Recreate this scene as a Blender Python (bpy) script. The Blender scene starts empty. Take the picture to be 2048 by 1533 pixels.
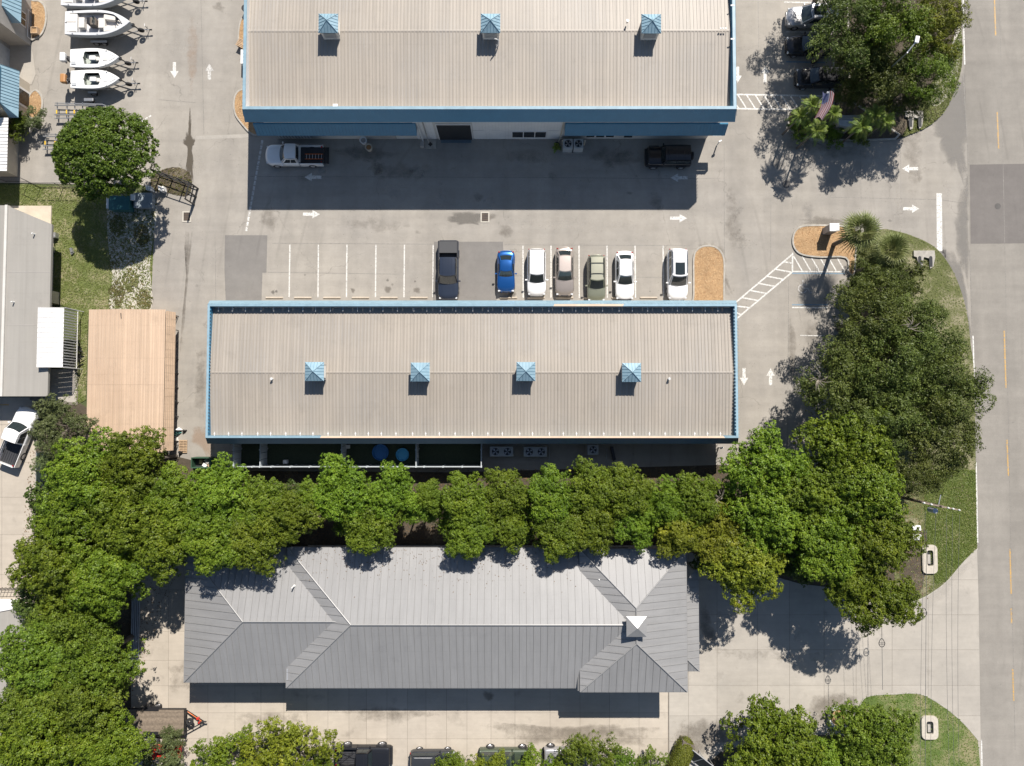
import bpy, math, random
import numpy as np
from mathutils import Matrix, Vector
S = bpy.context.scene
C = S.collection
R = math.radians
# ---------------------------------------------------------------- camera, sky, sun, exposure
H = 65.6
cam = bpy.data.cameras.new('camera'); cam.lens = 24; cam.sensor_width = 36; cam.clip_end = 2000
camo = bpy.data.objects.new('camera', cam); C.objects.link(camo)
camo.location = (0, 0, H); camo.rotation_euler = (R(2.1027), R(0.0608), 0)
S.camera = camo
SX, SY = .314, .906
wd = bpy.data.worlds.new("World"); S.world = wd; wd.use_nodes = True
sk = wd.node_tree.nodes.new('ShaderNodeTexSky'); sk.sky_type = 'NISHITA'; sk.sun_disc = False
sk.sun_elevation = R(46.2); sk.sun_rotation = math.atan2(SX, SY); sk.air_density = 1.0; sk.dust_density = .6; sk.ozone_density = 1.5
bg = wd.node_tree.nodes['Background']; bg.inputs[1].default_value = .062
wd.node_tree.links.new(sk.outputs[0], bg.inputs[0])
sun = bpy.data.lights.new('sun', 'SUN'); sun.energy = 4.9; sun.angle = R(.53); sun.color = (1, .935, .86)
suno = bpy.data.objects.new('sun', sun); C.objects.link(suno)
suno.rotation_euler = Vector((SX, SY, 1)).to_track_quat('Z', 'Y').to_euler()
suno.location = (20, 60, 80)
S.view_settings.view_transform = 'Standard'; S.view_settings.look = 'None'
S.view_settings.gamma = 1; S.view_settings.use_curve_mapping = False
S.view_settings.exposure = .60
try:
    S.cycles.max_bounces = 6; S.cycles.diffuse_bounces = 3; S.cycles.transparent_max_bounces = 6
except Exception: pass

# ---------------------------------------------------------------- helpers
_M = Matrix.Rotation(R(.0608), 3, 'Y') @ Matrix.Rotation(R(2.1027), 3, 'X')
def P(px, py, z=0.0):
    """place on the plan that lies at height z under this point of the 2048 wide picture"""
    d = _M @ Vector(((px-1024)/1365., -(py-766.5)/1365., -1))
    s = (z-H)/d.z
    return (d.x*s, d.y*s, z)
rng = random.Random(7)
class MB:
    def __init__(s): s.v = []; s.f = []; s.m = []
    def add(s, vs, fs, mi=0):
        o = len(s.v); s.v += [tuple(v) for v in vs]; s.f += [tuple(i+o for i in f) for f in fs]; s.m += [mi]*len(fs)
        return s
    def box(s, x0, y0, z0, x1, y1, z1, mi=0):
        return s.add([(x0,y0,z0),(x1,y0,z0),(x1,y1,z0),(x0,y1,z0),(x0,y0,z1),(x1,y0,z1),(x1,y1,z1),(x0,y1,z1)],
              [(0,3,2,1),(4,5,6,7),(0,1,5,4),(1,2,6,5),(2,3,7,6),(3,0,4,7)], mi)
    def cbox(s, c, d, rot=0, mi=0):
        x, y, z = d[0]/2, d[1]/2, d[2]/2; co, si = math.cos(rot), math.sin(rot)
        vs = []
        for k in (-z, z):
            for i, j in ((-x,-y),(x,-y),(x,y),(-x,y)):
                vs.append((c[0]+i*co-j*si, c[1]+i*si+j*co, c[2]+k))
        return s.add(vs, [(0,3,2,1),(4,5,6,7),(0,1,5,4),(1,2,6,5),(2,3,7,6),(3,0,4,7)], mi)
    def bar(s, a, b, r=.03, n=6, r2=None, mi=0, cap=True):
        a = Vector(a); b = Vector(b); d = (b-a)
        if d.length < 1e-6: return s
        q = d.normalized().to_track_quat('Z', 'Y'); r2 = r if r2 is None else r2
        vs = []
        for p, rr in ((a, r), (b, r2)):
            for k in range(n):
                t = 2*math.pi*(k+.5)/n
                vs.append(p + q @ Vector((rr*math.cos(t), rr*math.sin(t), 0)))
        fs = [(k, (k+1) % n, n+(k+1) % n, n+k) for k in range(n)]
        if cap: fs += [tuple(range(n-1, -1, -1)), tuple(range(n, 2*n))]
        return s.add(vs, fs, mi)
    def tube(s, pts, r=.03, n=6, mi=0):
        for i in range(len(pts)-1):
            ra = r[i] if isinstance(r, (list, tuple)) else r; rb = r[i+1] if isinstance(r, (list, tuple)) else r
            s.bar(pts[i], pts[i+1], ra, n, rb, mi)
        return s
    def lathe(s, prof, n=20, c=(0,0,0), mi=0, ax='z'):
        vs = []; m = len(prof)
        for k in range(n):
            t = 2*math.pi*k/n
            for r, z in prof:
                if ax == 'z': vs.append((c[0]+r*math.cos(t), c[1]+r*math.sin(t), c[2]+z))
                else: vs.append((c[0]+r*math.cos(t), c[1]+z, c[2]+r*math.sin(t)))
        fs = []
        for k in range(n):
            k2 = (k+1) % n
            for i in range(m-1): fs.append((k*m+i, k2*m+i, k2*m+i+1, k*m+i+1))
        return s.add(vs, fs, mi)
    def prism(s, poly, z0, z1, mi=0):
        n = len(poly)
        a = sum(poly[i][0]*poly[(i+1) % n][1]-poly[(i+1) % n][0]*poly[i][1] for i in range(n))
        if a < 0: poly = poly[::-1]
        vs = [(p[0], p[1], z0) for p in poly]+[(p[0], p[1], z1) for p in poly]
        fs = [tuple(range(n-1, -1, -1)), tuple(range(n, 2*n))]+[(i, (i+1) % n, n+(i+1) % n, n+i) for i in range(n)]
        return s.add(vs, fs, mi)
    def grid(s, fn, nu, nv, mi=0):
        vs = [fn(i/nu, j/nv) for j in range(nv+1) for i in range(nu+1)]
        fs = [(j*(nu+1)+i, j*(nu+1)+i+1, (j+1)*(nu+1)+i+1, (j+1)*(nu+1)+i) for j in range(nv) for i in range(nu)]
        return s.add(vs, fs, mi)
    def build(s, name, mats, parent=None, smooth=False, bevel=0, sub=0, rec=False):
        me = bpy.data.meshes.new(name)
        loc = Vector((0, 0, 0))
        if parent is None and rec and s.v:
            a = np.array(s.v); loc = Vector(((a[:,0].min()+a[:,0].max())/2, (a[:,1].min()+a[:,1].max())/2, a[:,2].min()))
        off = loc; q = parent
        while q is not None:
            if 'o3' in q: off = Vector(q['o3'])
            q = q.parent
        me.from_pydata([(v[0]-off.x, v[1]-off.y, v[2]-off.z) for v in s.v], [], s.f)
        if not isinstance(mats, (list, tuple)): mats = [mats]
        for m in mats: me.materials.append(m)
        if len(mats) > 1: me.polygons.foreach_set('material_index', s.m)
        if smooth: me.polygons.foreach_set('use_smooth', [True]*len(me.polygons))
        me.update()
        o = bpy.data.objects.new(name, me); C.objects.link(o)
        if parent is not None:
            o.parent = parent
        o.location = loc
        if bevel:
            b = o.modifiers.new('bevel', 'BEVEL'); b.width = bevel; b.segments = 2; b.limit_method = 'ANGLE'
        if sub:
            b = o.modifiers.new('sub', 'SUBSURF'); b.levels = b.render_levels = sub
        if smooth and not sub:
            try: me.set_sharp_from_angle(angle=R(40))
            except Exception: pass
        return o
def tag(o, label=None, cat=None, group=None, kind=None):
    if label: o['label'] = label
    if cat: o['category'] = cat
    if group: o['group'] = group
    if kind: o['kind'] = kind
    return o
def thing(name, label, cat, loc=(0,0,0), rz=0, group=None, world=False):
    """an Empty at the base of a thing; world=True when its parts are given in world coordinates"""
    o = bpy.data.objects.new(name, None); C.objects.link(o); o.location = loc; o.rotation_euler = (0,0,rz)
    o.empty_display_size = .3
    if world: o['o3'] = tuple(loc)
    return tag(o, label, cat, group)
def copy_tree(o, parent=None):
    c = o.copy(); C.objects.link(c); c.parent = parent
    for ch in list(o.children): copy_tree(ch, c)
    return c
def area(poly): return sum(poly[i][0]*poly[(i+1)%len(poly)][1]-poly[(i+1)%len(poly)][0]*poly[i][1] for i in range(len(poly)))/2
def smooth_poly(pts, k=5, closed=True):
    out = []; n = len(pts)
    for i in range(n if closed else n-1):
        p0, p1, p2, p3 = (pts[(i-1) % n] if closed or i else pts[0]), pts[i], pts[(i+1) % n], (pts[(i+2) % n] if closed or i+2 < n else pts[-1])
        for j in range(k):
            t = j/k
            out.append(tuple(.5*((2*p1[a])+(-p0[a]+p2[a])*t+(2*p0[a]-5*p1[a]+4*p2[a]-p3[a])*t*t+(-p0[a]+3*p1[a]-3*p2[a]+p3[a])*t**3) for a in (0,1)))
    if not closed: out.append(tuple(pts[-1]))
    return out
def pxpoly(pts, z=0, sm=0):
    if sm: pts = smooth_poly(pts, sm)
    return [P(a, b, z)[:2] for a, b in pts]
def inset(poly, d):
    if area(poly) < 0: poly = poly[::-1]
    n = len(poly); out = []
    for i in range(n):
        a, b, c = Vector(poly[i-1]), Vector(poly[i]), Vector(poly[(i+1) % n])
        e1 = (b-a).normalized(); e2 = (c-b).normalized()
        n1 = Vector((-e1.y, e1.x)); n2 = Vector((-e2.y, e2.x)); m = (n1+n2)
        m = m.normalized() if m.length > 1e-6 else n1
        k = d/max(.5, m.dot(n1)); out.append((b.x+m.x*k, b.y+m.y*k))
    return out
def inpoly(x, y, poly):
    x = np.asarray(x); y = np.asarray(y); r = np.zeros(x.shape, bool); n = len(poly)
    for i in range(n):
        x1, y1 = poly[i][:2]; x2, y2 = poly[(i+1) % n][:2]
        if y1 == y2: continue
        c = ((y1 > y) != (y2 > y)) & (x < (x2-x1)*(y-y1)/(y2-y1)+x1); r ^= c
    return r
def clip(poly, ax, val, keep_less):
    out = []; n = len(poly)
    for i in range(n):
        a, b = poly[i], poly[(i+1) % n]
        ia = (a[ax] <= val) if keep_less else (a[ax] >= val); ib = (b[ax] <= val) if keep_less else (b[ax] >= val)
        if ia: out.append(a)
        if ia != ib:
            t = (val-a[ax])/(b[ax]-a[ax]); out.append(tuple(a[k]+(b[k]-a[k])*t for k in range(len(a))))
    return out

# ---------------------------------------------------------------- materials
def lin(c): return tuple(c)+(1,)
_mc = {}
def mat(name, col, rough=.6, metal=0, var=.12, scale=2.0, bump=0, bscale=40, coat=0, spec=None, objvar=0, emit=None):
    if name in _mc: return _mc[name]
    m = bpy.data.materials.new(name); m.use_nodes = True; nt = m.node_tree; b = nt.nodes['Principled BSDF']
    b.inputs['Roughness'].default_value = rough; b.inputs['Metallic'].default_value = metal
    if coat: b.inputs['Coat Weight'].default_value = coat; b.inputs['Coat Roughness'].default_value = .05
    if spec is not None: b.inputs['Specular IOR Level'].default_value = spec
    if var:
        tc = nt.nodes.new('ShaderNodeTexCoord'); nz = nt.nodes.new('ShaderNodeTexNoise'); nz.inputs['Scale'].default_value = scale
        nz.inputs['Detail'].default_value = 5; nz.inputs['Roughness'].default_value = .65
        geo = nt.nodes.new('ShaderNodeNewGeometry')
        nt.links.new(geo.outputs['Position'], nz.inputs['Vector'])
        mp = nt.nodes.new('ShaderNodeMapRange'); mp.inputs[1].default_value = .3; mp.inputs[2].default_value = .7
        mp.inputs[3].default_value = 1-var; mp.inputs[4].default_value = 1+var
        nt.links.new(nz.outputs[0], mp.inputs[0]); val = mp.outputs[0]
        if objvar:
            oi = nt.nodes.new('ShaderNodeObjectInfo'); m2 = nt.nodes.new('ShaderNodeMapRange'); m2.inputs[3].default_value = 1-objvar; m2.inputs[4].default_value = 1+objvar
            nt.links.new(oi.outputs['Random'], m2.inputs[0]); mu = nt.nodes.new('ShaderNodeMath'); mu.operation = 'MULTIPLY'
            nt.links.new(val, mu.inputs[0]); nt.links.new(m2.outputs[0], mu.inputs[1]); val = mu.outputs[0]
        vm = nt.nodes.new('ShaderNodeVectorMath'); vm.operation = 'SCALE'; vm.inputs[0].default_value = col
        nt.links.new(val, vm.inputs['Scale']); nt.links.new(vm.outputs[0], b.inputs['Base Color'])
    else: b.inputs['Base Color'].default_value = lin(col)
    if bump:
        nb = nt.nodes.new('ShaderNodeTexNoise'); nb.inputs['Scale'].default_value = bscale; nb.inputs['Detail'].default_value = 4
        g2 = nt.nodes.new('ShaderNodeNewGeometry'); nt.links.new(g2.outputs['Position'], nb.inputs['Vector'])
        bp = nt.nodes.new('ShaderNodeBump'); bp.inputs['Strength'].default_value = bump; bp.inputs['Distance'].default_value = .05
        nt.links.new(nb.outputs[0], bp.inputs['Height']); nt.links.new(bp.outputs[0], b.inputs['Normal'])
    _mc[name] = m; return m
class NT:
    def __init__(s, name):
        s.m = bpy.data.materials.new(name); s.m.use_nodes = True; s.t = s.m.node_tree; s.b = s.t.nodes['Principled BSDF']
        s.g = s.t.nodes.new('ShaderNodeNewGeometry'); s.pos = s.g.outputs['Position']
    def n(s, ty, **k):
        x = s.t.nodes.new(ty)
        for a, v in k.items(): setattr(x, a, v)
        return x
    def l(s, a, b): s.t.links.new(a, b)
    def scaled(s, sx, sy, sz=1, rot=0):
        mp = s.n('ShaderNodeMapping'); mp.inputs['Scale'].default_value = (sx, sy, sz); mp.inputs['Rotation'].default_value = (0,0,rot)
        s.l(s.pos, mp.inputs[0]); return mp.outputs[0]
    def noise(s, scale, detail=5, vec=None, rough=.6, dist=0):
        x = s.n('ShaderNodeTexNoise'); x.inputs['Scale'].default_value = scale; x.inputs['Detail'].default_value = detail
        x.inputs['Roughness'].default_value = rough; x.inputs['Distortion'].default_value = dist
        s.l(vec or s.pos, x.inputs['Vector']); return x.outputs[0]
    def rng(s, v, a, b, c, d):
        x = s.n('ShaderNodeMapRange'); x.inputs[1].default_value = a; x.inputs[2].default_value = b; x.inputs[3].default_value = c; x.inputs[4].default_value = d
        s.l(v, x.inputs[0]); return x.outputs[0]
    def math(s, op, a, b):
        x = s.n('ShaderNodeMath', operation=op)
        for i, v in enumerate((a, b)):
            if isinstance(v, (int, float)): x.inputs[i].default_value = v
            else: s.l(v, x.inputs[i])
        return x.outputs[0]
    def mix(s, f, a, b, mode='MIX'):
        x = s.n('ShaderNodeMix', data_type='RGBA', blend_type=mode)
        if isinstance(f, (int, float)): x.inputs[0].default_value = f
        else: s.l(f, x.inputs[0])
        for i, v in ((6, a), (7, b)):
            if isinstance(v, tuple): x.inputs[i].default_value = v+(1,) if len(v) == 3 else v
            else: s.l(v, x.inputs[i])
        return x.outputs[2]
    def scale(s, col, f):
        x = s.n('ShaderNodeVectorMath', operation='SCALE')
        if isinstance(col, tuple): x.inputs[0].default_value = col
        else: s.l(col, x.inputs[0])
        s.l(f, x.inputs['Scale']); return x.outputs[0]
    def out(s, col, rough=.85, bump=None, dist=.03, st=.5):
        if isinstance(col, tuple): s.b.inputs['Base Color'].default_value = lin(col)
        else: s.l(col, s.b.inputs['Base Color'])
        s.b.inputs['Roughness'].default_value = rough
        if bump is not None:
            bp = s.n('ShaderNodeBump'); bp.inputs['Strength'].default_value = st; bp.inputs['Distance'].default_value = dist
            s.l(bump, bp.inputs['Height']); s.l(bp.outputs[0], s.b.inputs['Normal'])
        return s.m
def asphalt(name, base, warm, streak=.06, crack=True):
    t = NT(name)
    a = t.rng(t.noise(.12, 4), .3, .7, 0, 1)
    col = t.mix(a, base, warm)
    f = t.rng(t.noise(.9, 6, rough=.7), .3, .7, 1-.09, 1+.08)
    f = t.math('MULTIPLY', f, t.rng(t.noise(9, 5, rough=.8), .25, .75, .93, 1.07))
    f = t.math('MULTIPLY', f, t.rng(t.noise(45, 3, rough=.9), .3, .7, .9, 1.1))
    f = t.math('MULTIPLY', f, t.rng(t.noise(1, 4, t.scaled(.35, .04)), .35, .65, 1-streak, 1+streak*.7))
    f = t.math('MULTIPLY', f, t.rng(t.noise(1, 4, t.scaled(.05, .9, 1, .1)), .35, .65, 1-streak*.6, 1+streak*.4))
    # dark oil spots
    f = t.math('MULTIPLY', f, t.rng(t.noise(1.7, 3, rough=.5), .70, .78, 1, .72))
    # scuffed arcs left by turning tyres
    w = t.n('ShaderNodeTexWave', wave_type='RINGS', rings_direction='Z'); w.inputs['Scale'].default_value = .18
    w.inputs['Distortion'].default_value = 6; w.inputs['Detail'].default_value = 1; w.inputs['Detail Scale'].default_value = .3
    t.l(t.scaled(1, .5, 1, .6), w.inputs['Vector'])
    k = t.math('MULTIPLY', t.rng(w.outputs['Fac'], .93, 1, 0, 1), t.rng(t.noise(.1, 2), .5, .62, 0, 1))
    f = t.math('MULTIPLY', f, t.rng(k, 0, 1, 1, .9))
    if crack:
        vo = t.n('ShaderNodeTexVoronoi', feature='DISTANCE_TO_EDGE'); vo.inputs['Scale'].default_value = .11
        ms = t.n('ShaderNodeVectorMath', operation='ADD'); nz = t.n('ShaderNodeTexNoise'); nz.inputs['Scale'].default_value = .8; nz.inputs['Detail'].default_value = 6
        t.l(t.pos, nz.inputs['Vector']); sc = t.n('ShaderNodeVectorMath', operation='SCALE'); sc.inputs['Scale'].default_value = 1.6
        t.l(nz.outputs['Color'], sc.inputs[0]); t.l(t.pos, ms.inputs[0]); t.l(sc.outputs[0], ms.inputs[1]); t.l(ms.outputs[0], vo.inputs['Vector'])
        c1 = t.rng(vo.outputs['Distance'], 0, .0045, .72, 1)
        msk = t.rng(t.noise(.25, 3), .48, .56, 0, 1)
        c2 = t.math('ADD', t.math('MULTIPLY', c1, msk), t.math('SUBTRACT', 1, msk))
        f = t.math('MULTIPLY', f, c2)
    return t.out(t.scale(col, f), .9, t.noise(60, 3), .01, .4)
M_asph = asphalt('asphalt weathered', (.280, .262, .235), (.335, .309, .268), .10)
M_lot = asphalt('asphalt pale', (.288, .270, .240), (.345, .318, .278), .09)
M_patch = asphalt('asphalt newer patch', (.145, .133, .124), (.17, .157, .145), .04, False)
M_patch2 = asphalt('asphalt half worn patch', (.178, .168, .157), (.205, .194, .178), .05, False)
M_road = asphalt('road asphalt', (.232, .217, .192), (.268, .249, .219), .10, False)
def concrete(name, c1, c2):
    t = NT(name)
    col = t.mix(t.rng(t.noise(.22, 5), .35, .65, 0, 1), c1, c2)
    f = t.rng(t.noise(1.1, 7, rough=.75), .3, .7, .93, 1.06)
    f = t.math('MULTIPLY', f, t.rng(t.noise(1, 5, t.scaled(.25, 2.2, 1, .15), rough=.7), .35, .7, 1.03, .95))
    f = t.math('MULTIPLY', f, t.rng(t.noise(.5, 4, rough=.6), .60, .76, 1, .72))
    f = t.math('MULTIPLY', f, t.rng(t.noise(30, 4, rough=.8), .3, .7, .95, 1.05))
    oi = t.n('ShaderNodeObjectInfo'); f = t.math('MULTIPLY', f, t.rng(oi.outputs['Random'], 0, 1, .95, 1.04))
    return t.out(t.scale(col, f), .85, t.noise(35, 3), .01, .3)
M_conc = concrete('apron concrete', (.395, .350, .290), (.450, .402, .335))
M_conc2 = concrete('driveway concrete', (.350, .325, .285), (.400, .370, .322))
M_joint = mat('joint grime', (.17, .15, .125), .9, var=.15, scale=3)
M_kerb = mat('kerb concrete', (.36, .34, .30), .9, var=.22, scale=3, bump=.3)
def paintmat(name, c, lo=.44, hi=.34, bg_=(.26,.25,.23)):
    t = NT(name); k = t.rng(t.noise(7, 6, rough=.8), hi, lo, 0, 1)
    k2 = t.rng(t.noise(.8, 3), .3, .7, .9, 1.05)
    return t.out(t.scale(t.mix(k, bg_, c), k2), .6)
M_white = paintmat('road marking white', (.66, .65, .61), .50, .40); M_yel = paintmat('road marking yellow', (.55, .32, .07), .56, .40)
M_wornw = paintmat('worn marking white', (.62, .61, .58), .56, .40); M_blue_p = paintmat('worn marking blue', (.13, .25, .36), .6, .3)
def grassmat(name, a, b, dry, amt):
    t = NT(name)
    col = t.mix(t.rng(t.noise(2.2, 6, rough=.75), .3, .7, 0, 1), a, b)
    k = t.rng(t.math('ADD', t.math('MULTIPLY', t.noise(.45, 5), .6), t.math('MULTIPLY', t.noise(6, 4, rough=.8), .4)), amt, amt+.10, 0, 1)
    col = t.mix(k, col, dry)
    f = t.rng(t.noise(28, 3, rough=.8), .3, .7, .72, 1.25)
    return t.out(t.scale(col, f), .95, t.noise(22, 4), .06, .9)
M_grass = grassmat('lawn', (.095, .125, .028), (.145, .175, .048), (.29, .26, .15), .47)
M_grass2 = grassmat('green lawn', (.075, .125, .022), (.115, .165, .035), (.25, .23, .12), .47)
M_verge = grassmat('dry verge', (.082, .098, .028), (.135, .145, .052), (.29, .26, .17), .49)
M_dirt = grassmat('leaf litter', (.060, .048, .034), (.10, .080, .055), (.17, .145, .10), .54)
M_sand = grassmat('pale sand with weeds', (.10, .12, .045), (.16, .13, .07), (.52, .49, .43), .36)
M_ground = grassmat('open ground', (.06, .085, .03), (.10, .11, .045), (.2, .18, .11), .55)
t_ = NT('bark mulch'); M_mulch = t_.out(t_.scale(t_.mix(t_.rng(t_.noise(14, 5, rough=.8), .35, .65, 0, 1), (.44, .265, .125), (.56, .385, .215)), t_.math('MULTIPLY', t_.rng(t_.noise(30, 4, rough=.9), .3, .7, .5, 1.3), t_.rng(t_.noise(1.1, 5, rough=.7), .35, .7, 1.08, .72))), .95, t_.noise(40, 3), .05, .9)
def chipmat():
    t = NT('mulch chips'); g = t.n('ShaderNodeNewGeometry')
    return t.out(t.mix(g.outputs['Random Per Island'], (.32, .16, .065), (.66, .47, .27)), .9)
M_chip = chipmat()
def roofmat(name, col, streakdir='y', dirt=.10, rough=.45, metal=0, objv=.035, tint=None):
    t = NT(name)
    f = t.rng(t.noise(1, 5, t.scaled(*((3.2, .10) if streakdir == 'y' else (.10, 3.2))), rough=.6), .3, .7, 1-dirt, 1+dirt*.5)
    f = t.math('MULTIPLY', f, t.rng(t.noise(.13, 4, rough=.6), .3, .7, 1-dirt*.7, 1+dirt*.5))
    f = t.math('MULTIPLY', f, t.rng(t.noise(6, 6, rough=.8), .3, .75, .98, 1.03))
    # fastener rows across the sheets, a little dirtier than the rest, and blotches of grime
    sp = t.n('ShaderNodeSeparateXYZ'); t.l(t.pos, sp.inputs[0]); fr = t.math('FRACT', t.math('MULTIPLY', sp.outputs['Y' if streakdir == 'y' else 'X'], .66), 0)
    row = t.math('MULTIPLY', t.rng(fr, .0, .10, 1, 0), t.rng(t.noise(.8, 4), .4, .6, .2, 1)); f = t.math('MULTIPLY', f, t.rng(row, 0, 1, 1, 1-dirt*.55))
    f = t.math('MULTIPLY', f, t.rng(t.noise(.45, 7, rough=.75), .56, .72, 1, 1-dirt*1.1))
    oi = t.n('ShaderNodeObjectInfo'); f = t.math('MULTIPLY', f, t.rng(oi.outputs['Random'], 0, 1, 1-objv, 1+objv))
    c = col if tint is None else t.mix(t.rng(t.noise(.2, 4), .4, .65, 0, 1), col, tint)
    m = t.out(t.scale(c, f), rough); t.b.inputs['Metallic'].default_value = metal; return m
M_roof = roofmat('beige ribbed metal roof', (.345, .308, .262), tint=(.315, .290, .258), rough=.55, objv=.022)
M_rib = roofmat('shade toned beige roof ribs', (.308, .275, .233), rough=.5)  # darker than the sheets: the ribs' shadow lines are put into the colour
M_groof = roofmat('grey standing seam roof', (.262, .261, .258), dirt=.09, rough=.42, objv=.02)
M_gseam = mat('grey roof seams', (.222, .220, .215), .4, var=.06)
M_groofx = roofmat('grey standing seam hip roof', (.262, .261, .258), 'x', dirt=.10, rough=.42, objv=.02)
M_tanroof = roofmat('tan corrugated roof', (.54, .405, .290), dirt=.12, rough=.6, tint=(.48, .35, .245))
M_sky = mat('light blue painted metal', (.225, .345, .415), .5, var=.12, scale=1.6, objvar=.09)
M_navy = mat('blue and shade toned metal', (.050, .200, .325), .42, var=.07, scale=1.2, objvar=.03)  # darker blue, also stands in for shade on fascia and linings
M_tancap = mat('tan primer cap', (.60, .46, .34), .6, var=.12, scale=1)
M_wall = mat('white painted wall', (.56, .54, .50), .7, var=.10, scale=.8)
M_wallw = mat('bright white metal wall', (.72, .71, .69), .55, var=.06, scale=1)
M_gwall = mat('grey stucco wall', (.36, .34, .315), .85, var=.10, scale=1.2, bump=.2)
M_cream = mat('cream stucco wall', (.50, .44, .35), .85, var=.10, scale=1.2)
M_flat = roofmat('grey membrane roof', (.305, .290, .262), dirt=.09, rough=.8)
M_dark = mat('dark interior', (.02, .022, .025), .7, var=.2)
M_black = mat('black metal', (.018, .018, .02), .45, var=.1)
M_blackr = mat('black rubber', (.022, .022, .023), .8, var=.15)
M_steel = mat('galvanised steel', (.42, .43, .44), .38, metal=.7, var=.12, scale=3)
M_alu = mat('dull aluminium', (.5, .51, .52), .4, metal=.5, var=.1, scale=3)
M_wplastic = mat('white plastic', (.74, .74, .72), .4, var=.05)
M_vinyl = mat('white vinyl fence', (.46, .50, .52), .5, var=.07)
M_turf = mat('green artificial turf', (.035, .05, .03), .95, var=.25, scale=8, bump=.4)
M_glass = mat('dark window glass', (.015, .02, .024), .06, var=0, spec=.8)
M_cglass = mat('car glass', (.022, .030, .032), .06, var=0, spec=.9)
M_wood = mat('weathered wood', (.205, .165, .125), .85, var=.28, scale=5, objvar=.16)
M_pallet = mat('pallet wood', (.42, .30, .19), .85, var=.2, scale=6, objvar=.12)
M_orange = mat('orange plastic', (.70, .17, .03), .5, var=.08)
M_red = mat('red paint', (.50, .03, .02), .35, var=.1)
M_brown = mat('tan outboard cowl', (.42, .21, .08), .4, var=.05)
M_gel = mat('white gelcoat', (.78, .78, .76), .25, var=.03, coat=.5)
M_gelg = mat('grey gelcoat', (.44, .46, .47), .35, var=.05)
M_gelgreen = mat('pale green deck', (.42, .46, .41), .5, var=.08)
M_cush = mat('cream cushion', (.62, .59, .54), .7, var=.06)
M_rimm = mat('alloy rim', (.42, .42, .43), .3, metal=.8, var=.05)
M_tail = mat('tail light red', (.35, .01, .01), .2, var=0); M_head = mat('head light clear', (.62, .64, .66), .12, var=0)
M_pool1 = mat('deep blue pool plastic', (.02, .13, .36), .4, var=.12, scale=6); M_pool2 = mat('sky blue pool plastic', (.06, .36, .62), .4, var=.1, scale=6)
M_green_d = mat('green dumpster steel', (.035, .085, .05), .6, var=.15)
M_wet = None
def stainmat(name, col, amount, sc=1.2, rough=.6):
    m = bpy.data.materials.new(name); m.use_nodes = True; nt = m.node_tree; b = nt.nodes['Principled BSDF']
    b.inputs['Base Color'].default_value = lin(col); b.inputs['Roughness'].default_value = rough
    tr = nt.nodes.new('ShaderNodeBsdfTransparent'); mx = nt.nodes.new('ShaderNodeMixShader'); g = nt.nodes.new('ShaderNodeNewGeometry')
    at = nt.nodes.new('ShaderNodeAttribute'); at.attribute_name = 'edge'
    nz = nt.nodes.new('ShaderNodeTexNoise'); nz.inputs['Scale'].default_value = sc; nz.inputs['Detail'].default_value = 6; nz.inputs['Roughness'].default_value = .7
    nt.links.new(g.outputs['Position'], nz.inputs['Vector'])
    ad = nt.nodes.new('ShaderNodeMath'); ad.operation = 'ADD'; nt.links.new(nz.outputs[0], ad.inputs[0]); nt.links.new(at.outputs['Fac'], ad.inputs[1])
    mp = nt.nodes.new('ShaderNodeMapRange'); mp.inputs[1].default_value = .62; mp.inputs[2].default_value = 1.05; mp.inputs[3].default_value = 0; mp.inputs[4].default_value = amount
    nt.links.new(ad.outputs[0], mp.inputs[0]); nt.links.new(mp.outputs[0], mx.inputs[0]); nt.links.new(tr.outputs[0], mx.inputs[1]); nt.links.new(b.outputs[0], mx.inputs[2])
    nt.links.new(mx.outputs[0], nt.nodes['Material Output'].inputs[0]); return m
M_stain = stainmat('soft grime', (.13, .11, .085), .42); M_wets = stainmat('damp silt', (.085, .070, .05), .8, 1.6); M_rust = stainmat('rust run', (.38, .25, .16), .35)
M_pale = stainmat('pale scuff', (.47, .44, .39), .5)
M_dampA = stainmat('damp asphalt', (.13, .12, .105), .55, .9)
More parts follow.
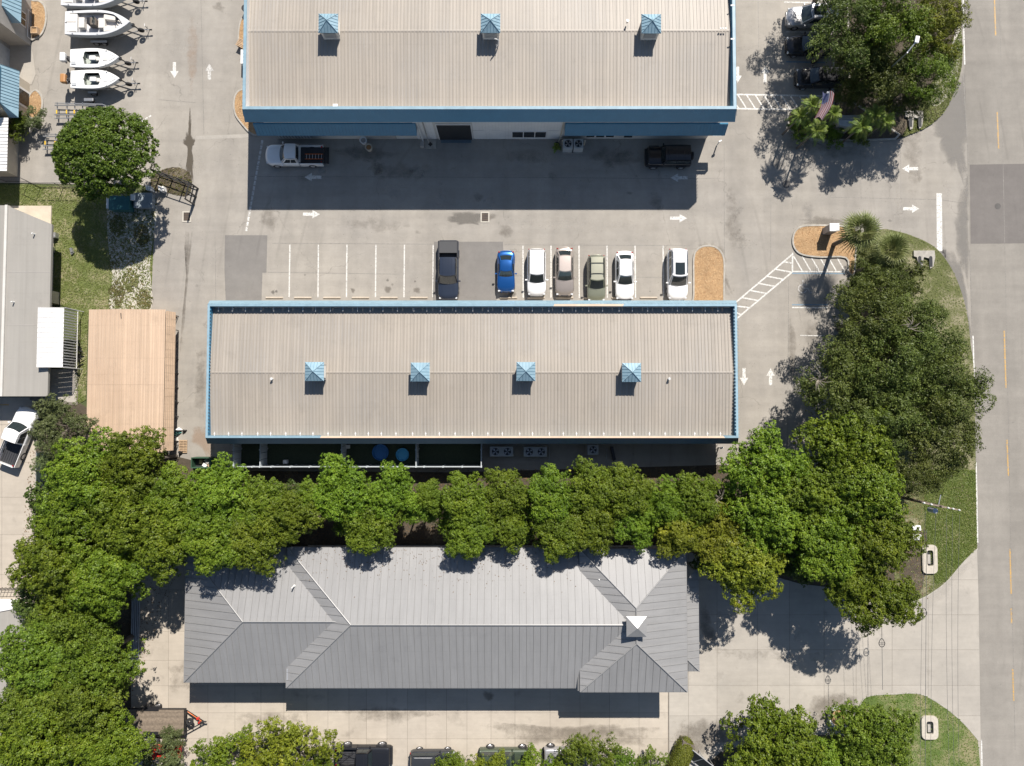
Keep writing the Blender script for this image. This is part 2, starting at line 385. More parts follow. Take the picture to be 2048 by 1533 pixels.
def leafmat(name, dark, mid, light, yel=(.26, .24, .02), yamt=.0, tr=.14, rough=.5):
    m = bpy.data.materials.new(name); m.use_nodes = True; nt = m.node_tree; b = nt.nodes['Principled BSDF']; b.inputs['Roughness'].default_value = rough
    b.inputs['Specular IOR Level'].default_value = .25
    g = nt.nodes.new('ShaderNodeNewGeometry'); cr = nt.nodes.new('ShaderNodeValToRGB')
    cr.color_ramp.elements[0].color = lin(dark); cr.color_ramp.elements[1].color = lin(light); e = cr.color_ramp.elements.new(.5); e.color = lin(mid)
    nz = nt.nodes.new('ShaderNodeTexNoise'); nz.inputs['Scale'].default_value = .55; nz.inputs['Detail'].default_value = 3
    nt.links.new(g.outputs['Position'], nz.inputs['Vector'])
    m1 = nt.nodes.new('ShaderNodeMath'); m1.operation = 'MULTIPLY_ADD'; m1.inputs[1].default_value = .45; nt.links.new(g.outputs['Random Per Island'], m1.inputs[0])
    m2 = nt.nodes.new('ShaderNodeMath'); m2.operation = 'MULTIPLY_ADD'; m2.inputs[1].default_value = .7; m2.inputs[2].default_value = -.08; nt.links.new(nz.outputs[0], m2.inputs[0])
    nt.links.new(m2.outputs[0], m1.inputs[2]); nt.links.new(m1.outputs[0], cr.inputs[0])
    oi = nt.nodes.new('ShaderNodeObjectInfo'); hs = nt.nodes.new('ShaderNodeHueSaturation')
    mr = nt.nodes.new('ShaderNodeMapRange'); mr.inputs[3].default_value = .78; mr.inputs[4].default_value = 1.2; nt.links.new(oi.outputs['Random'], mr.inputs[0]); nt.links.new(mr.outputs[0], hs.inputs['Value'])
    mr2 = nt.nodes.new('ShaderNodeMapRange'); mr2.inputs[3].default_value = .484; mr2.inputs[4].default_value = .512; nt.links.new(oi.outputs['Random'], mr2.inputs[0]); nt.links.new(mr2.outputs[0], hs.inputs['Hue'])
    nt.links.new(cr.outputs[0], hs.inputs['Color']); col = hs.outputs[0]
    if yamt:
        n2 = nt.nodes.new('ShaderNodeTexNoise'); n2.inputs['Scale'].default_value = .8; nt.links.new(g.outputs['Position'], n2.inputs['Vector'])
        ym = nt.nodes.new('ShaderNodeMapRange'); ym.inputs[1].default_value = .62-yamt*.3; ym.inputs[2].default_value = .74-yamt*.3; nt.links.new(n2.outputs[0], ym.inputs[0])
        mi = nt.nodes.new('ShaderNodeMix'); mi.data_type = 'RGBA'; mi.inputs[7].default_value = lin(yel); nt.links.new(ym.outputs[0], mi.inputs[0]); nt.links.new(col, mi.inputs[6]); col = mi.outputs[2]
    nt.links.new(col, b.inputs['Base Color'])
    tl = nt.nodes.new('ShaderNodeBsdfTranslucent'); mx = nt.nodes.new('ShaderNodeMixShader'); mx.inputs[0].default_value = tr
    nt.links.new(col, tl.inputs[0]); nt.links.new(b.outputs[0], mx.inputs[1]); nt.links.new(tl.outputs[0], mx.inputs[2])
    nt.links.new(mx.outputs[0], nt.nodes['Material Output'].inputs[0]); return m
L_bright = leafmat('bright green leaves', (.028, .055, .006), (.100, .158, .010), (.250, .310, .030))
L_yel = leafmat('yellow green leaves', (.045, .070, .008), (.145, .18, .012), (.28, .32, .035), (.26, .27, .02), yamt=.05)
L_oak = leafmat('olive oak leaves', (.023, .036, .008), (.074, .100, .018), (.18, .200, .045))
L_bush = leafmat('dense glossy leaves', (.030, .060, .007), (.095, .150, .012), (.23, .295, .035))
L_round = leafmat('dense round tree leaves', (.024,.048,.006), (.075,.130,.012), (.20,.275,.035))
L_dull = leafmat('dull green leaves', (.055, .078, .028), (.10, .13, .045), (.18, .21, .085))
L_palm = leafmat('palm leaves', (.07, .11, .02), (.14, .20, .035), (.26, .31, .08))
L_fan = leafmat('fan palm leaves', (.065, .085, .022), (.13, .155, .045), (.26, .27, .12))
L_hedge = leafmat('clipped hedge leaves', (.07, .10, .012), (.13, .16, .02), (.2, .22, .035))
M_bark = mat('bark', (.13, .11, .09), .95, var=.3, scale=8, bump=.5); M_twig = mat('pale bare twigs', (.30, .26, .21), .9, var=.15)
# ================================================================ THE SETTING
def sheet(name, poly, z, m, parent=None, kind='structure', th=0):
    mb = MB()
    if area(poly) < 0: poly = poly[::-1]
    if th: mb.prism(poly, z-th, z)
    else: mb.add([(x, y, z) for x, y in poly], [tuple(range(len(poly)))])
    o = mb.build(name, m, parent)
    if parent is None and kind: tag(o, kind=kind)
    return o
sheet('ground', [(-500,-500),(500,-500),(500,500),(-500,500)], -.03, M_ground)
lot = sheet('parking_lot', pxpoly([(312,-500),(1926,-500),(1930,100),(1939,330),(1941,560),(1949,680),(1953,960),(1700,960),(470,962),(300,962),(300,385),(312,300)]), 0, M_asph)
yard = sheet('boat_yard_pavement', pxpoly([(-500,-500),(312,-500),(312,300),(304,372),(0,366),(-500,360)]), 0, M_lot)
road = sheet('road', pxpoly([(1922,-500),(1926,0),(1931,200),(1939,490),(1945,700),(1951,1000),(1957,1200),(1962,1533),(1966,1900),(2125,1900),(2098,1533),(2078,900),(2066,300),(2058,0),(2048,-500)]), .006, M_road)
driveway = sheet('concrete_driveway', pxpoly([(1337,1000),(1952,1000),(1957,1200),(1961,1533),(1965,1900),(1337,1900)]), -.012, M_joint)
apron = sheet('concrete_apron', pxpoly([(262,1090),(1337,1090),(1337,1500),(1337,1600),(262,1600)]), -.012, M_joint)
neigh = sheet('concrete_yard', pxpoly([(-500,790),(72,790),(76,960),(70,1250),(30,1700),(-500,1700)]), -.012, M_joint)
strip = sheet('planting_strip', pxpoly([(150,800),(300,900),(470,942),(900,945),(1450,930),(1850,960),(1832,1090),(1800,1190),(1700,1180),(1600,1168),(1380,1105),(370,1105),(262,1110),(262,1700),(0,1700),(70,1250),(72,900)]), .012, M_dirt)
strip2 = sheet('planting_strip', pxpoly([(262,1545),(1330,1538),(1410,1533),(1440,1505),(1540,1475),(1660,1470),(1800,1480),(1820,1900),(262,1900)]), .05, M_dirt)
# concrete panels: each slab between two saw joints is a piece of its own
def slabs(parent, xs, ys, m, ok):
    for i in range(len(xs)-1):
        for j in range(len(ys)-1):
            cx_, cy_ = (xs[i]+xs[i+1])/2, (ys[j]+ys[j+1])/2
            if not ok(cx_, cy_): continue
            q = pxpoly([(xs[i], ys[j]), (xs[i+1], ys[j]), (xs[i+1], ys[j+1]), (xs[i], ys[j+1])])
            q = inset(q, .012)
            sheet('concrete_panel', q, .002, m, parent, th=.06)
slabs(apron, [262,337,416,470,522,568,614,656,698,733,774,815,852,893,934,982,1030,1100,1160,1219,1278,1336], [1100,1180,1263,1321,1372,1426,1478,1533,1600], M_conc, lambda x, y: True)
slabs(driveway, [1338,1377,1434,1515,1579,1648,1712,1784,1856,1964], [1090,1160,1230,1300,1371,1432,1483,1560], M_conc2, lambda x, y: True)
slabs(neigh, [-200,-120,-60,4,72], [795,850,925,995,1070,1150,1230,1310,1400,1500,1600], M_conc, lambda x, y: True)
# lawns and verges
g1 = pxpoly([(-300,371),(60,370),(210,380),(300,386),(310,430),(302,610),(302,640),(176,640),(172,800),(150,812),(150,620),(92,600),(92,440),(-10,411),(-300,408)])
lawn1 = sheet('lawn', g1, .012, M_grass)
lawn2p = pxpoly([(1668,-500),(1920,-500)]+smooth_poly([(1921,60),(1923,120),(1916,160),(1903,195),(1886,226),(1858,252),(1824,268),(1790,281)],5,False)+[(1740,283),(1640,283),(1600,276),(1580,262),(1572,245),(1574,226),(1590,216),(1664,214),(1664,0)])
lawn2 = sheet('verge', lawn2p, .10, M_dirt)
lawn3p = pxpoly([(1700,470)]+smooth_poly([(1770,458),(1818,470),(1868,494),(1898,530),(1918,572),(1933,625),(1941,690),(1948,760),(1952,1000)],5,False)+smooth_poly([(1954,1096),(1925,1125),(1890,1165),(1850,1193),(1820,1204)],4,False)+[(1790,1180),(1780,1000),(1700,900),(1660,800),(1655,700),(1698,640)])
lawn3 = sheet('verge', lawn3p, .02, M_verge)
lawn3g = sheet('lawn', pxpoly([(1850,940),(1950,940),(1953,1094),(1925,1123),(1890,1163),(1870,1170),(1866,1130),(1852,1090),(1848,1010)], 0), .028, M_grass2)
lawn4p = pxpoly(smooth_poly([(1718,1410),(1735,1392),(1790,1388),(1840,1388),(1885,1412),(1925,1445),(1955,1480)], 5, False)+[(1961,1540),(1966,1900),(1700,1900),(1700,1450)])
lawn4 = sheet('lawn', lawn4p, .02, M_grass2)
sandp = pxpoly(smooth_poly([(222,395),(300,390),(316,420),(306,480),(300,540),(301,625),(222,625),(225,560),(218,500),(215,440)], 3))
sand = sheet('sandy_ground', sandp, .022, M_sand)
dirtp = pxpoly(smooth_poly([(305,352),(345,335),(378,345),(384,372),(376,392),(358,392),(330,385),(305,380)], 3))
sheet('weedy_ground', dirtp, .02, M_dirt)
sheet('worn_verge', pxpoly(smooth_poly([(1905,180),(1920,110),(1920,60),(1912,60),(1890,130),(1860,180),(1868,215)], 4)), .106, M_sand)
sheet('worn_verge', pxpoly(smooth_poly([(1802,1110),(1832,1075),(1850,1062),(1852,1130),(1840,1185),(1822,1195),(1800,1160)], 4)), .030, M_dirt)
# the newer patches
for pts, z, m in (([(450,471),(535,471),(533,546),(525,546),(523,610),(452,610),(449,540)], .006, M_patch2), ([(868,484),(1006,484),(1008,560),(993,560),(993,612),(866,612)], .006, M_patch2),
                ([(1939,330),(2060,328),(2066,487),(1941,488)], .010, M_patch), ([(1880,500),(1892,500),(1892,516),(1880,516)], .005, M_patch2)):
    sheet('asphalt_patch', pxpoly(pts), z, m, road if pts[0][0] > 1930 else lot)
# painted markings
def marks(parent, name, pts_list, z, m):
    for q in pts_list: sheet(name, pxpoly(q), z, m, parent)
def arrow(parent, x, y, ang, L=32, z=.006, m=None):
    a = R(ang); co, si = math.cos(a), math.sin(a)
    sh = [(-.5*L,-3.2),(.06*L,-3.2),(.06*L,-8.5),(.5*L,0),(.06*L,8.5),(.06*L,3.2),(-.5*L,3.2)]
    sheet('painted_arrow', pxpoly([(x+u*co-v*si, y+u*si+v*co) for u, v in sh]), z, m or M_white, parent)
for x, y, a, L in ((626,355,180,34),(1358,356,180,34),(623,429,0,34),(1357,437,0,34),(1475,150,90,32),(1530,149,-90,33),(1820,338,180,32),(1822,418,0,32),(1488,754,90,35),(1541,754,-90,34),(349,141,90,32)):
    arrow(lot, x, y, a, L)
arrow(lot, 419, 144, -90, 32, m=M_wornw)
def line(parent, x0, y0, x1, y1, w=3.2, z=.006, m=None, name='painted_line'):
    d = math.hypot(x1-x0, y1-y0); nx, ny = -(y1-y0)/d*w/2, (x1-x0)/d*w/2
    return sheet(name, pxpoly([(x0+nx, y0+ny), (x1+nx, y1+ny), (x1-nx, y1-ny), (x0-nx, y0-ny)]), z, m or M_white, parent)
for a, b in ((580,578.3),(637,636),(694,693),(752,751),(809,808),(866.5,866)): line(lot, a, 490, b, 595, 2.4, name='stall_line')
for a, b in ((1046,1046.5),(1102,1102),(1158,1158.5),(1214,1214.5),(1270,1271),(1326,1327)): line(lot, a, 492, b, 596, 2.4, name='stall_line')
for k in range(19):
    y0 = 281+k*10.2; x0 = 525-(y0-281)*.178
    if y0 < 462: line(lot, x0, y0, x0-1.4, y0+8.2, 4, m=M_wornw if 290 < y0 < 425 else M_white, name='dashed_line')
for k in range(3): line(yard, 284+k*7, 243-k*4.2, 288.5+k*7, 240-k*4.2, 3, name='dashed_line')
line(lot, 1878, 387, 1879, 503, 11, name='stop_line')
line(lot, 1471, 189.5, 1664, 193, 3); line(lot, 1471, 218, 1600, 219.5, 3)
for k in range(9): line(lot, 1476+k*17.3, 191, 1493+k*17.3, 218, 2.6, z=.010, name='hatch_line')
line(lot, 1470, 208, 1478, 218, 2.6, z=.010, name='hatch_line')
line(lot, 1586, 508, 1473, 604, 3); line(lot, 1585, 544, 1473, 638, 3); line(lot, 1585, 506, 1584.5, 545, 3, z=.010)
line(lot, 1567, 524, 1584, 527, 2.8, z=.010, name='hatch_line')
for k in range(7): line(lot, 1549.8-k*16.6, 538.8+k*14.2, (1549.8-k*16.6)+32, 544.8+k*14.2, 2.8, z=.010, name='hatch_line') if k < 5 else line(lot, 1473.5, 538.8+k*14.2+(2 if k == 6 else 3), (1549.8-k*16.6)+32, 544.8+k*14.2, 2.8, z=.010, name='hatch_line')
line(lot, 1584, 543.5, 1690, 544, 2.4); line(lot, 1584, 547, 1690, 547.6, 2.6, m=M_blue_p)
for k in range(6): line(lot, 1587+k*17, 513, 1604+k*17, 542, 2.6, z=.010, name='hatch_line')
line(lot, 1584, 610, 1655, 610, 2.6, m=M_blue_p); line(lot, 1584, 615.5, 1655, 616, 2.4); line(lot, 1600, 671.5, 1650, 672, 2, m=M_wornw)
line(lot, 1572, 124, 1650, 126, 3, m=M_blue_p); line(lot, 1572, 64, 1650, 65, 3, m=M_wornw)
line(lot, 1568, 5, 1640, 6, 3, m=M_wornw)
M_seam = paintmat('sealed paving seam', (.15,.138,.122), .62, .42, (.27,.255,.23))
for q_ in ((500,353.5,800,354.5,1.2),(800,354.5,1120,356,1.0),(1120,356,1392,358,1.3),(1392,358,1440,357,.9),(535,545,800,549,1.0),(930,551,1375,556,1.0),(1448,290,1449,600,1.0),(1542,360,1541,520,1.0),(1660,395,1880,400,1.0),(1880,400,1935,408,1.0),
           (1577,560,1575,900,1.0),(318,200,392,206,1.0),(402,0,408,270,1.0),(430,470,432,600,1.0),(545,487,868,489,1.0),(1010,490,1380,492,1.0),(1516,0,1518,200,1.0),(1720,300,1722,400,.9),(1800,180,1802,420,.9)):
    line(lot, q_[0], q_[1], q_[2], q_[3], q_[4], z=.0035, m=M_seam, name='paving_seam')
line(lot, 392, 276, 498, 272, 7, z=.003, m=paintmat('pale trench patch', (.37,.345,.305), .6, .3, (.30,.28,.25)), name='trench_patch')
for q_ in ((1939,500,1958,1100,1.2),(1926,150,1937,330,1.2),(1998,-50,2030,1500,.8)):
    line(road, q_[0], q_[1], q_[2], q_[3], q_[4], z=.0105, m=M_seam, name='paving_seam')
# wheelchair symbol
wc = MB()
c_ = P(1605, 578); s_ = 1.0
for k in range(14):
    t0, t1 = R(60+k*20), R(60+(k+1)*20)
    q = [(c_[0]+r*math.cos(t), c_[1]+r*math.sin(t), .007) for r, t in ((.36,t0),(.44,t0),(.44,t1),(.36,t1))]
    wc.add(q, [(0,3,2,1)])
for a, b in (((.05,.05),(.05,.62)), ((.05,.05),(.5,.05)), ((.5,.05),(.72,-.4)), ((.05,.38),(.4,.38)), ((.72,-.4),(.9,-.34))):
    d = Vector((b[0]-a[0], b[1]-a[1])).normalized()*.04
    wc.add([(c_[0]+a[0]-d.y, c_[1]+a[1]+d.x, .0075), (c_[0]+a[0]+d.y, c_[1]+a[1]-d.x, .0075), (c_[0]+b[0]+d.y, c_[1]+b[1]-d.x, .0075), (c_[0]+b[0]-d.y, c_[1]+b[1]+d.x, .0075)], [(0,1,2,3)])
wc.add([(c_[0]+.05+.11*math.cos(k*.7), c_[1]+.75+.11*math.sin(k*.7), .007) for k in range(9)], [tuple(range(9))])
wc.build('wheelchair_symbol', M_wornw, lot)
# road lines
def rx(y, k): return np.interp(y, [-500,0,200,490,700,1000,1200,1533,1900], [1923,1925.5,1931,1940,1946.5,1953.5,1957.5,1963.5,1967])+k
for a, b in ((-400,130),(672,800),(925,1086),(1480,1800)):
    n_ = 6
    for i in range(1):
        pts = [(rx(a+(b-a)*t/n_, 0), a+(b-a)*t/n_) for t in range(n_+1)]
        sheet('edge_line', pxpoly([(x-1.3, y) for x, y in pts]+[(x+1.3, y) for x, y in pts[::-1]]), .012, M_white, road)
for (x0, y0, x1, y1) in ((1985,-120,1987,-60),(1988,-20,1991,72),(1994,225,1997,298),(2008,662,2011.5,776),(2013.5,880,2016.5,952),(2019.5,1098,2022,1188),(2022,1217,2023,1247),(2025,1338,2027,1402),(2031,1560,2033,1640)):
    line(road, x0, y0, x1, y1, 2.8, z=.012, m=M_yel, name='yellow_line')
M_dampB = stainmat('darker drive edge asphalt', (.19, .18, .165), .55, .5)
# stains: real deposits with shapes of their own
def stain(parent, pts, z, m, edge=.55, sm=4):
    poly = pxpoly(pts, 0, max(sm, 6)); n = len(poly)
    cx_ = sum(p[0] for p in poly)/n; cy_ = sum(p[1] for p in poly)/n
    w_ = random.Random(int(pts[0][0]*3+pts[0][1])); ph_ = [w_.uniform(0, 6.28) for _ in range(4)]
    poly = [(cx_+(x-cx_)*k, cy_+(y-cy_)*k) for i, (x, y) in enumerate(poly) for k in [1+.10*math.sin(i*.9+ph_[0])+.08*math.sin(i*1.7+ph_[1])+w_.uniform(-.07,.07)]]
    rings = (1.12, .9, .68, .45, .2)
    vs = [(cx_+(x-cx_)*k, cy_+(y-cy_)*k, z) for k in rings for x, y in poly]+[(cx_, cy_, z)]; q = len(rings)
    fs = [(r_*n+i, r_*n+(i+1) % n, (r_+1)*n+(i+1) % n, (r_+1)*n+i) for r_ in range(q-1) for i in range(n)]+[((q-1)*n+i, (q-1)*n+(i+1) % n, q*n) for i in range(n)]
    o = MB().add(vs, fs).build('ground_stain', m, parent)
    at = o.data.attributes.new('edge', 'FLOAT', 'POINT'); at.data.foreach_set('value', [v*edge for v in (-.5, .1, .55, .85, 1.0) for _ in range(n)]+[edge])
    return o
for pts, m, e in (
    ([(379,210),(384,225),(383,262),(392,283),(386,298),(388,330),(387,372),(379,385),(370,360),(374,300),(362,283),(374,262),(377,230)], M_wets, .85),
    ([(885,440),(905,424),(968,423),(968,447),(945,452),(905,449)], M_dampA, .8),
    ([(968,424),(1000,434),(968,447)], M_stain, .5),
    ([(366,455),(378,450),(388,455),(383,500),(378,560),(372,620),(366,700),(358,700),(366,620),(372,540),(373,490)], M_stain, .5),
    ([(372,60),(392,20),(400,90),(392,160),(382,208),(374,160)], M_rust, .35),
    ([(400,690),(416,680),(414,760),(412,830),(395,850),(385,760)], M_stain, .35),
    ([(385,855),(410,850),(428,870),(428,930),(405,905),(378,880)], M_rust, .65),
    ([(1450,380),(1470,360),(1500,520),(1460,500),(1440,480)], M_stain, .3),
    ([(1590,440),(1640,430),(1700,440),(1700,458),(1620,455)], M_stain, .5),
    ([(1385,495),(1390,480),(1420,478),(1448,490),(1460,560),(1466,600),(1452,600),(1446,520),(1415,496)], M_stain, .55),
    ([(1575,620),(1590,640),(1596,720),(1590,800),(1578,760),(1574,680)], M_stain, .4),
    ([(1610,640),(1640,640),(1646,700),(1620,720),(1606,680)], M_stain, .35),
    ([(1872,190),(1936,120),(1940,330),(1925,380),(1880,300),(1862,262)], M_dampB, .8), ([(1880,495),(1912,500),(1938,600),(1944,720),(1935,640),(1915,570)], M_dampB, .8), ([(1905,440),(1936,330),(1940,560),(1925,560)], M_dampB, .6), ([(1540,240),(1600,285),(1760,300),(1750,320),(1580,310)], M_stain, .3),
    ([(640,440),(760,432),(840,450),(800,470),(700,462)], M_stain, .25),
    ([(1010,440),(1200,430),(1300,450),(1200,470),(1060,460)], M_pale, .3),
    ([(940,584),(962,576),(966,592),(944,600)], M_stain, .9), ([(770,572),(784,574),(780,588),(768,584)], M_stain, .7), ([(825,575),(842,576),(840,588),(826,586)], M_stain, .6),
    ([(700,575),(712,580),(706,590)], M_stain, .6), ([(1020,580),(1034,585),(1030,598),(1014,596)], M_stain, .7), ([(720,330),(820,320),(900,340),(820,370),(740,360)], M_stain, .3),
    ([(640,300),(740,290),(800,310),(740,330)], M_stain, .45), ([(1160,300),(1260,296),(1290,330),(1200,340)], M_stain, .4), ([(1000,300),(1080,295),(1120,330),(1020,330)], M_stain, .3),
    ([(1800,230),(1842,200),(1850,380),(1826,400),(1806,330)], M_stain, .3), ([(1790,330),(1802,300),(1806,450),(1796,460)], M_pale, .4)):
    stain(yard if False else lot, pts, .005, m, e)
for pts, m, e in (([(1340,1450),(1420,1430),(1520,1450),(1440,1500),(1345,1533)], M_stain, .5), ([(1600,1395),(1700,1380),(1725,1400),(1700,1440),(1620,1460)], M_stain, .55), ([(1405,1200),(1440,1280),(1420,1310),(1398,1270)], M_stain, .5),
                ([(1350,1295),(1600,1300),(1720,1310),(1600,1330),(1400,1320)], M_stain, .2), ([(1730,1200),(1820,1210),(1950,1110),(1954,1135),(1850,1230),(1760,1250)], M_pale, .5)):
    stain(driveway, pts, .006, m, e)
for pts, m, e in (([(640,1420),(800,1412),(900,1430),(760,1450)], M_stain, .35), ([(960,1440),(1090,1450),(1230,1445),(1330,1455),(1330,1490),(1100,1495),(980,1480)], M_stain, .5), ([(440,1430),(560,1420),(640,1440),(520,1460)], M_stain, .3),
                ([(330,1330),(390,1310),(400,1380),(340,1390)], M_stain, .3), ([(965,1384),(985,1382),(990,1400),(972,1404)], M_stain, .6)):
    stain(apron, pts, .006, m, e)
rs = random.Random(33)
for k in range(15):
    x = rs.choice([549,606,664,721,778,838,960,1040,1129,1185,1240,1297])+rs.uniform(-8,8); y = rs.uniform(545,590); w = rs.uniform(2,5)
    stain(lot, [(x-w,y),(x,y-w*1.1),(x+w,y),(x,y+w)], .0045, M_dampA, rs.uniform(.3,.6), 3)
for k in range(44):
    x = rs.uniform(330,1900); y = rs.choice([rs.uniform(0,560), rs.uniform(280,480)]); w = rs.uniform(6,24); h_ = w*rs.uniform(.4,1.6)
    stain(lot, [(x-w,y),(x-w*.2,y-h_),(x+w,y-h_*.1),(x+w*.3,y+h_)], .0042+.00002*k, rs.choice([M_stain, M_pale, M_pale, M_dampB]), rs.uniform(.22,.42), 3)
# kerbs and planted islands
def kerb(poly, w=.16, z=.13, name='kerb', closed=True, m=None):
    inn = inset(poly, w)
    if area(poly) < 0: poly = poly[::-1]
    n = len(poly); vs = []
    for i in range(n): vs += [(poly[i][0], poly[i][1], -.02), (poly[i][0], poly[i][1], z-.02), (poly[i][0]*.9+inn[i][0]*.1, poly[i][1]*.9+inn[i][1]*.1, z), (inn[i][0], inn[i][1], z), (inn[i][0], inn[i][1], -.02)]
    fs = []
    for i in range(n if closed else n-1):
        j = (i+1) % n
        for k in range(4): fs.append((i*5+k, j*5+k, j*5+k+1, i*5+k+1))
    o = MB().add(vs, fs).build(name, m or M_kerb, None); return tag(o, kind='structure')
def scatter(poly, n, seed):
    r = np.random.RandomState(seed); a = np.array([p[:2] for p in poly]); lo, hi = a.min(0), a.max(0); pts = []
    while len(pts) < n:
        q = r.uniform(lo, hi, (n*2, 2)); q = q[inpoly(q[:,0], q[:,1], poly)]; pts += list(map(tuple, q))
    return np.array(pts[:n]), r
def quads(name, c, u, v, m, parent=None):
    """many little four-sided pieces: centre, half length vector, half width vector"""
    n = len(c); vs = np.stack([c-u, c-v, c+u, c+v], 1).reshape(-1, 3)
    me = bpy.data.meshes.new(name); me.vertices.add(4*n); me.vertices.foreach_set('co', vs.astype(np.float32).ravel())
    me.loops.add(4*n); me.polygons.add(n); me.loops.foreach_set('vertex_index', np.arange(4*n, dtype=np.int32))
    me.polygons.foreach_set('loop_start', np.arange(0, 4*n, 4, dtype=np.int32)); me.polygons.foreach_set('loop_total', np.full(n, 4, np.int32))
    me.materials.append(m); me.update(calc_edges=True)
    if parent == 'mesh': return me
    o = bpy.data.objects.new(name, me); C.objects.link(o)
    if parent: o.parent = parent
    return o
def mulch(poly, seed, dens=90):
    poly = inset(poly, .16); sheet('mulch_bed', poly, .10, M_mulch)
    n = int(abs(area(poly))*dens); p, r = scatter(poly, n, seed)
    a = r.uniform(0, 6.28, n); L = r.uniform(.03, .075, n); til = r.uniform(-.5, .5, n)
    c = np.column_stack([p, r.uniform(.11, .135, n)])
    u = np.column_stack([np.cos(a)*L, np.sin(a)*L, til*L]); v = np.column_stack([-np.sin(a)*L*.38, np.cos(a)*L*.38, r.uniform(-.5,.5,n)*L*.4])
    tag(quads('mulch_chips', c, u, v, M_chip), 'loose orange brown bark chips covering the kerbed bed', 'mulch', kind='stuff')
bedA = pxpoly(smooth_poly([(1385,520),(1390,502),(1405,492),(1426,492),(1441,502),(1449,522),(1449,570),(1449,610),(1449,640),(1385,640),(1385,590),(1385,555)], 4))
bedB = pxpoly(smooth_poly([(1583,482),(1588,463),(1604,452),(1640,450),(1690,452),(1712,460),(1712,500),(1708,550),(1694,545),(1690,518),(1640,517),(1604,512),(1588,500)], 4))
bedC = pxpoly(smooth_poly([(476,75),(480,45),(490,33),(512,33),(512,75),(512,108),(492,108),(480,100)], 4))
bedD = pxpoly(smooth_poly([(467,210),(471,190),(484,179),(515,179),(515,250),(515,272),(500,268),(480,246),(470,230)], 4))
bedE = pxpoly(smooth_poly([(66,0),(80,2),(91,12),(95,28),(94,50),(86,70),(72,80),(62,80),(62,40),(60,-20)], 4))
bedF = pxpoly(smooth_poly([(60,190),(72,180),(84,190),(88,205),(86,222),(78,236),(68,240),(56,232),(56,205)], 4))
for i, b in enumerate((bedA, bedB, bedC, bedD, bedE, bedF)): kerb(b); mulch(b, 10+i)
kerb(pxpoly([(1664,-300),(1664,214),(1590,216),(1574,226),(1572,245),(1580,262),(1600,276),(1640,283),(1740,283),(1790,281),(1800,270),(1700,200),(1690,-300)]), .18)
# grass blades and weeds as one mass
def tufts(poly, n, seed, m, name='grass', h=(.05,.13), z=.02, label='short patchy grass'):
    p, r = scatter(poly, n, seed); a = r.uniform(0, 6.28, n); L = r.uniform(*h, n)
    c = np.column_stack([p, np.full(n, z)+L*.25])
    ti = r.uniform(.1, .8, n)
    u = np.column_stack([np.cos(a)*L*np.cos(ti), np.sin(a)*L*np.cos(ti), L*np.sin(ti)]); w = L*.30
    v = np.column_stack([-np.sin(a)*w, np.cos(a)*w, np.zeros(n)])
    return tag(quads(name, c, u, v, m), label, 'grass', kind='stuff')
L_grass = leafmat('grass blades', (.10, .125, .028), (.155, .185, .048), (.30, .29, .13), tr=.2)
M_deadleaf = mat('dead leaves', (.17,.105,.05), .9, var=.4, scale=3)
L_grass2 = leafmat('green grass blades', (.08, .13, .02), (.125, .185, .034), (.25, .28, .09), tr=.2)
L_weed = leafmat('weeds', (.08, .09, .03), (.14, .145, .05), (.30, .22, .11), tr=.2)
tufts(g1, 20000, 1, L_grass, label='patchy lawn beside the grey flat roofed building')
tufts(sandp, 500, 2, L_weed, 'weeds', (.08,.26), .02, 'weeds growing through the pale sand')
for k in range(5):
    cx0, cy0 = [(236,450),(285,470),(235,585),(262,560),(290,600)][k]
    tufts(pxpoly(smooth_poly([(cx0-18,cy0),(cx0,cy0-22),(cx0+16,cy0),(cx0+2,cy0+26)], 3)), 260, 20+k, L_weed, 'weeds', (.08,.22), .02, 'clump of weeds on the sandy ground')
tufts(dirtp, 350, 3, L_weed, 'weeds', (.06,.2), .02, 'dry weeds under the black gate')
tufts(lawn2p[2:36], 7000, 4, L_grass, z=.1, label='rough grass at the corner of the north verge')
tufts(lawn3p, 9000, 5, L_grass, label='rough grass under the oaks by the road')
tufts(pxpoly([(1850,940),(1950,940),(1953,1094),(1925,1123),(1890,1163),(1870,1170),(1866,1130),(1852,1090),(1848,1010)]), 14000, 6, L_grass2, z=.03, label='green lawn under the power lines')
tufts(lawn4p, 12000, 8, L_grass2, label='green lawn round the southern catch basin')
# kerb edge of the drives
for pts in ([(1955,1096),(1925,1125),(1890,1165),(1850,1193),(1820,1206)], [(1718,1412),(1735,1391),(1790,1386),(1840,1386),(1885,1410),(1925,1443),(1957,1480)]):
    q = smooth_poly(pts, 5, False); sheet('concrete_edge', pxpoly(q)+[P(x, y+3.0)[:2] for x, y in q[::-1]], .034, M_kerb)
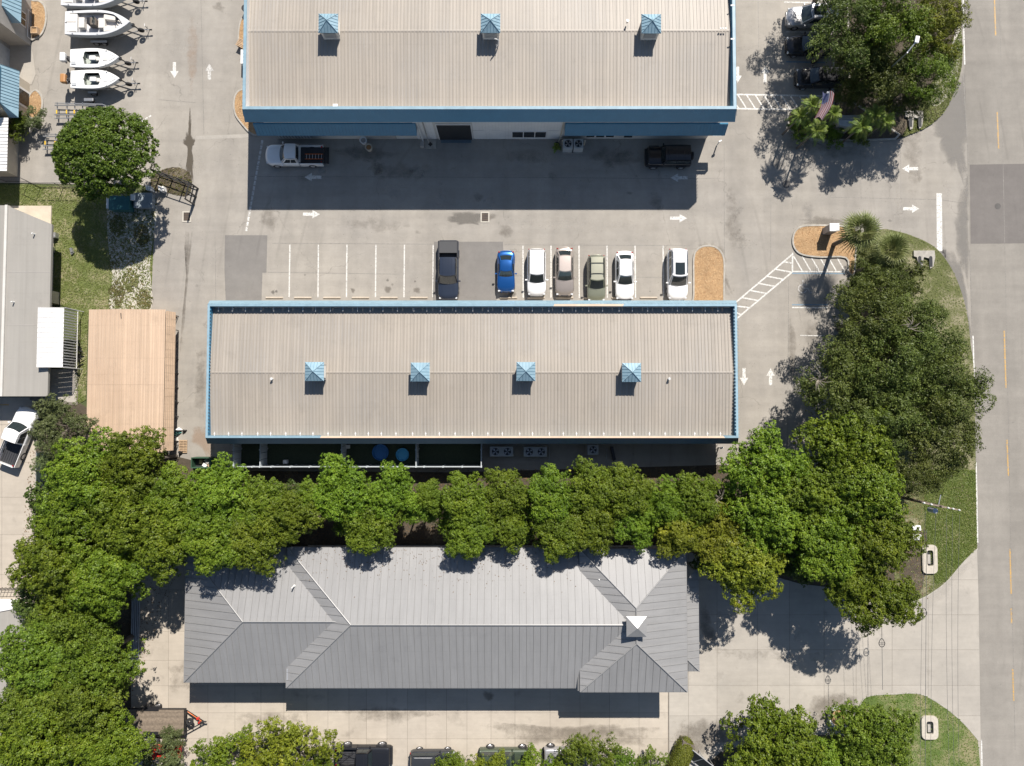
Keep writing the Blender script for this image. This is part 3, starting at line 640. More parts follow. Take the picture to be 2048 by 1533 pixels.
# ================================================================ BUILDINGS
def link_child(me, name, parent, loc, rz=0, scale=None):
    o = bpy.data.objects.new(name, me); C.objects.link(o); o.parent = parent
    off = Vector(parent['o3']) if 'o3' in parent else Vector((0,0,0))
    o.location = Vector(loc)-off; o.rotation_euler = (0,0,rz)
    if scale: o.scale = scale
    return o
def ribbed_slope(parent, x0, x1, ye, ze, yr, zr, m0, m1, w=.914, ribs=3, rh=.035, name='roof_panel'):
    """metal sheets side by side from the eave (ye, ze) up to the ridge (yr, zr)"""
    n = max(1, round((x1-x0)/w)); w = (x1-x0)/n; mb = MB(); g = .004
    def p(x, t, dz=0): return (x, (yr-ye)*t, (zr-ze)*t+dz)
    sg = 1 if yr > ye else -1
    def quad(a, b, c, d, mi): mb.add([a, b, c, d], [(0,1,2,3) if sg > 0 else (0,3,2,1)], mi)
    quad(p(g,0), p(w-g,0), p(w-g,1), p(g,1), 0)
    mb.add([p(g,0,0), p(w-g,0,0), p(w-g,0,-.03), p(g,0,-.03)], [(0,1,2,3)], 0)
    for k in range(ribs):
        c = w*(k+.5)/ribs; a, b = .055, .032
        quad(p(c-b,0,rh), p(c+b,0,rh), p(c+b,1,rh), p(c-b,1,rh), 1)
        quad(p(c-a,0,.001), p(c-b,0,rh), p(c-b,1,rh), p(c-a,1,.001), 1)
        quad(p(c+b,0,rh), p(c+a,0,.001), p(c+a,1,.001), p(c+b,1,rh), 1)
        mb.add([p(c-a,0), p(c+a,0), p(c+b,0,rh), p(c-b,0,rh)], [(0,1,2,3)], 1)
    o = mb.build(name, [m0, m1], None); me = o.data; bpy.data.objects.remove(o)
    for i in range(n): link_child(me, name, parent, (x0+i*w, ye, ze))
def mansard(parent, rb, rt, zb, zc, cw, capmats, ribs=.305, dark=True, nrib=True):
    """sloping metal fascia all round: rb = bottom rectangle, rt = top outer rectangle (x0,y0,x1,y1); flat cap of width cw"""
    B = [(rb[0],rb[1]),(rb[2],rb[1]),(rb[2],rb[3]),(rb[0],rb[3])]; T = [(rt[0],rt[1]),(rt[2],rt[1]),(rt[2],rt[3]),(rt[0],rt[3])]
    I = [(rt[0]+cw,rt[1]+cw),(rt[2]-cw,rt[1]+cw),(rt[2]-cw,rt[3]-cw),(rt[0]+cw,rt[3]-cw)]
    for k in range(4):
        a, b, c, d = B[k], B[(k+1)%4], T[(k+1)%4], T[k]
        mb = MB(); m_ = M_navy if k == 0 else M_sky  # south slope takes the darker blue: its shade is painted in
        mb.add([(a[0],a[1],zb),(b[0],b[1],zb),(c[0],c[1],zc-.03),(d[0],d[1],zc-.03)], [(0,1,2,3)])
        L = math.dist(d, c); n = int(L/ribs); dx, dy = (b[0]-a[0])/math.dist(a,b), (b[1]-a[1])/math.dist(a,b); nx, ny = dy, -dx
        r_ = MB(); bo = (T[k][0]-B[k][0])*dx+(T[k][1]-B[k][1])*dy; hh = math.dist(B[k], T[k])/1.414
        for i in range(n+1):
            s = L*i/n; s = min(max(s, .03), L-.03)
            tx, ty = d[0]+dx*s, d[1]+dy*s
            bx, by = tx+nx*hh, ty+ny*hh
            for q in (0,):
                e = .02; o_ = .03
                vs = [(bx-dx*e, by-dy*e, zb+.02), (bx+dx*e, by+dy*e, zb+.02), (tx+dx*e, ty+dy*e, zc-.04), (tx-dx*e, ty-dy*e, zc-.04)]
                v2 = [(v[0]+nx*o_, v[1]+ny*o_, v[2]+.012) for v in vs]
                r_.add(vs+v2, [(4,5,6,7),(0,1,5,4),(1,2,6,5),(3,0,4,7)])
        f = mb.build('fascia', m_, parent); rr = r_.build('standing_seam', m_, f); rr['kind'] = 'stuff'
        # soffit
        e_, g_ = (rt[0],rt[1],rt[2],rt[3]), 0
    S_ = MB()
    for k in range(4):
        j = (k+1) % 4
        S_.add([(B[k][0],B[k][1],zb),(B[j][0],B[j][1],zb),(I[j][0],I[j][1],zb),(I[k][0],I[k][1],zb)], [(0,3,2,1)])
    S_.build('soffit', M_wall, parent)
    for k in range(4):
        j = (k+1) % 4
        for (t0, t1, m_) in capmats[k]:
            def lp(a, b, t): return (a[0]+(b[0]-a[0])*t, a[1]+(b[1]-a[1])*t)
            o1, o2, i1, i2 = lp(T[k],T[j],t0), lp(T[k],T[j],t1), lp(I[k],I[j],t0), lp(I[k],I[j],t1)
            MB().add([(o1[0],o1[1],zc),(o2[0],o2[1],zc),(i2[0],i2[1],zc),(i1[0],i1[1],zc),(o1[0],o1[1],zc-.05),(o2[0],o2[1],zc-.05),(i2[0],i2[1],zc-.05),(i1[0],i1[1],zc-.05)],
               [(0,1,2,3),(4,5,1,0),(2,6,7,3)]).build('parapet_cap', m_, parent)
    return I
def inner_parapet(parent, I, zc, zl, mats):
    for k in range(4):
        j = (k+1) % 4
        MB().add([(I[k][0],I[k][1],zl),(I[j][0],I[j][1],zl),(I[j][0],I[j][1],zc-.04),(I[k][0],I[k][1],zc-.04)], [(0,1,2,3)]).build('parapet_lining', mats[k], parent)
def cupola(x, y, z, label, grp, s=1.67, wh=1.35, rise=.52, lv=True):
    r = thing('roof_cupola', label, 'cupola', (x, y, z), group=grp)
    h = s/2; b = h-.13
    MB().box(-b,-b,-.12,b,b,wh-.02).build('base_box', M_wall, r)
    for k, (sx, sy) in enumerate(((0,-1),(1,0),(0,1),(-1,0))):
        f = MB()
        if sx == 0: f.box(-b+.16, sy*b-.02 if sy<0 else b, .35, b-.16, -b if sy<0 else b+.02, wh-.2)
        else: f.box(sx*b-.02 if sx<0 else b, -b+.16, .35, -b if sx<0 else b+.02, b-.16, wh-.2)
        lo = f.build('louvre', M_gwall, r)
        sl = MB()
        for q in range(5):
            zz = .42+q*.14
            if sx == 0: sl.box(-b+.18, sy*(b+.05)-.02, zz, b-.18, sy*(b+.05)+.02, zz+.05)
            else: sl.box(sx*(b+.05)-.02, -b+.18, zz, sx*(b+.05)+.02, b-.18, zz+.05)
        sl.build('slat', M_wall, lo)
    MB().box(-h,-h,wh-.06,h,h,wh).build('eave', M_sky, r)
    cs = [(-h,-h),(h,-h),(h,h),(-h,h)]
    for k in range(4):
        a, c = cs[k], cs[(k+1)%4]
        p = MB().add([(a[0],a[1],wh+.002),(c[0],c[1],wh+.002),(0,0,wh+rise)], [(0,1,2)]).build('roof_panel', M_sky, r)
        dx, dy = (c[0]-a[0])/s, (c[1]-a[1])/s; nx, ny = dy, -dx
        sm = MB()
        for t in (-.66,-.33,0,.33,.66):
            bx, by = dx*h*t+nx*h, dy*h*t+ny*h; k2 = 1-abs(t)
            tx, ty, tz = bx-nx*h*k2, by-ny*h*k2, wh+rise*k2
            sm.bar((bx,by,wh+.015), (tx,ty,tz+.015), .016, 4)
        sm.build('standing_seam', mat('seam blue', (.085,.19,.26), .45, var=0), p)
        MB().bar((a[0],a[1],wh+.01), (0,0,wh+rise+.02), .028, 5).build('hip_cap', M_sky, r)
    return r
# ---- top building -------------------------------------------------------------------
A0 = P(490, 245, 5.93); A1 = P(1470, 245, 5.93); ridA = P(1000, 62, 6.95)[1]
bx0, bx1, by0 = A0[0], A1[0], A0[1]; by1 = 2*ridA-by0
TB = thing('workshop_building', 'large beige ribbed roof warehouse with blue fascia and three cupolas', 'building', ((bx0+bx1)/2, ridA, 0), world=True)
wl = .87
MB().box(bx0+wl, by0+wl, 0, bx1-wl, by1-wl, 6.4).build('wall', M_wall, TB)
I = mansard(TB, (bx0,by0,bx1,by1), (bx0+.33,by0+.53,bx1-.33,by1-.53), 5.93, 7.37, .26, [[(0,1,M_sky)],[(0,1,M_sky)],[(0,1,M_sky)],[(0,1,M_sky)]])
inner_parapet(TB, I, 7.37, 6.1, [M_wallw, M_navy, M_wallw, M_wallw])  # east lining navy among white ones: its shade is put into the colour
ez, rz_ = 6.42, 6.95
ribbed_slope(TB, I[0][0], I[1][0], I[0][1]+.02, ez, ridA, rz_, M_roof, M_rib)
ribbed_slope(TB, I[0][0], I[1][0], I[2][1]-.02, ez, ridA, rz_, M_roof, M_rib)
MB().add([(I[0][0],ridA-.10,rz_+.02),(I[1][0],ridA-.10,rz_+.02),(I[1][0],ridA,rz_+.035),(I[0][0],ridA,rz_+.035),(I[1][0],ridA+.10,rz_+.02),(I[0][0],ridA+.10,rz_+.02)], [(0,1,2,3),(3,2,4,5)]).build('ridge_cap', M_roof, TB)
MB().box(I[0][0], I[0][1]-.0, ez-.08, I[1][0], I[0][1]+.05, ez+.02).build('gutter', M_sky, TB)
cl = ['at the west end of the', 'in the middle of the', 'at the east end of the']
for k, (x, y) in enumerate(((656,46),(981,46),(1303,47))):
    q = P(x, y, 8.3); cupola(q[0], q[1], 6.86, 'blue pyramid roofed cupola %s big warehouse roof' % cl[k], 'cupolas on the big warehouse roof')
fl = MB(); q = P(996, 88, 7.2); fl.tube([(q[0],q[1],6.8),(q[0]+.05,q[1]+.1,7.6),(q[0]-.25,q[1]-.05,8.1)], .05, 8); fl.bar((q[0]-.1,q[1]-.35,7.1),(q[0]-.15,q[1]-.2,7.5),.03)
tag(fl.build('vent_pipe', M_wplastic, None, rec=True), 'bent white vent pipe beside the middle cupola of the big warehouse', 'pipe')
q = P(1254, 46, 7.2); tag(MB().bar((q[0],q[1],7.15),(q[0],q[1],7.5),.06,8).bar((q[0],q[1],7.5),(q[0],q[1],7.56),.10,8).build('vent_pipe', M_steel, None, rec=True), 'small capped vent between the middle and east cupolas of the big warehouse', 'pipe')
for x, y, w, h, m_, lb in ((669,211,.42,.5,M_wallw,'white square patch on the big warehouse roof near the south eave'),(523,213,.3,.28,M_pallet,'small cream patch in the south west corner of the big warehouse roof')):
    q = P(x, y, 6.85); o = MB().box(q[0]-w/2,q[1]-h/2,6.46,q[0]+w/2,q[1]+h/2,6.56).build('roof_patch', m_, TB)
for x, y in ((1467,11),(1467,78),):
    q = P(x-2, y, 7.4); MB().box(q[0]-.15, q[1]-.06, 7.371, q[0]+.15, q[1]+.06, 7.385).build('cap_clip', M_wallw, TB)
for k in range(3):
    q = P(1441+k*5, 58, 7.25); MB().box(q[0]-.07, q[1]-.05, 7.25, q[0]+.07, q[1]+.05, 7.33).build('roof_bolt_cover', M_wallw, TB)
wy = by0+wl
# lower canopies along the south wall
def canopy(px0, px1, nm):
    x0, x1 = P(px0, 277, 2.63)[0], P(px1, 277, 2.63)[0]; yo = P(px0, 272, 2.63)[1]; zt = 3.75
    MB().add([(x0,yo,2.63),(x1,yo,2.63),(x1,yo+.62,zt),(x0,yo+.62,zt),(x1,wy,zt+.02),(x0,wy,zt+.02)], [(0,1,2,3),(3,2,4,5)]).add([(x0,yo,2.63),(x0,yo+.62,zt),(x0,wy,zt),(x0,wy,2.63)], [(0,1,2,3)]).add([(x1,yo,2.63),(x1,yo+.62,zt),(x1,wy,zt),(x1,wy,2.63)], [(0,3,2,1)]).add([(x0,yo,2.6),(x1,yo,2.6),(x1,wy,2.6),(x0,wy,2.6)], [(0,3,2,1)]).build('canopy', M_navy, TB)
    r_ = MB(); n = int((x1-x0)/.305)
    for i in range(n+1):
        x = x0+(x1-x0)*i/n
        r_.bar((x,yo-.005,2.66),(x,yo+.60,zt-.01),.018,4)
    o = r_.build('standing_seam', M_navy, TB); o['kind'] = 'stuff'
    return x0, x1
cA = canopy(515, 834, 'w'); cB = canopy(1129, 1449, 'e')
# panelled wall between the canopies
def wx(px): return P(px, 279, 0)[0]
n = 0
x = wx(836)
while x < wx(1128)-.3:
    if not (wx(876)-.25 < x < wx(946)) and True:
        MB().box(x, wy-.035, .02, min(x+.29, wx(1128)), wy-.002, 5.9).build('wall_panel', M_wallw, TB)
    x += .305
dx0, dx1 = wx(880), wx(945)
MB().box(dx0-.08, wy-.09, 0, dx1+.08, wy-.036, 3.55).build('door_frame', M_wallw, TB)
dr = MB().box(dx0, wy-.10, .01, dx1, wy-.091, 3.4).build('open_bay', M_dark, TB)
MB().box(dx0+.1, wy-.42, .006, dx1-.1, wy-.11, .016).build('bay_floor', mat('blue grey painted floor', (.12,.16,.19), .6), dr)
wdw = MB().box(wx(1023), wy-.10, .55, wx(1091), wy-.036, 1.9).build('window_frame', M_wallw, TB)
for k in range(3):
    a = wx(1024+k*22.4); MB().box(a+.04, wy-.115, .62, a+wx(1045.5)-wx(1024), wy-.101, 1.84).build('pane', M_glass, wdw)
for px in (948, 985, 1096):
    a = wx(px); MB().box(a, wy-.07, .25, a+wx(970)-wx(948), wy-.0365, 2.1).build('door', M_wallw, TB)
w2 = MB().box(wx(1170), wy-.06, .5, wx(1228), wy-.002, 1.7).build('window_frame', M_wallw, TB)
for k in range(3): MB().box(wx(1171+k*19.3), wy-.075, .56, wx(1187+k*19.3), wy-.061, 1.64).build('pane', M_glass, w2)
MB().box(wx(1246), wy-.05, .4, wx(1262), wy-.002, 1.5).build('window', M_glass, TB)
rk = MB().box(wx(560), wy-.05, .4, wx(628), wy-.002, 1.5).build('louvre', M_steel, TB)
for k in range(11): MB().box(wx(562+k*6), wy-.09, .3, wx(564.5+k*6), wy-.051, 1.6).build('slat', M_wallw, rk)
gb = MB().box(wx(738), wy-.06, .05, wx(794), wy-.002, 2.3).build('garage_door', M_gwall, TB)
for k in range(4): MB().box(wx(739), wy-.075, .1+k*.55, wx(793), wy-.061, .6+k*.55).build('door_panel', M_gwall, gb)
for px, px2 in ((846,862),(856,870)):
    MB().tube([(wx(px),wy-.08,5.8),(wx(px),wy-.14,1.2),(wx(px)+.1,wy-.5,.1)], .06, 8).build('downpipe', M_wallw if px == 846 else M_gwall, TB)
MB().tube([(wx(1122),wy-.08,5.8),(wx(1120),wy-.14,1.0),(wx(1116),wy-.5,.1)], .07, 8).build('downpipe', M_cream, TB)
q = P(861, 290, 0); tag(MB().box(q[0]-.55,q[1]-.4,0.006,q[0]+.55,q[1]+.5,.10).build('concrete_step', M_kerb, None, rec=True), 'small concrete pad at the foot of the downpipes left of the bay door', 'step')
q = P(861, 290, 0); tag(MB().cbox((q[0],q[1],.13),(.32,.32,.05),.78).build('utility_cover', M_black, None, rec=True), 'black diamond shaped cover on the small concrete pad', 'utility cover')
q = P(846, 290, 0); tag(MB().box(q[0]-.2,q[1]-.35,0,q[0]+.15,q[1]+.1,.5).bar((q[0],q[1]+.1,.5),(q[0]-.1,q[1]+.3,1.3),.03).build('utility_box', M_gwall, None, rec=True), 'grey utility box and conduit beside the concrete pad at the wall', 'utility box')
# ---- middle building ----------------------------------------------------------------
zb, zc = 3.29, 4.45
c0 = P(415, 888, zb); c1 = P(1476, 890, zb); cN = P(1000, 601.5, zb)[1]
mx0, mx1, my0, my1 = c0[0]-.0, c1[0], c0[1]-.0, cN
BB = thing('long_storage_building', 'long beige ribbed roof building with light blue parapet and four cupolas', 'building', ((mx0+mx1)/2, (my0+my1)/2, 0), world=True)
MB().box(mx0+1.0, my0+1.0, 0, mx1-1.0, my1-1.0, 3.5).build('wall', M_wall, BB)
tanN = [(0,.213,M_sky),(.213,.345,M_tancap),(.345,1,M_sky)]
I = mansard(BB, (mx0,my0,mx1,my1), (mx0+.33,my0+.58,mx1-.33,my1-.5), zb, zc, .20, [[(0,.215,M_sky),(.215,.975,M_tancap),(.975,1,M_sky)],[(0,1,M_sky)],tanN,[(0,1,M_sky)]])
inner_parapet(BB, I, zc, 3.4, [M_sky, M_navy, M_navy, M_navy])  # north and east linings navy: the inner faces' shade is coloured in
ridM = P(1000, 745, 4.2)[1]; ez, rz_ = 3.74, 4.22
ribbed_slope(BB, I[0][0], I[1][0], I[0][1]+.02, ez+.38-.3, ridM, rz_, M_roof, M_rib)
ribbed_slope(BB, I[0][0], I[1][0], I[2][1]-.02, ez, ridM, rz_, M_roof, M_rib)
MB().add([(I[0][0],ridM-.10,rz_+.02),(I[1][0],ridM-.10,rz_+.02),(I[1][0],ridM,rz_+.035),(I[0][0],ridM,rz_+.035),(I[1][0],ridM+.10,rz_+.02),(I[0][0],ridM+.10,rz_+.02)], [(0,1,2,3),(3,2,4,5)]).build('ridge_cap', M_roof, BB)
st = MB()
xx = I[0][0]+.6; k = 0
while xx < I[1][0]-.4:
    st.box(xx-.025, I[0][1]-.02, zc-.06, xx+.025, I[0][1]+.34, zc-.02); st.box(xx-.06, I[0][1]+.12, zc-.02, xx+.06, I[0][1]+.22, zc)
    st.box(xx-.02, I[2][1]-.40, zc-.42, xx+.02, I[2][1]+.01, zc-.39)
    xx += 1.22+rng.uniform(-.1,.35); k += 1
o = st.build('gutter_strap', M_wallw, BB); o['kind'] = 'stuff'
for side, sg in ((I[0][0], 1), (I[1][0], -1)):
    tt = MB(); yy = I[0][1]+.3
    while yy < I[2][1]-.3:
        tt.box(min(side, side+sg*.09), yy, zc-.12, max(side, side+sg*.09), yy+.12, zc-.03); yy += .305
    o = tt.build('closure_tooth', M_navy if sg > 0 else M_sky, BB); o['kind'] = 'stuff'
for k, (x, y) in enumerate(((626,743),(839,744),(1052,743),(1265,745))):
    q = P(x, y, 5.85); cupola(q[0], q[1], 4.15, ['first','second','third','fourth'][k]+' blue cupola from the west end of the long parapet roofed building', 'cupolas on the long building roof', wh=1.25)
for x, y, lb in ((545,758,'small white vent pipe near the west end of the long roof'),(1337,758,'small white vent pipe near the east end of the long roof'),):
    q = P(x, y, 4.2); tag(MB().bar((q[0],q[1],4.0),(q[0],q[1],4.5),.08,10).bar((q[0],q[1],4.5),(q[0]+.02,q[1]-.02,4.56),.12,10).build('vent_pipe', M_wplastic, None, rec=True), lb, 'pipe')
q = P(648, 738, 4.2); tag(MB().box(q[0]-.1,q[1]-.35,4.2,q[0]+.12,q[1]+.3,4.42).build('roof_curb', M_cream, None, rec=True), 'cream curb block beside the first cupola of the long roof', 'roof block')
for k, px in enumerate((1290,1350)):
    x = P(px, 889, 0)[0]; MB().box(x, my0+.93, .02, x+.95, my0+.998, 2.1).build('door', M_wallw, BB)
# ---- grey hip roofed building --------------------------------------------------------
GB = thing('grey_hip_roof_building', 'long grey standing seam metal building with three hipped sections', 'building', (P(880,1250,0)[0], P(880,1250,0)[1], 0), world=True)
def hip_plane(poly, down, w, m, seam=.03, parent=None):
    """panels down the slope of a convex roof face; down = 2D unit vector pointing downhill"""
    parent = parent or GB; ux, uy = -down[1], down[0]
    pts = [(p[0]*ux+p[1]*uy, p[0]*down[0]+p[1]*down[1], p[2]) for p in poly]
    u0, u1 = min(p[0] for p in pts), max(p[0] for p in pts); n = max(1, round((u1-u0)/w)); w = (u1-u0)/n
    def back(p, dz=0): return (p[0]*ux+p[1]*down[0], p[0]*uy+p[1]*down[1], p[2]+dz)
    for i in range(n):
        a, b = u0+i*w, u0+(i+1)*w
        q = clip(clip(pts, 0, a+.003, False), 0, b-.003, True)
        if len(q) < 3: continue
        mb = MB().add([back(p) for p in q], [tuple(range(len(q)))])
        e = clip(clip(pts, 0, a, False), 0, a+.05, True)
        if len(e) >= 3:
            v0, v1 = min(e, key=lambda p: p[1]), max(e, key=lambda p: p[1])
            if v1[1]-v0[1] > .15:
                A, B_ = (a+.0, v0[1]+.03, v0[2]), (a+.0, v1[1], v1[2])
                vs = []
                for pnt in (A, B_):
                    vs += [back(pnt, .002), back((pnt[0]+.022, pnt[1], pnt[2]), .002), back((pnt[0]+.022, pnt[1], pnt[2]), seam), back(pnt, seam)]
                mb.add(vs, [(0,1,5,4),(1,2,6,5),(2,3,7,6),(3,0,4,7),(4,5,6,7)], 1)
        o = mb.build('roof_panel', [m, M_gseam], parent)
        nz = o.data.polygons[0].normal.z
        if nz < 0: o.data.flip_normals()
def gx(px, z): return P(px, 1250, z)[0]
def gy(py, z): return P(1000, py, z)[1]
ls = [(gx(370,3.72), gy(1365,3.72)), (gx(574,3.72)+.5, gy(1096,3.72))]
def hips(x0, y0, x1, y1, z, left=True, right=True, top=None, slope=1/3., faces='NSEW', w=.61):
    hw = (y1-y0)/2; zr = z+hw*slope; ym = (y0+y1)/2
    xa = x0+hw if left else x0; xb = x1-hw if right else x1
    if 'S' in faces: hip_plane([(x0,y0,z),(x1,y0,z),(xb,ym,zr),(xa,ym,zr)], (0,-1), w, M_groof)
    if 'N' in faces: hip_plane([(x1,y1,z),(x0,y1,z),(xa,ym,zr),(xb,ym,zr)], (0,1), w, M_groof)
    if left and 'W' in faces: hip_plane([(x0,y1,z),(x0,y0,z),(xa,ym,zr)], (-1,0), w*1.1, M_groofx)
    if right and 'E' in faces: hip_plane([(x1,y0,z),(x1,y1,z),(xb,ym,zr)], (1,0), w*1.1, M_groofx)
    caps = MB(); caps.bar((xa,ym,zr+.02),(xb,ym,zr+.02),.07,6)
    if left: caps.bar((x0,y0,z+.02),(xa,ym,zr+.02),.055,6); caps.bar((x0,y1,z+.02),(xa,ym,zr+.02),.055,6)
    if right: caps.bar((x1,y0,z+.02),(xb,ym,zr+.02),.055,6); caps.bar((x1,y1,z+.02),(xb,ym,zr+.02),.055,6)
    caps.build('ridge_cap', M_groof, GB)
    f = MB(); 
    for a, b in (((x0,y0),(x1,y0)),((x0,y1),(x1,y1)),((x0,y0),(x0,y1)),((x1,y0),(x1,y1))):
        if a[0] == b[0] and ((a[0] == x0 and not left) or (a[0] == x1 and not right)): continue
        f.bar((a[0],a[1],z-.07),(b[0],b[1],z-.07),.07,4)
    f.build('gutter', M_gseam, GB)
    return xa, xb, ym, zr
hips(gx(370,3.72), gy(1365,3.72), gx(690,3.72), gy(1096,3.72), 3.72, True, False)
mz = 4.2; mxa, _, mym, mzr = hips(gx(574,mz), gy(1376,mz), gx(1262,mz)-.2, gy(1096,mz), mz, True, False)
tz = 4.83
def tower():
    x0, x1, y0, y1 = gx(1160,tz), gx(1373.5,tz), gy(1384,tz), gy(1099,tz)
    hw = (x1-x0)/2; zr = tz+hw/3; xm = (x0+x1)/2; ya, yb = y0+hw, y1-hw
    hip_plane([(x0,y0,tz),(x1,y0,tz),(xm,ya,zr)], (0,-1), .61, M_groof)
    hip_plane([(x1,y1,tz),(x0,y1,tz),(xm,yb,zr)], (0,1), .61, M_groof)
    hip_plane([(x0,y1,tz),(x0,y0,tz),(xm,ya,zr),(xm,yb,zr)], (-1,0), .61, M_groofx)
    hip_plane([(x1,y0,tz),(x1,y1,tz),(xm,yb,zr),(xm,ya,zr)], (1,0), .61, M_groofx)
    c = MB().bar((xm,ya,zr+.02),(xm,yb,zr+.02),.07,6)
    for a, b in (((x0,y0),(xm,ya)),((x1,y0),(xm,ya)),((x0,y1),(xm,yb)),((x1,y1),(xm,yb))): c.bar((a[0],a[1],tz+.02),(b[0],b[1],zr+.02),.055,6)
    c.build('ridge_cap', M_groof, GB)
    f = MB()
    for a, b in (((x0,y0),(x1,y0)),((x0,y1),(x1,y1)),((x0,y0),(x0,y1)),((x1,y0),(x1,y1))): f.bar((a[0],a[1],tz-.07),(b[0],b[1],tz-.07),.07,4)
    f.build('gutter', M_gseam, GB)
    return x0, x1, y0, y1, xm, (ya+yb)/2, zr
tx0, tx1, ty0, ty1, txm, tym, tzr = tower()
# porch roof on the east side
pz = 3.25; px1_ = gx(1398,pz); py0_ = gy(1343,pz); py1_ = gy(1132,pz); pe = 1.55
hip_plane([(px1_,py0_,pz),(px1_,py1_,pz),(px1_-pe,py1_-pe,pz+pe/3),(px1_-pe,py0_+pe,pz+pe/3)], (1,0), .61, M_groofx)
hip_plane([(px1_-pe,py0_,pz),(px1_,py0_,pz),(px1_-pe,py0_+pe,pz+pe/3)], (0,-1), .61, M_groof)
MB().bar((px1_,py0_,pz+.02),(px1_-pe,py0_+pe,pz+pe/3+.02),.05,6).build('ridge_cap', M_groof, GB)
MB().box(gx(370,3.72)+.6, gy(1365,3.72)+.6, 0, gx(600,3.7), gy(1096,3.72)-.6, 3.66).box(gx(574,mz)+.6, gy(1376,mz)+.6, 0, tx0+1, gy(1096,mz)-.6, 4.12).box(tx0+.6, ty0+.6, 0, tx1-.6, ty1-.6, 4.75).build('wall', M_gwall, GB)
for k in range(3):
    y = py0_+.3+k*(py1_-py0_-.6)/2; MB().box(px1_-.45, y-.1, 0, px1_-.25, y+.1, 3.2).build('porch_post', M_gwall, GB)
for k in range(9):
    x = gx(600,0)+k*3.2; gd = MB().box(x, gy(1376,mz)+.52, .02, x+2.5, gy(1376,mz)+.598, 2.6).build('roller_door', M_wallw, GB)
    for j in range(4): MB().box(x+.05, gy(1376,mz)+.50, .1+j*.62, x+2.45, gy(1376,mz)+.519, .66+j*.62).build('door_panel', M_wallw, gd)
# notch flashings
q = P(574, 1350, 4.3); MB().box(q[0]-.05,q[1]-.5,3.9,q[0]+.12,q[1]+.5,4.25).build('flashing', M_alu, GB)
q = P(1158, 1365, 4.5); MB().box(q[0]-.12,q[1]-.7,4.2,q[0]+.05,q[1]+.7,4.6).build('flashing', M_gseam, GB)
cq = P(1275, 1257, 7.4)
cu = thing('roof_cupola', 'small square silver cupola on the east hip of the grey roof', 'cupola', (cq[0], cq[1], 6.1))
MB().box(-.62,-.62,-.2,.62,.62,.85).build('base_box', M_gwall, cu)
MB().box(-.86,-.86,.80,.86,.86,.86).build('eave', M_groof, cu)
for k in range(4):
    cs = [(-.86,-.86),(.86,-.86),(.86,.86),(-.86,.86)]; a, c = cs[k], cs[(k+1)%4]
    MB().add([(a[0],a[1],.862),(c[0],c[1],.862),(0,0,1.35)], [(0,1,2)]).build('roof_panel', mat('sunlit tone silver roof', (.62,.62,.61), .35, var=.04) if k == 2 else M_groofx, cu)  # sunward north pane lighter: sunlight is put into its colour
for x, y, lb in ((585,1175,'short white vent pipe on the west section of the grey roof'),(1198,1159,'short white vent pipe on the east slope of the grey roof')):
    zz = 5.0; q = P(x, y, zz+.3); tag(MB().bar((q[0],q[1],zz-.3),(q[0],q[1],zz+.45),.06,8).bar((q[0],q[1],zz-.2),(q[0],q[1],zz+.0),.12,8,.07).build('vent_pipe', M_wplastic, None, rec=True), lb, 'pipe')
# ---- tan shed ------------------------------------------------------------------------
SZ = 3.0
sx0, sx1, sy0, sy1 = P(175,760,SZ-.2)[0], P(328,760,SZ-.1)[0], P(250,905,SZ)[1], P(250,619,SZ)[1]
sxr = P(243,760,SZ+.15)[0]
SH = thing('tan_metal_shed', 'tan corrugated metal shed with a low ridge and dark stains', 'shed', ((sx0+sx1)/2, (sy0+sy1)/2, 0), world=True)
def vert_slope(parent, y0, y1, xe, ze, xr, zr, m0, m1, w=.8, ribs=3, rh=.03):
    n = max(1, round(abs(xr-xe)/w))
    for i in range(n):
        for (ya, yb) in ((y0, y0+(y1-y0)*.47), (y0+(y1-y0)*.47+.01, y1)):
            t0, t1 = i/n, (i+1)/n
            def p(t, y, dz=0): return (xe+(xr-xe)*t, y, ze+(zr-ze)*t+dz)
            mb = MB(); e = .004; up = .012 if ya == y0 else 0
            mb.add([p(t0+e/3,ya,-up), p(t1-e/3,ya,-up), p(t1-e/3,yb), p(t0+e/3,yb)], [(0,1,2,3)], 0)
            for k in range(ribs):
                c = t0+(t1-t0)*(k+.5)/ribs; a = .05/abs(xr-xe); b = .028/abs(xr-xe)
                mb.add([p(c-a,ya,.001),p(c-b,ya,rh),p(c+b,ya,rh),p(c+a,ya,.001),p(c-a,yb,.001),p(c-b,yb,rh),p(c+b,yb,rh),p(c+a,yb,.001)], [(0,1,5,4),(1,2,6,5),(2,3,7,6),(3,2,1,0)], 1)
            o = mb.build('roof_panel', [m0, m1], parent)
            if o.data.polygons[0].normal.z < 0: o.data.flip_normals()
M_tanrib = roofmat('tan roof ribs', (.50, .37, .265), dirt=.13, rough=.6)
vert_slope(SH, sy0, sy1, sx0, SZ-.20, sxr, SZ+.05, M_tanroof, M_tanrib)
vert_slope(SH, sy0, sy1, sx1, SZ-.16, sxr, SZ+.05, M_tanroof, M_tanrib)
M_tan2 = mat('tan shed side metal', (.52,.385,.27), .6, var=.12, scale=1.5)
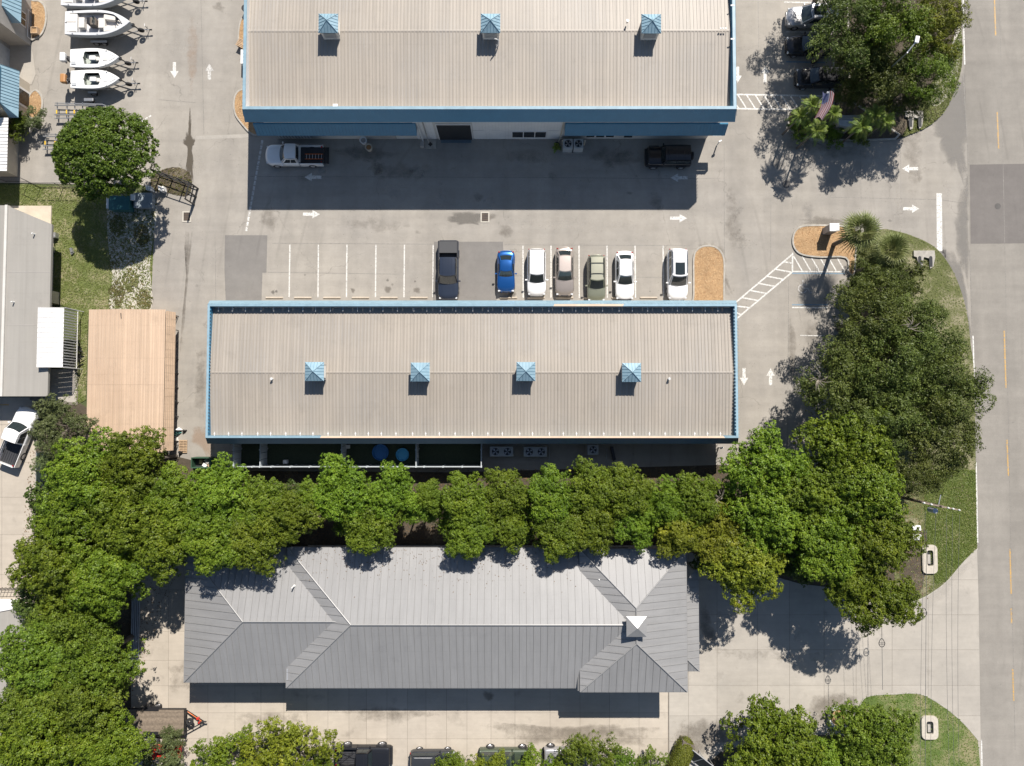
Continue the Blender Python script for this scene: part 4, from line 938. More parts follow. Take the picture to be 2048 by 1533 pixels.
# hanging side sheets above an open bay, posts outside
n = 18
for k in range(n):
    ya = sy0+.1+(sy1-sy0-.2)*k/n; yb = sy0+.1+(sy1-sy0-.2)*(k+1)/n-.01
    mb = MB().add([(sx1+.02,ya,SZ-.2),(sx1+.02,yb,SZ-.2),(sx1+.42,yb,1.75),(sx1+.42,ya,1.75)], [(0,3,2,1)])
    for j in range(5):
        f0 = .1+j*.19; mb.bar((sx1+.02+.4*f0,ya,SZ-.2-1.05*f0+.01),(sx1+.02+.4*f0,yb,SZ-.2-1.05*f0+.01),.022,4)
    mb.build('side_panel', M_tan2, SH)
MB().box(sx0+.15, sy0+.2, 0, sx0+.25, sy1-.2, 2.6).box(sx0+.25, sy1-.3, 0, sx1-.3, sy1-.2, 2.6).box(sx1-2.2, sy0+.2, 0, sx1-2.1, sy1-.2, 2.6).build('wall', M_tan2, SH)
for k in range(11):
    y = P(357, 633+k*28.6, 0)[1]; x = P(357, 633+k*28.6, 0)[0]
    MB().bar((x,y,0),(x,y,2.75),.035,6).build('post', M_black, SH)
    for z in (.9, 1.8): MB().bar((x,y,z),(x-1.0,y,z),.025,5).build('shelf_arm', M_black, SH)
q = P(242, 632, 3.1); MB().cbox((q[0],q[1],SZ+.09),(.06,.5,.02),.1).build('rust_streak', M_dark, SH)
# ---- grey flat roofed building on the left --------------------------------------------
FZ = 2.6
fx1 = P(100,600,FZ)[0]; fy0 = P(50,793,FZ)[1]; fyN = P(12,413,FZ)[1]; fyN2 = P(100,449,FZ)[1]; fx0 = P(12,600,FZ)[0]
FB = thing('grey_flat_roof_building', 'pale grey membrane roofed building with a white parapet strip on the left', 'building', (fx0, fy0, 0), world=True)
rp = [(fx0,fy0),(fx1-.0,fy0),(fx1,fyN2),(fx0,fyN)]
MB().prism(rp, FZ-.25, FZ).build('roof', M_flat, FB)
MB().prism([(fx0+.02,fy0+.4),(fx1-1.5,fy0+.4),(fx1-1.5,fyN2-.2),(fx0+.02,fyN-.3)], 0, FZ-.26).build('wall', M_cream, FB)
MB().box(fx0-.25, fy0, FZ-.3, fx0-.02, fyN+.1, FZ+.12).build('parapet_strip', M_wall, FB)
MB().box(fx0-9, fy0, 0, fx0-.26, fyN+.1, FZ-.05).build('wing', M_flat, FB)
for yy in (650, 545): 
    y = P(50, yy, FZ)[1]; MB().box(fx0+.05, y-.02, FZ+.001, fx1-.05, y+.02, FZ+.012).build('membrane_seam', M_gwall, FB)
for x, y in ((29,605),(70,469)):
    q = P(x, y, FZ); MB().bar((q[0],q[1],FZ),(q[0],q[1],FZ+.4),.06,8).build('vent_pipe', M_wplastic, FB)
MB().box(P(-10,411,0)[0], P(0,460,0)[1], .02, P(105,410,0)[0], P(0,413,0)[1], .16).build('entrance_slab', M_cream, FB)
for x, y in ((104,470),(96,498)):
    q = P(x, y, .6); tag(MB().box(q[0]-.3,q[1]-.25,.02,q[0]+.3,q[1]+.25,.55).bar((q[0]-.8,q[1]+.1,.7),(q[0],q[1]+.1,.5),.06,6).bar((q[0],q[1],.5),(q[0]+.2,q[1]-.2,.9),.05,6).build('wall_pump', M_steel, None, rec=True), 'small pump and pipe on the grass by the flat roofed building, '+('northern one' if y == 470 else 'southern one'), 'pump')
q = P(85, 470, 1.2); tag(MB().box(q[0]-.5,q[1]-.3,.16,q[0]+.4,q[1]+.2,1.1).bar((q[0]-.8,q[1]+.4,1.2),(q[0]+.4,q[1],1.1),.03).build('outdoor_unit', M_cream, None, rec=True), 'cream box on the slab at the north end of the flat roofed building', 'box')
# bracket, awning roof and slatted side of the flat building
wz = 3.0
a0, a1 = P(78,615,wz), P(124,735,wz)
AW = thing('white_metal_awning', 'white ribbed awning with slatted side on the flat roofed building', 'awning', (a0[0], a1[1], 0), world=True)
for k in range(12):
    y0 = a1[1]+(a0[1]-a1[1])*k/12; y1 = a1[1]+(a0[1]-a1[1])*(k+1)/12-.015
    MB().add([(a0[0],y0,wz+.12),(a1[0],y0,wz-.12),(a1[0],y1,wz-.12),(a0[0],y1,wz+.12)], [(0,1,2,3)]).bar((a0[0],y1-.03,wz+.14),(a1[0],y1-.03,wz-.10),.022,4).build('roof_panel', M_wallw, AW)
e0 = P(156,620,.9)[0]
for k in range(22):
    y = a1[1]+.05+(a0[1]-a1[1]-.1)*k/21
    MB().add([(a1[0]+.02,y-.06,wz-.15),(a1[0]+.02,y+.06,wz-.15),(e0,y+.06,.9),(e0,y-.06,.9)], [(0,1,2,3),(3,2,1,0)]).build('slat', M_wallw, AW)
MB().bar((e0,a1[1],.9),(e0,a0[1],.9),.04,4).bar((a1[0]+.02,a1[1],wz-.2),(e0,a1[1],.9),.04,4).bar((a1[0]+.02,a0[1],wz-.2),(e0,a0[1],.9),.04,4).bar((e0,a1[1],0),(e0,a1[1],.9),.04,4).bar((e0,a0[1],0),(e0,a0[1],.9),.04,4).build('frame', M_wallw, AW)
q = P(108, 598, 0); tag(MB().box(q[0]-.5,q[1]-.55,0,q[0]+.55,q[1]+.6,1.6).build('air_handler', M_cream, None, rec=True), 'cream equipment cabinet north of the white awning', 'cabinet')
pile = MB(); pp = P(150, 712, .5)
for k in range(60): pile.cbox((pp[0]+rng.uniform(-.5,.5), pp[1]+rng.uniform(-1.3,1.4), rng.uniform(.1,.8)), (rng.uniform(.15,.6),rng.uniform(.04,.1),.05), rng.uniform(0,3.1))
tag(pile.build('scrap_pile', [M_black], None, rec=True), 'dark pile of scrap brackets at the foot of the slatted awning side', 'scrap pile', kind='stuff')
sheet('concrete_pad', pxpoly([(60,738),(158,738),(156,810),(90,810),(60,800)]), .03, M_joint)
sheet('concrete_pad', pxpoly([(92,738),(155,740),(153,806),(95,800)]), .035, M_conc2)
for lb, x, y, cz, n_ in (('stack of tan lumber in the shade behind the flat roofed building', 88, 770, 0, 7),):
    r = thing('lumber_stack', lb, 'lumber', P(x, y, 0))
    for k in range(n_): MB().cbox((rng.uniform(-.2,.2), rng.uniform(-.3,.3), .08+k*.09), (.7,1.1-.1*k,.07), rng.uniform(-.2,.2)).build('board', M_pallet, r)
q = P(78, 752, 0); o = tag(MB().lathe([(0,0),(.28,0),(.3,.7),(.05,.72),(0,.72)], 12).build('drum', M_black), 'black drum in the corner by the lumber stack', 'drum'); o.location = q
# ---- blue trimmed building top left -----------------------------------------------------
LB = thing('blue_awning_building', 'grey stucco building with blue metal awnings at the top left', 'building', (P(0,100,0)[0], P(0,100,0)[1], 0), world=True)
lx = P(62,92,0)[0]; lx2 = P(19,120,0)[0]; ly = [P(62,y,0)[1] for y in (-260,92,168,250)]
MB().box(lx-14, ly[1], 0, lx, ly[0], 6.2).build('north_wing', M_gwall, LB)
MB().box(lx-14, ly[2], 0, lx2, ly[1]-.01, 6.2).build('recess_wall', M_gwall, LB)
MB().box(lx-14, ly[3], 0, lx, ly[2]-.01, 6.2).build('south_wing', M_cream, LB)
MB().box(lx2+.002, ly[2]+.4, .02, lx2+.05, ly[1]-.4, 3.8).build('roller_door', mat('pale grey roller door', (.42,.44,.46), .5), LB)
def awn(y0, y1, lb):
    xo = P(38,200,2.6)[0]; zt = 3.9; zo = 2.6; n = 12
    f = MB().add([(xo,y0,zo),(xo,y1,zo),(lx+.02,y1-.0,zt),(lx+.02,y0+.9,zt)], [(0,1,2,3)]).add([(lx+.02,y0,zo),(xo,y0,zo),(lx+.02,y0+.9,zt)], [(0,1,2)]).build('awning', M_sky, LB)
    s = MB()
    for k in range(n+1):
        y = y0+.9+(y1-y0-.9)*k/n; s.bar((xo,y,zo+.02),(lx+.02,y,zt+.02),.024,4)
    s.bar((xo,y0,zo+.02),(lx+.02,y0+.9,zt+.02),.035,4)
    s.build('standing_seam', mat('awning seam', (.06,.13,.18), .45, var=0), f)
awn(P(43,47,2.6)[1], P(43,-60,2.6)[1], 'n'); awn(P(38,236,2.6)[1], P(38,143,2.6)[1], 's')
MB().box(lx+.0, ly[2]-.3, 3.95, lx+.12, ly[3], 4.6).build('blue_fascia', M_navy, LB)
wn = MB().box(lx+.002, P(62,66,0)[1], .8, lx+.05, P(62,38,0)[1], 2.1).build('window_frame', M_wallw, LB)
MB().box(lx+.051, P(62,64,0)[1], .87, lx+.06, P(62,53,0)[1], 2.03).build('pane', M_glass, wn); MB().box(lx+.051, P(62,51,0)[1], .87, lx+.06, P(62,40,0)[1], 2.03).build('pane', M_glass, wn)
d_ = MB().box(lx+.002, P(62,222,0)[1], .05, lx+.05, P(62,186,0)[1], 2.2).build('door_frame', M_wallw, LB); MB().box(lx+.051, P(62,218,0)[1], .1, lx+.06, P(62,190,0)[1], 2.1).build('door_glass', M_glass, d_)
MB().box(lx, P(62,20,0)[1], 2.2, lx+1.0, P(62,-8,0)[1], 2.3).build('door_hood', M_wallw, LB)
MB().bar((lx+.15,P(0,82,0)[1],.7),(lx+.15,P(0,28,0)[1],.7),.03,6).bar((lx+.15,P(0,82,0)[1],0),(lx+.15,P(0,82,0)[1],.7),.03,6).bar((lx+.15,P(0,28,0)[1],0),(lx+.15,P(0,28,0)[1],.7),.03,6).build('hand_rail', M_wplastic, LB)
sheet('concrete_pad', pxpoly([(19,92),(64,92),(72,150),(64,170),(19,170)]), .03, M_conc2)
q = P(75, 66, 0); r = thing('wooden_planter', 'pale wooden planter box at the south end of the mulch bed by the awnings', 'planter', q)
MB().box(-.32,-.32,.1,.32,-.26,.5).box(-.32,.26,.1,.32,.32,.5).box(-.32,-.26,.1,-.26,.26,.5).box(.26,-.26,.1,.32,.26,.5).build('box', M_pallet, r); MB().box(-.25,-.25,.1,.25,.25,.42).build('soil', M_mulch, r)
# low white roof building at the far left
WZ = 3.0; wxr = P(14,343,WZ)[0]; wyS = P(14,343,WZ)[1]; wyN = P(0,236,WZ)[1]
WB = thing('white_roof_lean_to', 'low building with a white ribbed metal roof south of the blue awnings', 'building', (wxr-3, wyS, 0), world=True)
for k in range(8):
    y0 = wyS+(wyN-wyS)*k/8
    x1_ = wxr-.0
    MB().add([(wxr-8,y0+.01,WZ+.5),(x1_,y0+.01,WZ),(x1_,y0+(wyN-wyS)/8-.01,WZ),(wxr-8,y0+(wyN-wyS)/8-.01,WZ+.5)], [(0,1,2,3)]).bar((wxr-8,y0+.03,WZ+.53),(x1_,y0+.03,WZ+.03),.03,4).bar((wxr-8,y0+.33,WZ+.53),(x1_,y0+.33,WZ+.03),.03,4).build('roof_panel', M_wallw, WB)
MB().box(wxr-8, wyS+.5, 0, P(36,350,0)[0], wyN, WZ-.1).build('wall', M_cream, WB)
# ================================================================ VEHICLES
def paint(name, col, metal=.3, rough=.28):
    dk = max(col) < .05; return mat(name, col, .5 if dk else rough, metal=0 if dk else metal, var=.03, coat=1, spec=.15 if dk else None)
def prof(s, pts):
    xs = [p[0] for p in pts]; ys = [p[1] for p in pts]; return float(np.interp(s, xs, ys))
_wheel = {}
def add_wheels(r, L, W, xs, rad=.34, wd_=.22, out=0, pm=None):
    key = (rad, wd_)
    if key not in _wheel:
        t = MB().lathe([(rad*.60,-wd_/2),(rad*.93,-wd_/2),(rad,-wd_/2+.03),(rad,wd_/2-.03),(rad*.93,wd_/2),(rad*.60,wd_/2)], 24, ax='y').build('wheel', M_blackr, None, smooth=True)
        h = MB()
        for s in (-1, 1):
            h.lathe([(0,s*wd_*.36),(rad*.18,s*wd_*.40),(rad*.2,s*wd_*.28),(rad*.5,s*wd_*.26),(rad*.62,s*wd_*.46),(rad*.64,s*wd_*.4)], 20, ax='y')
            for k in range(5):
                a = k*1.2566; h.bar((rad*.1*math.cos(a), s*wd_*.38, rad*.1*math.sin(a)), (rad*.58*math.cos(a), s*wd_*.36, rad*.58*math.sin(a)), .03, 4)
        hh = h.build('rim', M_rimm, None); _wheel[key] = (t.data, hh.data)
        bpy.data.objects.remove(t); bpy.data.objects.remove(hh)
    for x in xs:
        for s in (-1, 1):
            w = bpy.data.objects.new('wheel', _wheel[key][0]); C.objects.link(w); w.parent = r; w.location = (x, s*(W/2-wd_/2-.015+out), rad)
            m = bpy.data.objects.new('rim', _wheel[key][1]); C.objects.link(m); m.parent = w
def lerp(a, b, t): return tuple(a[i]+(b[i]-a[i])*t for i in range(3))
def vehicle(name, label, cat, px, py, ang, pt, L=4.7, W=1.82, Ht=1.5, kind='sedan', group=None, xc=None, roof=None, extras=(), zg=None, rad=.34, boxy=0, cb=-.085):
    """ang: heading in degrees, 0 = towards +x; parts are built nose towards +x"""
    q = P(px, py, .6); r = thing(name, label, cat, (q[0], q[1], 0.004), R(ang), group)
    h = L/2; bz = .93 if kind in ('sedan','coupe') else 1.05
    if boxy: bz = 1.12
    # cabin footprint: windscreen foot, windscreen head, rear head, rear foot (x)
    cabs = {'sedan': (.18*L, .01*L, -.28*L, -.405*L), 'coupe': (.12*L, -.01*L, -.22*L, -.37*L), 'suv': (.22*L, .055*L, -.43*L, -.475*L), 'hatch': (.26*L,.08*L,-.42*L,-.475*L),
            'pickup': (.22*L, .10*L, (cb+.015)*L, cb*L), 'jeep': (.17*L, .10*L, -.455*L, -.47*L), 'jeeptruck': (.17*L,.11*L,-.09*L,-.10*L)}
    xf, xf1, xr1, xr = cabs[kind]
    if kind == 'suv': hood = [(-.5,.86),(-.47,bz),(.22,bz),(.38,bz-.06),(.47,bz-.20),(.5,bz-.38)]
    elif kind in ('pickup',): hood = [(-.5,bz),(.22,bz+.02),(.44,bz-.05),(.48,bz-.16),(.5,bz-.34)]
    elif kind in ('jeep','jeeptruck'): hood = [(-.5,bz),(.44,bz-.03),(.46,bz-.08),(.465,bz-.3)]
    else: hood = [(-.5,.70),(-.47,.86),(-.36,bz),(.22,bz),(.38,.84),(.47,.70),(.5,.55)]
    nose = .055 if kind != 'coupe' else .09
    rb = .03 if kind in ('suv','pickup') else .06
    def hw(s):
        k = 1.0
        if s > .36: k -= (.30 if not boxy else .10)*((s-.36)/.14)**2.2
        if s < -.38: k -= (.20 if not boxy else .03)*((-.38-s)/.12)**2.2
        if kind == 'coupe': k -= .05*math.cos(s*6.3)**2*0+.04*(abs(s) < .12)
        return W/2*k
    s0 = -.5 if kind not in ('pickup','jeeptruck') else (cb-.005 if kind == 'pickup' else -.105)
    ss = [s0]+[s0+(.5-s0)*t for t in (.02,.06,.12,.2,.3,.4,.5,.6,.7,.78,.85,.9,.94,.97,.99,1)]
    if kind in ('jeep','jeeptruck'): ss = [s*.93 if s > 0 else s for s in ss]
    mb = MB(); ring = []
    for s in ss:
        w_ = hw(s); z = prof(s, hood); x = s*L; cr = .035
        ring.append([(x,-w_*.90,.20),(x,-w_,.34),(x,-w_*1.0,z*.62),(x,-w_*.985,z-.13),(x,-w_*.93,z-.02),(x,-w_*.62,z+cr*.6),(x,-w_*.25,z+cr),(x,w_*.25,z+cr),(x,w_*.62,z+cr*.6),(x,w_*.93,z-.02),(x,w_*.985,z-.13),(x,w_,z*.62),(x,w_,.34),(x,w_*.90,.20)])
    if not boxy:
        rd = .26 if kind in ('sedan','coupe') else .17
        for i_, s in enumerate(ss):
            f_ = min(1, max(0, (s-.36)/.14))**1.3; b_ = min(1, max(0, (-.40-s)/.10))**1.3 if s0 < -.4 else 0
            ring[i_] = [(x-f_*rd*(abs(y)/(W/2))**2+b_*rd*.6*(abs(y)/(W/2))**2, y, z) for x, y, z in ring[i_]]
    n = len(ring[0]); vs = [v for g in ring for v in g]
    fs = [(i*n+k, (i+1)*n+k, (i+1)*n+(k+1) % n, i*n+(k+1) % n) for i in range(len(ring)-1) for k in range(n)]
    fs = [f[::-1] for f in fs]+[tuple(range(n)), tuple(range((len(ring)-1)*n+n-1, (len(ring)-1)*n-1, -1))]
    mb.add(vs, fs).build('body', pt, r, smooth=True, sub=1)
    # cabin
    wb, wr = W/2*.90, W/2*(.66 if kind in ('sedan','coupe') else .74)
    if boxy: wb, wr = W/2*.86, W/2*.80
    zt = Ht; bow = .16 if not boxy else .03; br = .10 if kind in ('sedan','coupe') else .03
    zb_ = bz-.02
    def fr(u, v, o=0): b = (xf+bow*(1-u*u)-.03, u*wb*.94, zb_+.01); t = (xf1+bow*.75*(1-u*u), u*wr*.96, zt-.03); q = lerp(b, t, v); return (q[0]+o, q[1], q[2]+o*.8)
    def rr_(u, v, o=0): b = (xr-br*(1-u*u)+.0, u*wb*.90, zb_+(.03 if kind in('sedan','coupe') else .0)); t = (xr1-br*.6*(1-u*u), u*wr*.94, zt-.03); q = lerp(b, t, v); return (q[0]-o, q[1], q[2]+o*.8)
    def sd(s, u, v, o=0):
        b = (xf+(xr-xf)*u-.03*(1-u), s*wb, zb_-.02); t = (xf1+(xr1-xf1)*u, s*(wr+.03*math.sin(u*3.14)), zt-.04); q = lerp(b, t, v); return (q[0], q[1]+s*(o+.03*math.sin(v*3.1)), q[2]+o*.4)
    cab = MB(); cab.grid(lambda a, b: fr(1-2*a, b), 8, 3); cab.grid(lambda a, b: rr_(2*a-1, b), 8, 3)
    cab.grid(lambda a, b: sd(1, a, b), 6, 3); cab.grid(lambda a, b: sd(-1, 1-a, b), 6, 3)
    def rf(a, b, o=0):
        u = 1-2*b; f_ = fr(u, 1); g_ = rr_(u, 1); q = lerp(f_, g_, a); e = (1-abs(u)**3)*.045+.03*math.sin(a*3.14); return (q[0], q[1]*1.03, q[2]+e+o)
    cab.grid(lambda a, b: rf(b, a), 8, 6)
    cab.build('cabin', pt, r, smooth=True)
    if roof: MB().grid(lambda a, b: rf(.03+b*.94, .04+a*.92, .008), 8, 6).build('roof_top', roof, r, smooth=True)
    MB().grid(lambda a, b: fr(.90*(1-2*a), .08+.84*b, .012), 8, 3).build('windshield', M_cglass, r, smooth=True)
    MB().grid(lambda a, b: rr_(.84*(2*a-1), .14+.74*b, .012), 8, 3).build('rear_window', M_cglass, r, smooth=True)
    nw = {'sedan': [(.10,.48),(.52,.84)], 'coupe': [(.12,.62)], 'suv': [(.10,.42),(.45,.72),(.75,.94)], 'pickup': [(.14,.52),(.56,.92)], 'jeep': [(.12,.45),(.49,.74),(.77,.96)], 'jeeptruck': [(.14,.52),(.56,.92)]}[kind]
    for s in (1, -1):
        for a0_, a1_ in nw:
            MB().grid(lambda a, b: sd(s, (a0_+(a1_-a0_)*a) if s > 0 else (a1_-(a1_-a0_)*a), .12+.74*b, .012), 3, 2).build('side_window', M_cglass, r, smooth=True)
        mx = xf-.22; m = MB().cbox((mx, s*(W/2+.10), bz+.03), (.12,.20,.14)).bar((mx, s*W*.46, bz-.04), (mx, s*(W/2+.06), bz), .03, 5).build('mirror', pt if 'bm' not in extras else M_black, r, bevel=.03)
        MB().grid(lambda a, b: (L*(.44 if boxy else .455)+.04*(1-a)-.03-.10*a*(1-boxy), s*(W/2*(.50+.34*a)), prof(.455, hood)-.02-.12*b), 3, 2) if False else None
        hx = L*(.455 if kind not in ('jeep','jeeptruck') else .425)
        MB().cbox((hx-.02, s*W/2*.70, prof(.46 if not boxy else .44, hood)-.10), (.16,.34,.12), -s*.35).build('headlight', M_head, r, bevel=.03)
        tx = -L*.485; MB().cbox((tx+(.05 if kind != 'sedan' and kind != 'coupe' else .12), s*W/2*.76, (bz-.12 if kind not in ('sedan','coupe') else .80)), (.08,.20,.16), s*.5).build('tail_light', M_tail, r, bevel=.02)
    MB().cbox((L*.485 if not boxy else L*.448, 0, .60), (.06, W*.42, .22)).build('grille', M_black, r, bevel=.02)
    MB().box(-L*.46, -W*.40, .16, L*.44, W*.40, .30).build('underbody', M_black, r)
    MB().box(L*.445, -W*(.30 if not boxy else .42), .28, L*.492 if not boxy else L*.49, W*(.30 if not boxy else .42), .50).build('front_bumper', pt if not boxy else M_black, r, bevel=.04)
    MB().box(-L*.495, -W*.36, .30, -L*.465, W*.36, .54).build('rear_bumper', pt if not boxy else M_black, r, bevel=.04)
    add_wheels(r, L, W, (L*.315, -L*.30), rad, .23 if not boxy else .30, .02 if not boxy else .10)
    # bonnet crease and wiper line
    for s in (1, -1):
        MB().tube([(xf+.18, s*W*.30, prof(xf/L+.03, hood)+.028), (L*.42, s*W*.24, prof(.42, hood)+.026)], .010, 4).build('bonnet_crease', M_black if boxy else pt, r)
    MB().tube([(xf+bow+.02, 0, zb_+.045), (xf+bow-.10, -wb*.75, zb_+.03)], .010, 4).build('wiper', M_black, r)
    if kind in ('pickup','jeeptruck'):
        b0, b1 = -L/2+.02, s0*L-.03; zs = bz+.0; wi = W/2
        MB().box(b0+.05, -wi*.82, .62, b1, wi*.82, .66).build('bed_floor', mat('bed liner', (.035,.037,.042), .75, var=.1), r)
        for s in (1, -1):
            MB().box(b0+.02, min(s*wi*.82, s*wi*.985), .34, b1, max(s*wi*.82, s*wi*.985), zs).build('bed_side', pt, r, bevel=.04)
            MB().box(b0+.02, min(s*wi*.84, s*wi*.93), zs+.001, b1, max(s*wi*.84, s*wi*.93), zs+.02).build('bed_rail', M_black, r)
        MB().box(b1-.05, -wi*.82, .62, b1+.0, wi*.82, zs).build('bed_front', pt, r)
        for k in range(7): MB().box(b0+.08, -wi*.7+k*wi*.22, .661, b1-.06, -wi*.7+k*wi*.22+.05, .675).build('bed_rib', M_black, r)
        if 'gate_down' in extras: MB().box(b0-.52, -wi*.80, .62, b0+.02, wi*.80, .67).build('tailgate', M_black, r)
        else: MB().box(b0-.03, -wi*.82, .45, b0+.04, wi*.82, zs).build('tailgate', pt, r, bevel=.02)
        if 'tonneau' in extras: MB().box(b0+.06, -wi*.86, zs-.02, b0+(b1-b0)*.72, wi*.86, zs+.012).build('bed_cover', mat('grey bed cover', (.05,.052,.056), .6, var=.05), r, bevel=.01)
        if 'bows' in extras:
            for k in range(2): MB().tube([(b0+.1+k*.2,-wi*.8,zs),(b1-.2,wi*.75,zs+.1)] if k == 0 else [(b0+.3,wi*.8,zs),(b1-.1,wi*.2,zs+.1)], .025, 5).build('strap', M_black, r)
    if 'rails' in extras:
        for s in (1, -1): MB().tube([(xf1-.2, s*wr*.92, zt+.02),(xf1-.3, s*wr*.92, zt+.07),(xr1+.25, s*wr*.92, zt+.07),(xr1+.15, s*wr*.92, zt+.02)], .022, 6).build('roof_rail', M_black if 'blackrail' in extras else M_steel, r)
    if 'bars' in extras:
        for k in (0, 1): MB().bar((xf1-.55-k*1.0, -wr*.92, zt+.10), (xf1-.55-k*1.0, wr*.92, zt+.10), .028, 6).build('cross_bar', M_black, r)
    if 'sunroof' in extras: MB().grid(lambda a, b: rf(.05+b*(.46 if kind == 'suv' else .3), .18+a*.64, .012), 6, 4).build('sunroof', M_cglass, r, smooth=True)
    if 'panels' in extras:
        for k in range(3): MB().bar((xf1-.35-k*.7, -wr*.9, zt+.045), (xf1-.35-k*.7, wr*.9, zt+.045), .012, 4).build('roof_seam', M_black, r)
    if kind in ('pickup',):
        for k in range(4): MB().bar((xf1-.1, -wr*.55+k*wr*.37, zt+.055), (xr1+.1, -wr*.55+k*wr*.37, zt+.055), .014, 4).build('roof_rib', roof or pt, r)
    if 'spare' in extras:
        t = MB().lathe([(.12,-.1),(.36,-.1),(.39,-.06),(.39,.06),(.36,.1),(.12,.1)], 20, ax='y').build('spare_wheel', M_blackr, r, smooth=True); t.rotation_euler = (0,0,R(90)); t.location = (-L/2-.12, 0, .95)
    if 'flares' in extras:
        for x in (L*.315, -L*.30):
            for s in (1, -1): MB().box(x-.50, min(s*W*.44, s*(W/2+.13)), .74, x+.50, max(s*W*.44, s*(W/2+.13)), .82).build('fender_flare', M_black, r, bevel=.05)
        MB().box(L*.45, -W*.44, .5, L*.49+.1, W*.44, .68).build('winch_bumper', M_black, r, bevel=.04)
    if 'plumeblack' in extras: MB().box(L*.465, -W*.34, .42, L*.505, W*.34, .66).build('lower_grille', M_black, r, bevel=.03)
    return r
p_white = paint('white car paint', (.80,.80,.79), 0, .3); p_black = paint('black car paint', (.012,.013,.016), .2); p_dkblue = paint('dark navy truck paint', (.018,.026,.045), .4)
p_blue = paint('metallic blue paint', (.012,.10,.34), .55); p_beige = paint('beige metallic paint', (.40,.35,.31), .45); p_olive = paint('olive silver paint', (.27,.28,.20), .45)
p_green = paint('army green paint', (.055,.075,.045), .2, .4); p_silver = paint('silver paint', (.45,.45,.46), .5); p_dk = paint('dark grey paint', (.03,.033,.038), .4); p_oroof = paint('pale olive roof paint', (.46,.45,.34), .3)
p_broof = paint('warm white roof paint', (.62,.53,.47), .2)
vehicle('pickup_truck', 'white pickup with a ladder in its open bed in the shade of the big warehouse', 'pickup', 590, 312, 180, p_white, 5.6, 1.98, 1.82, 'pickup', extras=('gate_down',), rad=.38)
vehicle('off_road_car', 'matte black boxy off roader with rear spare wheel beside the big warehouse', 'car', 1335, 315, 180, p_black, 4.3, 1.86, 1.8, 'jeep', extras=('spare','flares','panels'), rad=.41, boxy=1)
gcar = 'cars parked nose in behind the long building'
vehicle('pickup_truck', 'dark navy pickup with grey bed cover, leftmost parked vehicle in the row of stalls', 'pickup', 897, 543, -90, p_dkblue, 5.75, 2.0, 1.86, 'pickup', gcar, extras=('tonneau',), rad=.39, cb=-.20)
vehicle('coupe_car', 'small metallic blue coupe parked on the dark asphalt patch', 'car', 1012, 544, -90, p_blue, 4.05, 1.72, 1.28, 'coupe', gcar)
vehicle('suv_car', 'white crossover with black lower trim parked between blue coupe and beige sedan', 'car', 1073, 546, -90, p_white, 4.55, 1.82, 1.62, 'suv', gcar)
vehicle('sedan_car', 'beige metallic sedan with pale roof in the parking row', 'car', 1129, 544, -90, p_beige, 4.75, 1.8, 1.45, 'sedan', gcar, roof=p_broof)
vehicle('suv_car', 'olive silver wagon with two black roof bars in the parking row', 'car', 1192, 558, -90, p_olive, 4.5, 1.76, 1.6, 'suv', gcar, roof=p_oroof, extras=('rails','blackrail','bars'))
vehicle('sedan_car', 'white sedan with dark rear window in the parking row', 'car', 1249, 552, -90, p_white, 4.75, 1.82, 1.46, 'sedan', gcar, extras=('plumeblack',))
vehicle('suv_car', 'large white off roader with black glass sunroof beside the mulch island', 'car', 1354, 550, -90, p_white, 4.95, 1.94, 1.85, 'suv', gcar, extras=('rails','sunroof'), rad=.38)
gv2 = 'cars parked under the trees by the north drive'
vehicle('suv_car', 'silver white off roader with open sunroof under the north trees', 'car', 1622, 36, 180, p_silver, 4.9, 1.92, 1.8, 'suv', gv2, roof=p_white, extras=('rails','sunroof'), rad=.37)
vehicle('sedan_car', 'glossy black sedan half hidden under the north trees', 'car', 1620, 92, 180, p_black, 4.8, 1.86, 1.45, 'sedan', gv2)
vehicle('sedan_car', 'dark grey car nearest the hatched walkway under the north trees', 'car', 1638, 157, 180, p_black, 4.7, 1.84, 1.5, 'suv', gv2)
tr = vehicle('pickup_truck', 'white pickup parked slantwise on the pale yard by the left edge', 'pickup', 39, 873, 69, p_white, 5.7, 2.0, 1.9, 'pickup', rad=.40)
gv3 = 'cars parked along the bottom planting strip'
vehicle('off_road_car', 'black open bed off road truck with big tyres at the bottom', 'truck', 728, 1511, 0, p_black, 5.3, 1.88, 1.86, 'jeeptruck', gv3, extras=('flares','bows','panels'), rad=.44, boxy=1)
vehicle('suv_car', 'dark grey hatchback by the bottom planting strip', 'car', 866, 1519, 0, p_dk, 4.3, 1.78, 1.5, 'suv', gv3, extras=('rails',))
vehicle('off_road_car', 'army green off roader half hidden by the bottom shrubs', 'car', 1012, 1516, 0, p_green, 4.9, 1.88, 1.8, 'jeep', gv3, extras=('sunroof',), rad=.41, boxy=1)
vehicle('off_road_car', 'silver and black off roader mostly hidden by bottom shrubs', 'car', 1130, 1514, 180, p_silver, 4.2, 1.84, 1.8, 'jeep', gv3, extras=('spare',), rad=.40, boxy=1)
# ladder in the bed of the white pickup
lp = P(626, 311, 1.1); r = thing('step_ladder', 'orange fibreglass ladder lying in the bed of the white pickup', 'ladder', (lp[0], lp[1], .72))
for s in (-.24, .24): MB().cbox((0, s, .03), (1.75, .05, .06)).build('side_rail', M_orange, r)
for k in range(6): MB().cbox((-.72+k*.29, 0, .04), (.05, .46, .03)).build('rung', M_alu, r)
